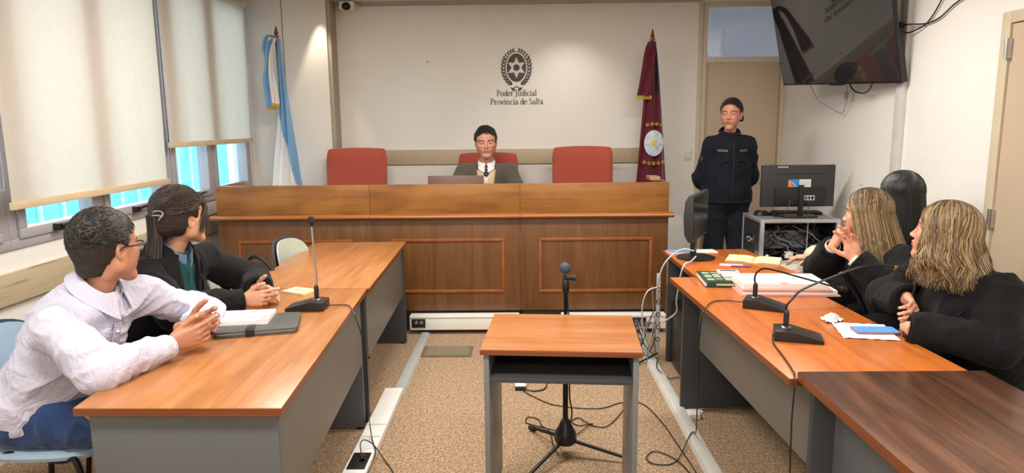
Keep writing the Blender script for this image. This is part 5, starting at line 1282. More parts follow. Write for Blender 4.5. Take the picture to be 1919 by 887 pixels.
def place(wrist, fwd, palm):              # matrix : +X -> fwd, -Z -> palm direction
    f = Vector(fwd).normalized(); z = -Vector(palm); z = (z-f*z.dot(f)).normalized(); y = z.cross(f)
    return Matrix(((f.x, y.x, z.x, wrist[0]), (f.y, y.y, z.y, wrist[1]), (f.z, y.z, z.z, wrist[2]), (0, 0, 0, 1)))
# ---- torso and limbs --------------------------------------------------------
class Fig:
    def __init__(s, **J):
        s.J = {k: A3(v) for k, v in J.items()}; J = s.J; s.up = J['neck']-J['pelvis']; s.up /= np.linalg.norm(s.up); r = J['shR']-J['shL']; s.w = np.linalg.norm(r); r = r-s.up*(r@s.up); s.r = r/np.linalg.norm(r)
        s.f = np.cross(s.up, s.r); s.R = np.stack([s.r, s.f, s.up], 1).tolist(); s.bulk = 1.0; s.bust = 0; s.len = np.linalg.norm(J['neck']-J['pelvis'])
    def pt(s, k, x=0, y=0): return s.J['pelvis']+(s.J['neck']-s.J['pelvis'])*k+s.r*x+s.f*y
    def torso(s, v, i=0., k=.05, hips=True):
        b = s.bulk; J = s.J
        v.ell(s.pt(.66), (s.w*.39+i, .106*b+i, .200+i), s.R, k=k); v.ell(s.pt(.36, 0, .012*b), (.145*b+i, .110*b+i, .18+i), s.R, k=k)
        if hips: v.ell(s.pt(.06), (.172*b+i, .120*b+i, .135+i), s.R, k=k)
        if s.bust:
            for q in (-1, 1): v.ell(s.pt(.66, q*.075, .085*b), (.065+i*.6, .055+i*.6, .06+i*.6), s.R, k=k)
        for e in ('shL', 'shR'): v.cone(J['neck']-s.up*.045, J[e], .040+i, .046+i, k=.02)
        v.cone(J['shL'], J['shR'], .044+i, .044+i, k=.02); return s
    def arm(s, v, side, i=0., k=.025, r=(.050, .042, .030), ext=0.):
        J = s.J; a, b, c = J['sh'+side], J['el'+side], J['wr'+side]; dr = (c-b)/np.linalg.norm(c-b)
        v.cone(a, b, r[0]+i, r[1]+i, k=.032); v.cone(b, c+dr*ext, r[1]+i*.95, r[2]+i*.8, k=k*.8); return s
    def leg(s, v, side, i=0., k=.03, r=(.086, .058, .036), foot=True):
        J = s.J; v.cone(J['hip'+side], J['kn'+side], r[0]+i, r[1]+i, k=k); v.cone(J['kn'+side], J['an'+side], r[1]+i, r[2]+i, k=k); return s
    def bounds(s, keys, m): P = np.array([s.J[k] for k in keys]); return P.min(0)-m, P.max(0)+m
def folds(amp, freq, stretch=(1, 1, 1), seed=0., sharp=1.6):
    st = A3(stretch)
    def fn(P):
        Q = P*st*freq+seed; w_ = vnoise(Q*.6+7.3)*2.2; Q2 = Q+w_[:, None]*A3((.9, .6, 1.0)); o = 0
        for fr, am in ((1., 1.), (1.9, .55)):
            n = vnoise(Q2*fr+fr*5); o = o-amp*am*((1-np.abs(2*n-1))**3-.25)
        return o
    return fn
def arm_folds(fig, side, amp=.006, n=9):
    a, b, c = (fig.J[x+side] for x in ('sh', 'el', 'wr'))
    def fn(P):
        o = np.zeros(len(P))
        for (p, q, ph, wt) in ((a, b, 0., .6), (b, c, 1.7, 1.)):
            ab = q-p; L_ = np.linalg.norm(ab); t = np.clip(((P-p)@ab)/(L_*L_), 0, 1); dd = np.linalg.norm(P-p-ab*t[:, None], axis=1)
            g = np.exp(-(dd/.085)**4)*wt*np.exp(-((t-(1 if p is a else 0))/.75)**2)
            o += g*amp*(np.sin(t*L_*2*PI/.045+ph+5.5*vnoise(P*13+ph))*.6+.4*np.sin(t*L_*2*PI/.026+9*vnoise(P*9+3)))*(.35+.9*vnoise(P*8+11))
        return o
    return fn
def garment(fig, name, mat, parent, arms='LR', inf=.012, h=.006, cut=None, fold=None, legs='', torso=True, armr=(.055, .044, .030), ext=0., margin=.16, k=.05, asmear=.006, legr=(.086, .058, .036), hips=True, low=None):
    keys = (['neck', 'pelvis', 'shL', 'shR'] if torso else [])+[x+s for s in arms for x in ('sh', 'el', 'wr')]+[x+s for s in legs for x in ('hip', 'kn', 'an')]
    if not torso: keys.append('pelvis')
    lo, hi = fig.bounds(keys, margin); v = Vol(lo, hi, h)
    if torso: fig.torso(v, inf, k, hips)
    vt = Vol.__new__(Vol); vt.__dict__.update(v.__dict__); vt.d = v.d.copy()
    for s in arms: fig.arm(v, s, inf, r=armr, ext=ext)
    if legs:
        if not torso: v.ell(fig.J['pelvis'], (.172*fig.bulk+inf, .122*fig.bulk+inf, .125+inf), fig.R, k=.03)
        for s in legs: fig.leg(v, s, inf, r=legr)
    if fold: v.disp(fold)
    if asmear:
        for s in arms: v.disp(arm_folds(fig, s, asmear))
    if cut: cut(v)
    P, F = v.mesh(); b = Body().add(P, F); o = b.build(name, [mat], parent, 1); v.t = vt; return o, v
def cuff(fig, side, r, ln, mat, parent, name='cuff', off=0., thick=.004):
    b, c = fig.J['el'+side], fig.J['wr'+side]; d = Vector((c-b)/np.linalg.norm(c-b)); c = Vector(c)+d*off; m = MB(); n = 24
    ref = d.orthogonal().normalized(); w_ = d.cross(ref); prof = [(r, -ln), (r+.001, -ln*.5), (r, 0), (r-.001, .003), (r-thick, .002), (r-thick-.001, -ln)]
    vs = [c+d*z+(ref*math.cos(2*PI*k/n)+w_*math.sin(2*PI*k/n))*q for q, z in prof for k in range(n)]
    m.add(vs, [(i*n+k, i*n+(k+1) % n, (i+1)*n+(k+1) % n, (i+1)*n+k) for i in range(len(prof)-1) for k in range(n)])
    return m.build(name, mat, parent, smooth=True, world=True)
def skin_body(fig, head, hands, parent, mats, legs='LR', name='body', inf=-.010):
    lo, hi = fig.bounds(list(fig.J.keys()), .16); v = Vol(lo, hi, .0085); fig.torso(v, inf, .05)
    for s in 'LR': fig.arm(v, s, -.006)
    for s in legs: fig.leg(v, s, -.010)
    hc = Vector(head.to_translation()); nb = head @ Vector((0, -.014, -.060)); nr = getattr(fig, 'nr', .050); v.cone(fig.J['neck']-fig.up*.03, tuple(nb), nr+.006, nr+.002, k=.02)
    P, F = v.mesh(); b = Body().add(P, F)
    for (s, M, kw) in hands: P, F, m_ = hand_mesh(1 if s == 'R' else -1, **kw); b.add(xf(P, M), F, m_)
    return b
def head_matrix(c, yaw_, pitch_=0, roll_=0, sc=1.0):   # yaw: 0 looks along +Y, positive turns towards -X ; pitch + looks up
    return Matrix.Translation(c) @ Matrix.Rotation(D(yaw_), 4, 'Z') @ Matrix.Rotation(D(pitch_), 4, 'X') @ Matrix.Rotation(D(roll_), 4, 'Y') @ Matrix.Diagonal((sc, sc, sc, 1))
def shoes(fig, mat, parent, fdir):
    for s in 'LR':
        a = fig.J['an'+s]; f = A3(fdir)/np.linalg.norm(fdir); v = Vol(a-.26, a+.26, .007); c = A3((a[0], a[1], .045))
        v.cone(c-f*.04, c+f*.13, .040, .034); v.cone(c, a+A3((0, 0, .02)), .042, .045, k=.03); v.half((0, 0, .004), (0, 0, -1)); P, F = v.mesh(); Body().add(P, F).build('shoe', [mat], parent)
def trousers(fig, mat, parent, inf=.012, h=.008, name='trousers', fold=None, zcut=None):
    def cut(v):
        v.half(fig.pt(.30), fig.up)
    return garment(fig, name, mat, parent, arms='', inf=inf, h=h, cut=cut, legs='LR', torso=False, fold=fold or folds(.006, 14), asmear=0, legr=(.088, .064, .050))
# ---- hair -------------------------------------------------------------------
def face_cut(v, top=.082, a=7.0, ys=.026, ear=-.030, zc=-.012, bottom=None):
    X, Y, Z = v.ax[0][:, None, None], v.ax[1][None, :, None], v.ax[2][None, None, :]
    yb = np.where(Z > zc, ys, ys+(ear-ys)*np.clip((zc-Z)/.018, 0, 1)); f = np.minimum(Y-yb, np.where(Z > zc, (top-a*X*X)-Z, .05)+0*Y); v.d = np.maximum(v.d, f.astype(np.float32))
    if bottom is not None: v.d = np.maximum(v.d, ((bottom-Z)+0*X+0*Y).astype(np.float32))
def hair_cap(v_fn, mats, parent, M, h=.0035, grooves=None, name='hair', lo=(-.14, -.17, -.22), hi=(.14, .14, .16)):
    v = Vol(lo, hi, h); v_fn(v)
    if grooves: v.disp(grooves, .02)
    P, F = v.mesh(); C = P[F].mean(1); n = vnoise(C*A3((60, 60, 9))+3); mi = np.minimum((n*len(mats)).astype(int), len(mats)-1) if len(mats) > 1 else 0
    return Body().add(xf(P, M), F, mi).build(name, mats, parent, 1), v
def hair_mat(name, c, c2=None, rough=.42):
    m, nt, bs = nodes_of(name); v = tex_coord(nt, (90, 90, 12)); n = noise(nt, v, 3, 4, .7); c2 = c2 or tuple(x*1.7 for x in c)
    L(nt, ramp(nt, n, [(.35, c), (.7, c2)]), bs.inputs['Base Color']); bs.inputs['Roughness'].default_value = rough; bs.inputs['Anisotropic'].default_value = .5; bump(nt, bs, n, .35, .003); return m
def locks(paths, mats, parent, M, name='hair_locks', r=.0055, seed=1, flat=1.0, roots=0):
    rg = random.Random(seed); m = MB()
    for p in paths:
        m.slot(rg.randrange(len(mats))); n = len(p); rr = [r*(.75+.5*rg.random())]*n
        rad = [rr[i]*(.55+.45*math.sin(PI*min(1, i/(n*.35))/2))*(1 if i < n*.7 else max(.12, 1-(i-n*.7)/(n*.3)*.9)) for i in range(n)]
        f0 = len(m.m); m.tube([M @ Vector(q) for q in p], rad, 5)
        if roots:
            for q in range(f0, f0+5*rg.randint(max(1, roots-1), roots+2)): m.m[q] = len(mats)-1
    return m.build(name, mats, parent, smooth=True, world=True)
def part_paths(n, R=(.084, .104, .100), c=(0, -.014, .032), length=.18, thmin=-60, thmax=240, wave=0., wfreq=30, out=.015, seed=2, jit=.006, back=.03, partx=0., steps=16, flare=.0, lift=.0):
    """locks from a centre parting over the skull and straight down; theta 0 = right side, 90 = back, 180 = left side"""
    rg = random.Random(seed); out_ = []
    for i in range(n):
        th = D(thmin+(thmax-thmin)*(i+rg.random())/n); sx = math.cos(th); sy = -math.sin(th); y0 = max(-.050, min(.072, sy*.10+rg.uniform(-.03, .03)))
        E = Vector((c[0]+R[0]*sx, c[1]+R[1]*sy, c[2]-.02)); z0 = math.sqrt(max(.02, 1-((y0-c[1])/R[1])**2)); P0 = Vector((partx+.004*sx, y0, c[2]+R[2]*z0))
        path = []; k1 = int(steps*.42); L_ = length*rg.uniform(.86, 1.08); ph = 2.5*math.sin(th*4.3)+rg.uniform(-.5, .5); jx, jy, jz = (rg.uniform(-jit, jit) for _ in range(3)); aw = wave*rg.uniform(.6, 1.3)
        for k in range(k1+1):
            t = k/k1; q = P0.lerp(E, t); d = Vector(((q.x-c[0])/R[0], (q.y-c[1])/R[1], (q.z-c[2])/R[2])); ln = max(.3, d.length); q = Vector((c[0]+(q.x-c[0])/ln, c[1]+(q.y-c[1])/ln, c[2]+(q.z-c[2])/ln))
            path.append(q+Vector((jx, jy, jz))*t)
        e = path[-1].copy(); ns = steps-k1
        for k in range(1, ns+1):
            t = k/ns; o_ = out*(t**1.25)*(1-.35*t)+flare*t; w1 = aw*min(1, t*1.6)*math.sin(wfreq*t+ph); w2 = aw*min(1, t*1.6)*math.cos(wfreq*t*.9+ph*1.3)
            path.append(Vector((e.x+sx*(o_+w1)-sy*w2*.6, e.y+sy*o_+(-back*t)*(1 if sy > -.2 else 1)+w2*.6, e.z-L_*t)))
        out_.append(path)
    return out_
def swept(n, to, R=(.088, .106, .102), c=(0, -.020, .036), seed=3, steps=12, zlo=.05, zhi=1.25):
    rg = random.Random(seed); out = []
    for i in range(n):
        s = rg.choice((-1, 1)); a_ = rg.uniform(.04, zhi); x = s*R[0]*math.sin(a_); z = c[2]+R[2]*math.cos(a_); y = rg.uniform(.02, .080); pts = []
        for k in range(steps+1):
            t = k/steps; q = Vector((x*(1-t**2)+to[0]*t**2, y*(1-t)+to[1]*t, z*(1-t**1.6)+to[2]*t**1.6)); d = q-Vector(c); n_ = math.sqrt((d.x/R[0])**2+(d.y/R[1])**2+(d.z/R[2])**2)
            if n_ < 1e-3: continue
            pts.append(Vector(c)+d/n_*(1+.03*rg.random()*math.sin(t*PI)))
        out.append(pts)
    return out
# ---- draped panels ------------------------------------------------------------
def drape(vol, fig, lines, off=.004, thick=.003, n=14, yfar=.32):
    """lines: polylines in chest coordinates (x right, k along the spine); laid on the garment surface from the front"""
    rows = []
    for ln in lines:
        P = []; seg = [Vector((a[0], a[1], 0)) for a in ln]; m = len(seg)-1
        for i in range(n+1):
            t = i/n*m; j = min(int(t), m-1); q = seg[j].lerp(seg[j+1], t-j); P.append(vol.project(fig.pt(q.y, q.x, yfar), -fig.f, far=.5, off=off))
        rows.append(P)
    m = MB(); m.grid(rows, thick); return m
def collar(fig, mat, parent, neckc, axis, fwd, r=(.062, .066), hgt=.035, fall=.035, gap=34, name='collar', point=.03, flare=.014, tilt=.02, thick=.003, segs=40):
    ax = Vector(axis).normalized(); f = Vector(fwd); f = (f-ax*f.dot(ax)).normalized(); rt_ = f.cross(ax); C = Vector(neckc); rows = [[] for _ in range(7)]
    for i in range(segs+1):
        a = D(gap+(360-2*gap)*i/segs); s_, c_ = math.sin(a), math.cos(a); fr = max(0, c_)**3
        for j in range(7):
            if j < 3: z = hgt*j/2-tilt*c_; q = 1.0-.05*j/2+.0
            elif j == 3: z = hgt*1.04-tilt*c_; q = 1.0
            else: t = (j-3)/3; z = hgt-(fall+point*fr)*t-tilt*c_; q = 1.03+flare/r[0]*t*(1+.6*fr)
            rows[j].append(C+ax*z+(f*c_*r[1]+rt_*s_*r[0])*q)
    return MB().grid(rows, thick).build(name, mat, parent, smooth=True, world=True)
# ================================================================== THE PEOPLE
LIP = lambda c: plain('lip_'+str(round(c[0], 3)), c, .4)
NAIL = plain('nail_pink', srgb(226, 178, 160), .3)
def person(label, loc, group=None): return thing('person', label, 'person', loc, 0, group)
HB = hair_mat('hair_black_brown', srgb(24, 20, 18), srgb(54, 47, 42), .5)
HB2 = hair_mat('hair_dark_brown', srgb(26, 20, 18), srgb(60, 48, 42), .5)
HBK = hair_mat('hair_black', (.006, .006, .007), (.02, .02, .022), .35)
BL1 = hair_mat('hair_blonde_light', srgb(158, 134, 96), srgb(192, 168, 128)); BL2 = hair_mat('hair_blonde_mid', srgb(112, 88, 60), srgb(148, 120, 84)); BL3 = hair_mat('hair_brown_roots', srgb(62, 46, 36), srgb(92, 72, 54))
JKT = fabric('black_wool', (.008, .008, .009), 260, .9, .2, .04, wrinkle=.14)
COAT = fabric('charcoal_black_wool', (.009, .009, .010), 260, .9, .25, .05, wrinkle=.14)
def short_hair(back=-.085, top=.012, side=.006, line=.082, rec=7.0):
    def fn(v):
        X, Y, Z = v.ax[0][:, None, None], v.ax[1][None, :, None], v.ax[2][None, None, :]
        v.ell((0, -.018, .036), (.080+side, .100+side, .093+top)); v.ell((0, .028, .070), (.062, .055, .046), k=.02); v.cone((0, -.055, -.01), (0, -.062, -.055), .058, .045, k=.02)
        face_cut(v, line, rec, .030, -.030, -.012, back)
        for s in (-1, 1): v.ell((s*.086, -.004, -.012), (.02, .022, .034), k=.004, sub=True)
    return fn
def tufts(n, vol, M, parent, mats, seed, ln=.016, r=.0022, zmin=.0, front=.06, lay=(.3, .6, .35), name='hair_locks'):
    rg = random.Random(seed); m = MB(); k = 0
    while k < n:
        a = rg.uniform(0, 2*PI); z = rg.uniform(-.2, 1); d = Vector((math.cos(a)*math.sqrt(1-z*z), math.sin(a)*math.sqrt(1-z*z), z)); c = Vector((0, -.015, .03)); p = vol.project(c+d*.15, -d, far=.12, off=-.001)
        k += 1
        if p.z < zmin or p.y > front+.02 or (vol.sample(p) > .004): continue
        t = Vector((lay[0]*(rg.random()-.5)*2, lay[1], lay[2]*(rg.random()-.2))); t = (t-d*t.dot(d)).normalized(); L_ = ln*rg.uniform(.6, 1.3); m.slot(rg.randrange(len(mats)))
        m.tube([M @ p, M @ (p+t*L_*.5+d*L_*.13), M @ (p+t*L_+d*L_*.05)], [r*rg.uniform(.8, 1.2), r, r*.2], 4)
    return m.build(name, mats, parent, smooth=True, world=True)

# ---------------------------------------------------------------- 1. man in the white shirt
SK1 = skin_mat('skin_tan', srgb(188, 134, 104)); 
root = person('man in a white shirt and glasses seated at the near left desk, hands clasped', (-1.72, 2.42, 0))
H = head_matrix((-1.500, 2.435, 1.150), -26, -2, -4, 1.06)
F1 = Fig(pelvis=(-1.80, 2.43, .56), neck=(-1.555, 2.42, .990), shR=(-1.585, 2.235, .915), shL=(-1.500, 2.615, .930), elR=(-1.375, 2.125, .800), wrR=(-1.262, 2.365, .802), elL=(-1.325, 2.79, .805), wrL=(-1.285, 2.575, .812),
         hipR=(-1.78, 2.325, .545), hipL=(-1.78, 2.53, .545), knR=(-1.385, 2.30, .535), knL=(-1.385, 2.56, .535), anR=(-1.42, 2.30, .09), anL=(-1.42, 2.56, .09)); F1.bulk = 1.22; F1.nr = .052
hR = place((-1.262, 2.372, .812), (.84, .44, .20), (-.42, .90, .12)); hL = place((-1.285, 2.562, .822), (.93, -.10, .30), (.15, -.95, .0))
b = skin_body(F1, H, [('R', hR, dict(curls=[(8, 12, 8), (38, 30, 15), (42, 35, 20), (30, 30, 20)], spread=7, thumb=(5, 15, 10), thumb_out=38)), ('L', hL, dict(curls=[(18, 25, 15), (25, 30, 15), (28, 30, 20), (32, 30, 20)], spread=8, thumb=(0, 15, 10), thumb_out=42))], root, None)
hv = head_vol(.0024, full=1.10, jaw=1.08, nose=1.0); build_head(b, H, root, hv, False, HB)
b.build('body', [SK1, LIP(srgb(168, 104, 86)), NAIL], root, 1)
gr = lambda P: -.0009*(np.sin(P[:, 0]*330+8*vnoise(P*22)+P[:, 2]*140)+.8*np.sin(P[:, 1]*260+7*vnoise(P*25+4)))
hair1, hv1 = hair_cap(short_hair(-.088, .016, .008), [HB], root, H, .003, grooves=gr)
tufts(3200, hv1, H, root, [HB, HB2, HBK], 5, .013, .0011, zmin=.0, front=.075)
SHIRT = fabric('white_shirt_cotton', srgb(198, 197, 216), 300, .85, .03, .1, wrinkle=.35)
def cut1(v):
    nb = Vector(F1.J['neck']); v.cone(F1.J['neck']+F1.up*.02, tuple(H @ Vector((0, -.02, -.08))), .058, .062, sub=True); v.half(F1.pt(-.06), -F1.up); 
    for s in 'RL':
        a, c = F1.J['el'+s], F1.J['wr'+s]; dr = (c-a)/np.linalg.norm(c-a); v.half(c-dr*.012, dr, box=(c-.06, c+.09))
f1 = folds(.015, 8.5, (.7, 1.1, 1.3), 3.)
shirt, sv = garment(F1, 'shirt', SHIRT, root, inf=.017, h=.0052, cut=cut1, fold=f1, armr=(.052, .045, .034), asmear=.010)
for s in 'RL': cuff(F1, s, .041, .055, SHIRT, root, 'shirt_cuff', off=-.004)
collar(F1, SHIRT, root, F1.J['neck']+F1.up*.022+F1.f*.012, (Vector(H @ Vector((0, -.02, -.08)))-Vector(F1.J['neck']))+Vector((0, 0, .03)), F1.f+A3((0, .25, 0)), r=(.070, .076), hgt=.036, fall=.044, gap=22, point=.034, flare=.034, tilt=.022, thick=.003)
m = drape(sv.t, F1, [[(-.017, .90), (-.017, .35)], [(.017, .90), (.017, .35)]], off=.010, thick=.0025, n=24); m.build('shirt_placket', SHIRT, root, smooth=True, world=True)
m = drape(sv.t, F1, [[(-.13, .70), (-.13, .50)], [(-.09, .70), (-.09, .49)], [(-.05, .70), (-.05, .50)]], off=.010, thick=.002, n=10); m.build('shirt_pocket', SHIRT, root, smooth=True, world=True)
for k in range(5):
    p = sv.t.project(F1.pt(.84-.11*k, 0, .32), -F1.f, far=.5, off=.013); MB().ball(p, .006, 10, 6).build('button', plain('button_white', (.8, .79, .76), .3), root, smooth=True, world=True)
JEAN = fabric('blue_denim', srgb(40, 62, 104), 200, .85, .25, .2)
trousers(F1, JEAN, root, inf=.016, h=.007, name='jeans', fold=folds(.010, 12, (.8, 1, 1), 9))
v = Vol(A3(F1.J['pelvis'])-.28, A3(F1.J['pelvis'])+.28, .007); v.ell(F1.pt(.14), (.205, .155, .03), F1.R); P, F = v.mesh(); Body().add(P, F).build('belt', [BLK], root)
shoes(F1, BLK, root, (1, 0, 0))
# spectacles
m = MB()
for s in (-1, 1):
    ring = [(s*.033+.025*math.copysign(abs(math.cos(a))**.7, math.cos(a)), .101-.004*abs(math.cos(a)), -.002+.0175*math.copysign(abs(math.sin(a))**.7, math.sin(a))) for a in [i*2*PI/28 for i in range(29)]]
    m.tube([H @ Vector(q) for q in ring], .0026, 6); m.tube([H @ Vector(q) for q in ((s*.058, .098, .004), (s*.075, .088, .005), (s*.0815, .05, .004), (s*.085, .004, .004), (s*.084, -.018, -.012))], [.0034, .0042, .0036, .0030, .002], 6)
m.tube([H @ Vector(q) for q in ((-.010, .102, .003), (0, .105, .006), (.010, .102, .003))], .0018, 6)
gl = m.build('spectacles', plain('spectacle_black', (.01, .01, .01), .25), root, smooth=True, world=True)
m = MB()
for s in (-1, 1): m.add([H @ Vector((s*.033+.024*math.cos(a), .1005, -.002+.017*math.sin(a))) for a in [i*2*PI/20 for i in range(20)]], [tuple(range(20))])
m.build('spectacle_lenses', LENS, gl, world=True)

# ---------------------------------------------------------------- 2. woman in the black coat (left)
SK2 = skin_mat('skin_light_tan', srgb(212, 160, 128))
root = person('woman in a black coat with dark half-tied hair seated at the left desk', (-1.72, 3.08, 0))
H = head_matrix((-1.548, 3.10, 1.172), -36, 2, 0, 1.02)
F2 = Fig(pelvis=(-1.80, 3.09, .57), neck=(-1.610, 3.10, 1.010), shR=(-1.655, 2.925, .925), shL=(-1.560, 3.285, .935), elR=(-1.485, 2.84, .805), wrR=(-1.270, 3.005, .802), elL=(-1.375, 3.44, .805), wrL=(-1.265, 3.215, .810),
         hipR=(-1.78, 2.99, .55), hipL=(-1.78, 3.19, .55), knR=(-1.38, 2.98, .54), knL=(-1.38, 3.22, .54), anR=(-1.42, 2.98, .09), anL=(-1.42, 3.22, .09)); F2.nr = .0425; F2.bulk = 1.12; F2.bust = 1
hR = place((-1.262, 3.012, .803), (.96, .22, .08), (-.25, .9, -.2)); hL = place((-1.262, 3.205, .812), (.90, -.42, .02), (.30, -.75, -.6))
b = skin_body(F2, H, [('R', hR, dict(curls=[(14, 14, 8), (26, 30, 20), (48, 40, 25), (55, 45, 25)], spread=3, thumb=(-10, 15, 15), thumb_out=40, sc=.93)), ('L', hL, dict(curl=(22, 25, 15), spread=4, thumb=(-25, 20, 15), thumb_out=55, sc=.93))], root, None)
hv = head_vol(.0026, True, full=1.12, jaw=1.02, nose=.98); build_head(b, H, root, hv, True, HB2)
b.build('body', [SK2, LIP(srgb(186, 110, 98)), NAIL], root, 1)
def hair2(v):
    Z = v.ax[2][None, None, :]; Y = v.ax[1][None, :, None]; X = v.ax[0][:, None, None]
    v.ell((0, -.022, .044), (.096, .112, .102)); v.ell((0, -.060, .080), (.070, .064, .048), k=.03); v.ell((0, -.09, -.01), (.070, .052, .075), k=.03); v.ell((0, -.035, -.02), (.088, .060, .06), k=.03); v.ell((0, .045, .060), (.066, .050, .046), k=.02)
    face_cut(v, .070, 3.0, .036, -.030, -.012, -.075)
    for s in (-1, 1): v.ell((s*.092, .000, -.012), (.026, .022, .030), k=.004, sub=True)
gr2 = lambda P: -.0005*(np.sin(P[:, 2]*420+9*vnoise(P*16)+P[:, 1]*60))
hair_cap(hair2, [HB2], root, H, .0034, grooves=gr2)
rg = random.Random(3); paths = []
for i in range(800):      # hair swept back from the brow to the clip
    s = rg.choice((-1, 1)); a = rg.uniform(.05, 1.65); x = s*.095*math.sin(a); z = .045+.104*math.cos(a); y = rg.uniform(.03, .085)*(1 if z > .08 else .6)
    pts = []
    for k in range(13):
        t = k/12; q = Vector((x*(1-.75*t**2), y*(1-t)-.128*t, z*(1-t**1.6)+.030*t**1.6)); c = Vector((0, -.02, .042)); d = q-c; n_ = math.sqrt((d.x/.099)**2+(d.y/.117)**2+(d.z/.108)**2); pts.append(c+d/n_*(1.0+.04*math.sin(t*PI)*rg.random()))
    paths.append(pts)
for i in range(260):       # fringe and side strands falling past the temple
    s = rg.choice((-1, 1)); y0 = rg.uniform(.045, .085); x0 = s*rg.uniform(.012, .05); tip = Vector((s*rg.uniform(.066, .082), rg.uniform(.030, .066), rg.uniform(-.075, -.01))); p0 = Vector((x0, y0-.012, .126-.45*max(0, y0-.04))); mid = Vector((s*.062, .086, .055))
    pts = [p0.lerp(mid, t)*(1-t)+mid.lerp(tip, t)*t+Vector((0, .012*math.sin(PI*t), 0)) for t in [k/10 for k in range(11)]]; paths.append(pts)
for i in range(420):       # tail down the back
    a = rg.uniform(-1, 1); q = rg.uniform(-1, 1); pts = []
    for k in range(15): t = k/14; pts.append(Vector((a*.030*(1+.5*t)+.004*math.sin(5*t+a*9), -.128-.055*t+q*.018+.02*math.sin(3*t), .030-.26*t*rg.uniform(.97, 1.0))))
    paths.append(pts)
locks(paths, [HB2, HB2, HB, hair_mat('hair_brown_ends', srgb(70, 54, 46), srgb(112, 92, 80))], root, H, r=.0017, seed=8)
m = MB(); m.tube([H @ Vector((.028*math.cos(a)+.05, -.128+.010*math.sin(a*2), .030+.022*math.sin(a))) for a in [i*2*PI/16 for i in range(17)]], .004, 6); m.tube([H @ Vector(q) for q in ((.022, -.140, .03), (.05, -.136, .034), (.078, -.12, .03))], .0035, 6)
m.build('hair_clip', CHR, root, smooth=True, world=True)
TEAL = fabric('teal_blouse_cotton', srgb(22, 74, 72), 240, .8, .1, .1); DENIM = fabric('pale_denim', srgb(108, 132, 160), 240, .8, .2, .1)
def cutT(v): v.cone(F2.J['neck']+F2.up*.02, tuple(H @ Vector((0, -.02, -.08))), .052, .056, sub=True)
_, bv = garment(F2, 'blouse', TEAL, root, arms='', inf=.012, h=.007, cut=cutT, fold=folds(.005, 14), asmear=0)
def vopen(fig, top=1.04, bot=.30, w0=.085, w1=.012, depth=.0):
    def fn(v):
        X, Y, Z = v.ax[0][:, None, None], v.ax[1][None, :, None], v.ax[2][None, None, :]; p = fig.J['pelvis']
        x = (X-p[0])*fig.r[0]+(Y-p[1])*fig.r[1]+(Z-p[2])*fig.r[2]; y = (X-p[0])*fig.f[0]+(Y-p[1])*fig.f[1]+(Z-p[2])*fig.f[2]; z = ((X-p[0])*fig.up[0]+(Y-p[1])*fig.up[1]+(Z-p[2])*fig.up[2])/fig.len
        hw = w1+(w0-w1)*np.clip((z-bot)/(1.0-bot), 0, 1.3); f = np.maximum(np.maximum(np.abs(x)-hw, depth-y), (bot-z)*.4); v.d = np.maximum(v.d, (-f).astype(np.float32))
    return fn
def coat_cut(fig, H, vo, low=-.25, neck=.064, wr='RL', woff=.0):
    def fn(v):
        vo(v); v.cone(fig.J['neck']+fig.up*.02, tuple(H @ Vector((0, -.02, -.06))), neck, neck+.008, sub=True); v.half(fig.pt(low), -fig.up)
        for s in wr:
            a, c = fig.J['el'+s], fig.J['wr'+s]; dr = (c-a)/np.linalg.norm(c-a); v.half(c+dr*woff, dr, box=(c-.07, c+.10))
    return fn
coat, cv = garment(F2, 'coat', COAT, root, inf=.030, h=.0062, cut=coat_cut(F2, H, vopen(F2, bot=.05, w0=.060, w1=.022)), fold=folds(.010, 9, (.8, 1, 1), 5.), armr=(.050, .047, .040), asmear=.006)
for s in 'RL': cuff(F2, s, .056, .05, COAT, root, 'coat_cuff', off=.006, thick=.010)
m = drape(cv.t, F2, [[(.082, 1.00), (.080, .86), (.045, .45), (.034, .12)], [(.125, .96), (.150, .80), (.110, .62), (.070, .12)]], off=.008, thick=.006, n=22); m.build('coat_lapel', COAT, root, smooth=True, world=True)
m = drape(cv.t, F2, [[(-.125, .96), (-.150, .80), (-.110, .62), (-.070, .12)], [(-.082, 1.00), (-.080, .86), (-.045, .45), (-.034, .12)]], off=.008, thick=.006, n=22); m.build('coat_lapel', COAT, root, smooth=True, world=True)
nax = (Vector(H @ Vector((0, -.02, -.08)))-Vector(F2.J['neck']))+Vector((0, 0, .03))
collar(F2, COAT, root, F2.J['neck']+F2.up*.010, nax, F2.f, r=(.084, .088), hgt=.040, fall=.060, gap=36, name='coat_collar', flare=.026, point=.01, thick=.006)
collar(F2, DENIM, root, F2.J['neck']+F2.up*.022+F2.f*.020, nax, F2.f, r=(.060, .066), hgt=.030, fall=.044, gap=12, name='blouse_collar', flare=.012, point=.03, thick=.003)
trousers(F2, JKT, root); shoes(F2, BLK, root, (1, 0, 0))

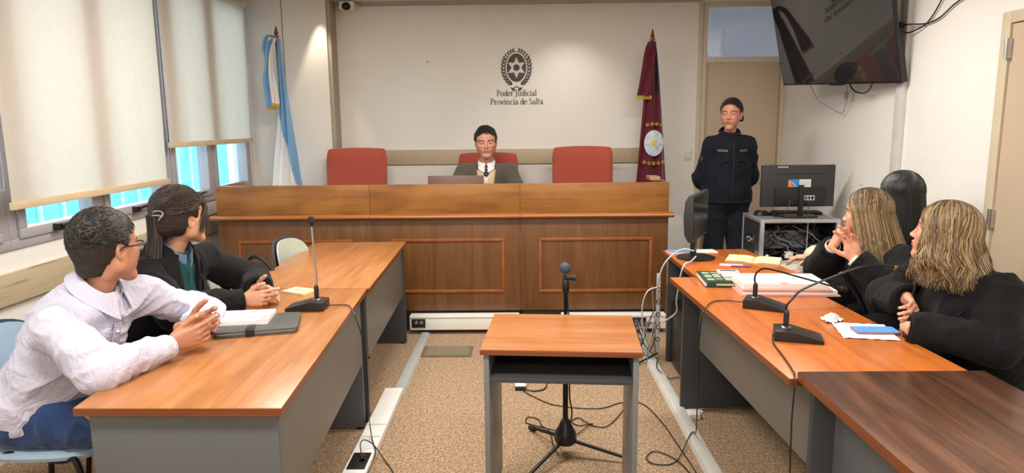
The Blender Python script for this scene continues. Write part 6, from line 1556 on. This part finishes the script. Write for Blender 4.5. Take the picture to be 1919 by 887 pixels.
# ---------------------------------------------------------------- 3. the judge
SK3 = skin_mat('skin_warm', srgb(204, 146, 118))
root = person('man in a grey suit, dark tie and beige sweater seated behind the bench', (-.29, 5.93, .14))
H = head_matrix((-.289, 5.835, 1.425), 180+3, -2, 2, 1.05) @ Matrix.Diagonal((1.05, 1, .97, 1))
F3 = Fig(pelvis=(-.29, 5.93, .70), neck=(-.289, 5.885, 1.235), shR=(-.475, 5.885, 1.170), shL=(-.105, 5.885, 1.170), elR=(-.60, 5.74, .965), elL=(.01, 5.74, .965), wrR=(-.46, 5.56, .885), wrL=(-.15, 5.56, .885),
         hipR=(-.39, 5.90, .68), hipL=(-.19, 5.90, .68), knR=(-.42, 5.50, .68), knL=(-.16, 5.50, .68), anR=(-.42, 5.48, .23), anL=(-.16, 5.48, .23)); F3.bulk = 1.12; F3.nr = .049
hR = place((-.46, 5.555, .885), (.4, -.9, -.12), (0, 0, -1)); hL = place((-.15, 5.555, .885), (-.4, -.9, -.12), (0, 0, -1))
b = skin_body(F3, H, [('R', hR, dict(h=.003)), ('L', hL, dict(h=.003))], root, None)
hv = head_vol(.0028, full=1.0, jaw=1.12); build_head(b, H, root, hv, False, HBK, browlift=-.003)
b.build('body', [SK3, LIP(srgb(176, 108, 92)), NAIL], root, 1)
hair3, hv3 = hair_cap(short_hair(-.060, .013, .007, line=.080, rec=5.5), [HBK], root, H, .0034, grooves=lambda P: -.0025*np.sin(P[:, 0]*120+6*vnoise(P*18)))
tufts(1200, hv3, H, root, [HBK], 9, .016, .0018, zmin=.02, lay=(.8, -.4, .5))
SUIT = fabric('grey_tweed', srgb(84, 77, 68), 260, .9, .14, .2, wrinkle=.12); SHW = fabric('white_poplin', srgb(232, 228, 224), 300, .8, .02, .05); BEI = fabric('beige_knit', srgb(206, 184, 156), 300, .9, .06, .2)
def cutS(v): v.cone(F3.J['neck']+F3.up*.02, tuple(H @ Vector((0, -.02, -.08))), .056, .058, sub=True)
garment(F3, 'dress_shirt', SHW, root, arms='', inf=.004, h=.006, cut=cutS, asmear=0, hips=False)
def cutJ(v): vopen(F3, bot=.76, w0=.050, w1=.002)(v); cutS(v)
_, swv = garment(F3, 'sweater', BEI, root, arms='', inf=.011, h=.006, cut=cutJ, asmear=0)
_, jv = garment(F3, 'suit_jacket', SUIT, root, inf=.024, h=.0065, cut=coat_cut(F3, H, vopen(F3, bot=.10, w0=.092, w1=.020), neck=.066), fold=folds(.005, 9), armr=(.052, .047, .038), asmear=.007)
for sx in (1, -1):
    l1 = [(sx*.086, 1.0), (sx*.070, .80), (sx*.040, .42), (sx*.020, .12)]; l2 = [(sx*.112, .98), (sx*.135, .84), (sx*.082, .50), (sx*.030, .12)]
    m = drape(jv.t, F3, [l1, l2] if sx > 0 else [l2, l1], off=.007, thick=.005, n=22); m.build('jacket_lapel', SUIT, root, smooth=True, world=True)
collar(F3, SUIT, root, F3.J['neck']-F3.up*.004, (0, 0, 1), F3.f, r=(.078, .080), hgt=.030, fall=.045, gap=48, name='jacket_collar', flare=.022, point=.0, thick=.005)
collar(F3, SHW, root, F3.J['neck']+F3.up*.012+F3.f*.012, (0, -.1, 1), F3.f, r=(.062, .066), hgt=.034, fall=.042, gap=8, name='shirt_collar', flare=.022, point=.028, thick=.003)
TIE = fabric('dark_tie_silk', srgb(34, 30, 46), 200, .5, .1, .1)
tz = F3.pt(1.0, 0, .088); m = MB(); rows = []
for (k, w_, y) in ((1.02, .017, .080), (.99, .022, .092), (.955, .014, .094), (.93, .018, .096), (.86, .026, .100), (.78, .032, .108), (.70, .030, .116), (.64, .02, .118)):
    rows.append([Vector(F3.pt(k, -w_+2*w_*i/6, y+.006*(1-((i-3)/3)**2))) for i in range(7)])
m.grid(rows, .006); tie = m.build('tie', TIE, root, smooth=True, world=True)
m = MB()
for k in range(4):
    kk = .975-.045*k; m.tube([Vector(F3.pt(kk-.008, -.012, .098+.004*k)), Vector(F3.pt(kk+.003, 0, .1025+.004*k)), Vector(F3.pt(kk+.014, .011, .098+.004*k))], .0020, 4)
m.build('tie_stripes', plain('tie_stripe_pale', srgb(190, 184, 196), .5), tie, world=True)
trousers(F3, SUIT, root)
for s in 'LR':
    a = F3.J['an'+s]; v = Vol(a-.25, a+.25, .009); c = A3((a[0], a[1], .185)); v.cone(c, c+A3((0, -.13, 0)), .04, .034); v.cone(c, a, .04, .045, k=.03); v.half((0, 0, .146), (0, 0, -1)); P, F = v.mesh(); Body().add(P, F).build('shoe', [BLK], root)

# ---------------------------------------------------------------- 4. the officer
SK4 = skin_mat('skin_brown', srgb(190, 132, 106))
root = person('woman in a dark police uniform standing by the door, hands behind back', (1.64, 5.5, 0))
H = head_matrix((1.634, 5.435, 1.632), 180-27, 0, 0, .97)
F4 = Fig(pelvis=(1.64, 5.50, .98), neck=(1.640, 5.475, 1.470), shR=(1.518, 5.480, 1.385), shL=(1.768, 5.480, 1.385), elR=(1.462, 5.575, 1.130), elL=(1.838, 5.575, 1.140), wrR=(1.585, 5.67, 1.00), wrL=(1.70, 5.67, 1.00),
         hipR=(1.555, 5.50, .92), hipL=(1.725, 5.50, .92), knR=(1.548, 5.48, .50), knL=(1.738, 5.48, .50), anR=(1.54, 5.51, .10), anL=(1.745, 5.51, .10)); F4.nr = .0425; F4.bulk = 1.02; F4.bust = 0
hR = place((1.585, 5.665, .995), (.75, .15, -.5), (0, 1, 0)); hL = place((1.70, 5.68, .985), (-.75, .15, -.5), (0, 1, 0))
b = skin_body(F4, H, [('R', hR, dict(h=.003, sc=.92)), ('L', hL, dict(h=.003, sc=.92))], root, None)
hv = head_vol(.0028, True, full=.95, jaw=.86); build_head(b, H, root, hv, True, HBK)
b.build('body', [SK4, LIP(srgb(160, 92, 80)), NAIL], root, 1)
def hair4(v):
    X, Y, Z = v.ax[0][:, None, None], v.ax[1][None, :, None], v.ax[2][None, None, :]
    v.ell((0, -.020, .034), (.084, .102, .098)); v.ell((0, .03, .062), (.064, .054, .048), k=.02); v.ell((-.045, -.095, -.03), (.040, .034, .042), k=.01); v.ell((0, -.04, .0), (.083, .07, .07), k=.01)
    face_cut(v, .079, 8.0, .024, -.025, -.008, -.055)
    for s in (-1, 1): v.ell((s*.088, .002, -.012), (.018, .020, .034), k=.004, sub=True)
locks(swept(900, (-.03, -.115, -.02), R=(.0865, .1045, .1005), c=(0, -.020, .034), zhi=1.35), [HBK, HB], root, H, r=.0015, seed=4)
hair_cap(hair4, [HBK], root, H, .003, grooves=lambda P: -.0006*np.sin(P[:, 0]*700+5*vnoise(P*15)))
UNI = fabric('navy_black_uniform', (.007, .008, .014), 240, .85, .2, .03, wrinkle=.2)
_, uv = garment(F4, 'uniform_jacket', UNI, root, inf=.026, h=.0065, cut=lambda v: (v.cone(F4.J['neck']+F4.up*.03, tuple(H @ Vector((0, -.02, -.08))), .060, .066, sub=True), v.half(F4.pt(-.06), -F4.up, k=.02)), fold=folds(.010, 10, (1, 1, .8), 2.), armr=(.052, .047, .042), asmear=.009)
collar(F4, UNI, root, F4.J['neck']-F4.up*.020, (0, -.10, 1), F4.f, r=(.072, .076), hgt=.066, fall=.016, gap=3, name='jacket_collar', flare=.012, point=.0, thick=.007, tilt=.016)
v = Vol(A3(F4.pt(-.05))-.26, A3(F4.pt(-.05))+.26, .006); v.ell(F4.pt(-.035), (.208, .160, .030), F4.R); P, F = v.mesh(); Body().add(P, F).build('jacket_waistband', [UNI], root)
for sx in (-1, 1):
    m = drape(uv.t, F4, [[(sx*.045, .80), (sx*.045, .765)], [(sx*.115, .80), (sx*.115, .765)]] if sx > 0 else [[(sx*.115, .80), (sx*.115, .765)], [(sx*.045, .80), (sx*.045, .765)]], off=.016, thick=.003, n=6)
    m.build('name_tape', plain('badge_tape_grey', srgb(84, 86, 92), .7), root, world=True)
    m = drape(uv.t, F4, [[(sx*.035, .755), (sx*.035, .62)], [(sx*.08, .755), (sx*.08, .61)], [(sx*.13, .755), (sx*.13, .62)]] if sx > 0 else [[(sx*.13, .755), (sx*.13, .62)], [(sx*.08, .755), (sx*.08, .61)], [(sx*.035, .755), (sx*.035, .62)]], off=.012, thick=.004, n=10)
    m.build('chest_pocket', UNI, root, smooth=True, world=True)
    ar = Vector(F4.J['shR' if sx > 0 else 'shL']).lerp(Vector(F4.J['elR' if sx > 0 else 'elL']), .35); q = Vector((-1 if sx > 0 else 1, -.5, 0)).normalized()
    m = MB(); m.lathe([(.001, 0), (.024, 0), (.024, .002), (.001, .0025)], 16, (0, 0, 0), Matrix.Translation(uv.project(ar+q*.18, -q, off=.003)) @ q.to_track_quat('Z', 'Y').to_matrix().to_4x4()); m.build('sleeve_badge', plain('sleeve_badge_grey', srgb(52, 52, 58), .7), root, world=True)
m = drape(uv.t, F4, [[(-.004, .90), (-.004, .02)], [(.004, .90), (.004, .02)]], off=.008, thick=.003, n=24); m.build('jacket_zip', BLKR, root, world=True)
garment(F4, 'uniform_trousers', UNI, root, arms='', inf=.014, h=.008, cut=lambda v: v.half(F4.pt(.1), F4.up), legs='LR', torso=False, fold=folds(.010, 9, (1, 1, .5), 2.), asmear=0, legr=(.078, .060, .056))
shoes(F4, BLK, root, (0, -1, 0))

# ---------------------------------------------------------------- 5. woman with wavy blonde hair (near right)
SK5 = skin_mat('skin_fair', srgb(222, 162, 132))
root = person('woman with wavy blonde hair in a black jacket, arms crossed on the desk', (1.78, 2.70, 0))
H = head_matrix((1.668, 2.705, 1.135), 50, 9, 0, 1.0)
F5 = Fig(pelvis=(1.84, 2.70, .56), neck=(1.725, 2.700, .990), shL=(1.795, 2.530, .925), shR=(1.715, 2.875, .930), elL=(1.725, 2.425, .765), wrL=(1.472, 2.540, .800), elR=(1.635, 3.02, .80), wrR=(1.592, 2.785, .845),
         hipL=(1.82, 2.60, .55), hipR=(1.82, 2.80, .55), knL=(1.42, 2.58, .545), knR=(1.42, 2.82, .545), anL=(1.46, 2.58, .09), anR=(1.46, 2.82, .09)); F5.nr = .0425; F5.bulk = 1.10; F5.bust = 1
hL = place((1.484, 2.552, .792), (.42, .90, -.05), (.1, 0, -1)); hR = place((1.592, 2.775, .850), (-.16, -.93, -.20), (-.85, 0, -.35))
b = skin_body(F5, H, [('L', hL, dict(curl=(45, 60, 30), sc=.86, thumb=(-30, 30, 20), thumb_out=25)), ('R', hR, dict(curls=[(42, 40, 20)]*4, spread=2, thumb=(-62, 5, 5), thumb_out=62, sc=.92))], root, None)
hv = head_vol(.0026, True, full=1.04, jaw=.95); build_head(b, H, root, hv, True, BL3)
b.build('body', [SK5, LIP(srgb(196, 116, 104)), NAIL], root, 1)
def longhair(dy=0, rad=(.090, .108, .100), zb=-.20, w_=.085, bk=-.075, ear=.030, dk=1):
    def fn(v):
        X, Y, Z = v.ax[0][:, None, None], v.ax[1][None, :, None], v.ax[2][None, None, :]
        v.ell((0, -.018, .036), rad); v.ell((0, bk, -.07), (w_*.95, .062, .13), k=.03)
        for s in (-1, 1): v.cone((s*.062, -.024, .02), (s*.068, -.034, zb+.05), .022, .026, k=.03)
        face_cut(v, .094, 8.5, ear, ear-.004, -.02, zb)
    return fn
hair_cap(longhair(zb=-.15, rad=(.086, .104, .096)), [BL3], root, H, .004, grooves=lambda P: -.003*np.sin(P[:, 2]*90+8*vnoise(P*14)), lo=(-.15, -.19, -.24), hi=(.15, .14, .16))
pp = part_paths(2600, R=(.094, .112, .104), length=.190, thmin=-38, thmax=218, wave=.017, wfreq=11, out=.050, seed=4, jit=.011, back=.030, flare=.014, steps=26)
locks(pp, [BL1, BL2, BL2, BL1, BL2, BL3], root, H, r=.0019, seed=3, roots=2)
TOPB = fabric('black_top', (.01, .01, .011), 260, .85, .1, .1)
garment(F5, 'top', TOPB, root, arms='', inf=.010, h=.008, cut=lambda v: v.cone(F5.J['neck']+F5.up*.02, tuple(H @ Vector((0, -.02, -.08))), .054, .058, sub=True), asmear=0)
_, cv = garment(F5, 'jacket', JKT, root, inf=.028, h=.0062, cut=coat_cut(F5, H, vopen(F5, bot=.05, w0=.070, w1=.030)), fold=folds(.009, 9, (.8, 1, 1), 5.), armr=(.050, .048, .040), asmear=.005)
for s in 'RL': cuff(F5, s, .053, .05, JKT, root, 'jacket_cuff', off=.004, thick=.010)
for sx in (1, -1):
    l1 = [(sx*.078, 1.0), (sx*.070, .84), (sx*.045, .45), (sx*.034, .12)]; l2 = [(sx*.12, .98), (sx*.155, .80), (sx*.10, .55), (sx*.060, .12)]
    m = drape(cv.t, F5, [l1, l2] if sx > 0 else [l2, l1], off=.008, thick=.006, n=22); m.build('jacket_lapel', JKT, root, smooth=True, world=True)
collar(F5, JKT, root, F5.J['neck']+F5.up*.008, (0, 0, 1), F5.f, r=(.082, .084), hgt=.035, fall=.055, gap=40, name='jacket_collar', flare=.024, point=.01, thick=.006)
trousers(F5, JKT, root); shoes(F5, BLK, root, (-1, 0, 0))

# ---------------------------------------------------------------- 6. woman with straight blonde hair
root = person('woman with straight blonde hair and black jacket, fist under her chin', (1.86, 3.4, 0))
H = head_matrix((1.722, 3.425, 1.118), 50, -2, 0, .98)
F6 = Fig(pelvis=(1.93, 3.40, .56), neck=(1.775, 3.425, .970), shL=(1.830, 3.245, .905), shR=(1.755, 3.600, .915), elL=(1.720, 3.075, .790), wrL=(1.580, 3.205, .925), elR=(1.590, 3.630, .800), wrR=(1.585, 3.470, .945),
         hipL=(1.90, 3.30, .55), hipR=(1.90, 3.50, .55), knL=(1.50, 3.28, .545), knR=(1.50, 3.52, .545), anL=(1.52, 3.28, .09), anR=(1.52, 3.52, .09)); F6.nr = .0425; F6.bulk = 1.02; F6.bust = 1
hL = place((1.577, 3.208, .930), (-.22, .18, .95), (-.75, -.55, .05)); hR = place((1.583, 3.462, .950), (.15, -.42, .85), (.9, -.1, -.15))
b = skin_body(F6, H, [('L', hL, dict(curls=[(20, 22, 12), (14, 18, 10), (18, 22, 12), (28, 26, 15)], spread=9, thumb=(20, 10, 5), thumb_out=55, sc=.96)), ('R', hR, dict(curl=(62, 80, 50), spread=1, thumb=(30, 30, 30), thumb_out=35, sc=.92))], root, None)
hv = head_vol(.0028, True, full=1.0, jaw=.94); build_head(b, H, root, hv, True, BL3)
b.build('body', [SK5, LIP(srgb(196, 116, 104)), NAIL], root, 1)
hair_cap(longhair(zb=-.20, rad=(.086, .104, .096)), [BL3], root, H, .004, grooves=None, lo=(-.15, -.19, -.24), hi=(.15, .14, .16))
pp = part_paths(1900, R=(.093, .111, .104), length=.27, thmin=-34, thmax=214, wave=.002, out=.016, seed=6, jit=.004, back=.055, flare=.016, steps=18)
locks(pp, [BL1, BL2, BL2, BL1, BL2, BL3], root, H, r=.0017, seed=5, roots=3)
garment(F6, 'top', TOPB, root, arms='', inf=.010, h=.009, cut=lambda v: v.cone(F6.J['neck']+F6.up*.02, tuple(H @ Vector((0, -.02, -.08))), .054, .058, sub=True), asmear=0)
_, cv = garment(F6, 'jacket', JKT, root, inf=.024, h=.0068, cut=coat_cut(F6, H, vopen(F6, bot=.05, w0=.070, w1=.030)), fold=folds(.008, 9, (.8, 1, 1), 8.), armr=(.050, .048, .040), asmear=.008)
for s in 'RL': cuff(F6, s, .051, .05, JKT, root, 'jacket_cuff', off=-.004, thick=.010); cuff(F6, s, .037, .03, SHW, root, 'white_cuff', off=.012, thick=.003)
collar(F6, JKT, root, F6.J['neck']+F6.up*.008, (0, 0, 1), F6.f, r=(.080, .082), hgt=.032, fall=.05, gap=40, name='jacket_collar', flare=.022, point=.01, thick=.006)
trousers(F6, JKT, root); shoes(F6, BLK, root, (-1, 0, 0))

# ---------------------------------------------------------------- 7. woman with long black hair
root = person('woman with long straight black hair seated furthest back on the right, turned away', (2.14, 3.93, 0))
H = head_matrix((2.088, 3.80, 1.170), 18, 0, 0, 1.0)
F7 = Fig(pelvis=(2.17, 3.93, .56), neck=(2.110, 3.865, 1.000), shL=(2.00, 3.72, .930), shR=(2.19, 4.02, .935), elL=(1.93, 3.68, .80), wrL=(1.70, 3.94, .808), elR=(2.03, 4.24, .80), wrR=(1.80, 4.26, .66),
         hipL=(2.10, 3.84, .55), hipR=(2.18, 4.02, .55), knL=(1.77, 3.95, .545), knR=(1.86, 4.18, .545), anL=(1.80, 3.96, .09), anR=(1.88, 4.18, .09)); F7.nr = .0425; F7.bulk = 1.0
hL = place((1.69, 3.95, .80), (-.75, .60, -.12), (0, 0, -1)); hR = place((1.80, 4.26, .66), (-.9, .1, -.3), (0, 0, -1))
b = skin_body(F7, H, [('L', hL, dict(h=.0028, sc=.9)), ('R', hR, dict(h=.003, sc=.9))], root, None)
hv = head_vol(.003, True); build_head(b, H, root, hv, True, HBK)
b.build('body', [SK5, LIP(srgb(196, 116, 104)), NAIL], root, 1)
hair_cap(longhair(zb=-.22, rad=(.096, .112, .102)), [HBK], root, H, .004, grooves=None, lo=(-.15, -.19, -.24), hi=(.15, .14, .16))
pp = part_paths(1100, R=(.099, .116, .107), length=.30, thmin=-34, thmax=214, wave=.001, out=.014, seed=7, jit=.003, back=.02, flare=.004, steps=16)
locks(pp, [HBK, HBK, hair_mat('hair_black_sheen', (.012, .012, .014), (.035, .035, .04), .3)], root, H, r=.0024, seed=5)
KNIT = fabric('cream_knit', srgb(206, 192, 168), 120, .95, .12, .3, .6)
garment(F7, 'knitted_sweater', KNIT, root, inf=.016, h=.0075, cut=lambda v: v.cone(F7.J['neck']+F7.up*.02, tuple(H @ Vector((0, -.02, -.08))), .054, .058, sub=True), fold=folds(.006, 12), armr=(.054, .052, .046), asmear=.005)
cuff(F7, 'L', .070, .045, plain('tan_band', srgb(186, 130, 72), .8, bumps=.3), root, 'tan_sleeve_band', off=-.075, thick=.006); cuff(F7, 'L', .050, .03, KNIT, root, 'sweater_cuff', off=.004, thick=.010)
trousers(F7, JKT, root); shoes(F7, BLK, root, (-1, 0.4, 0))
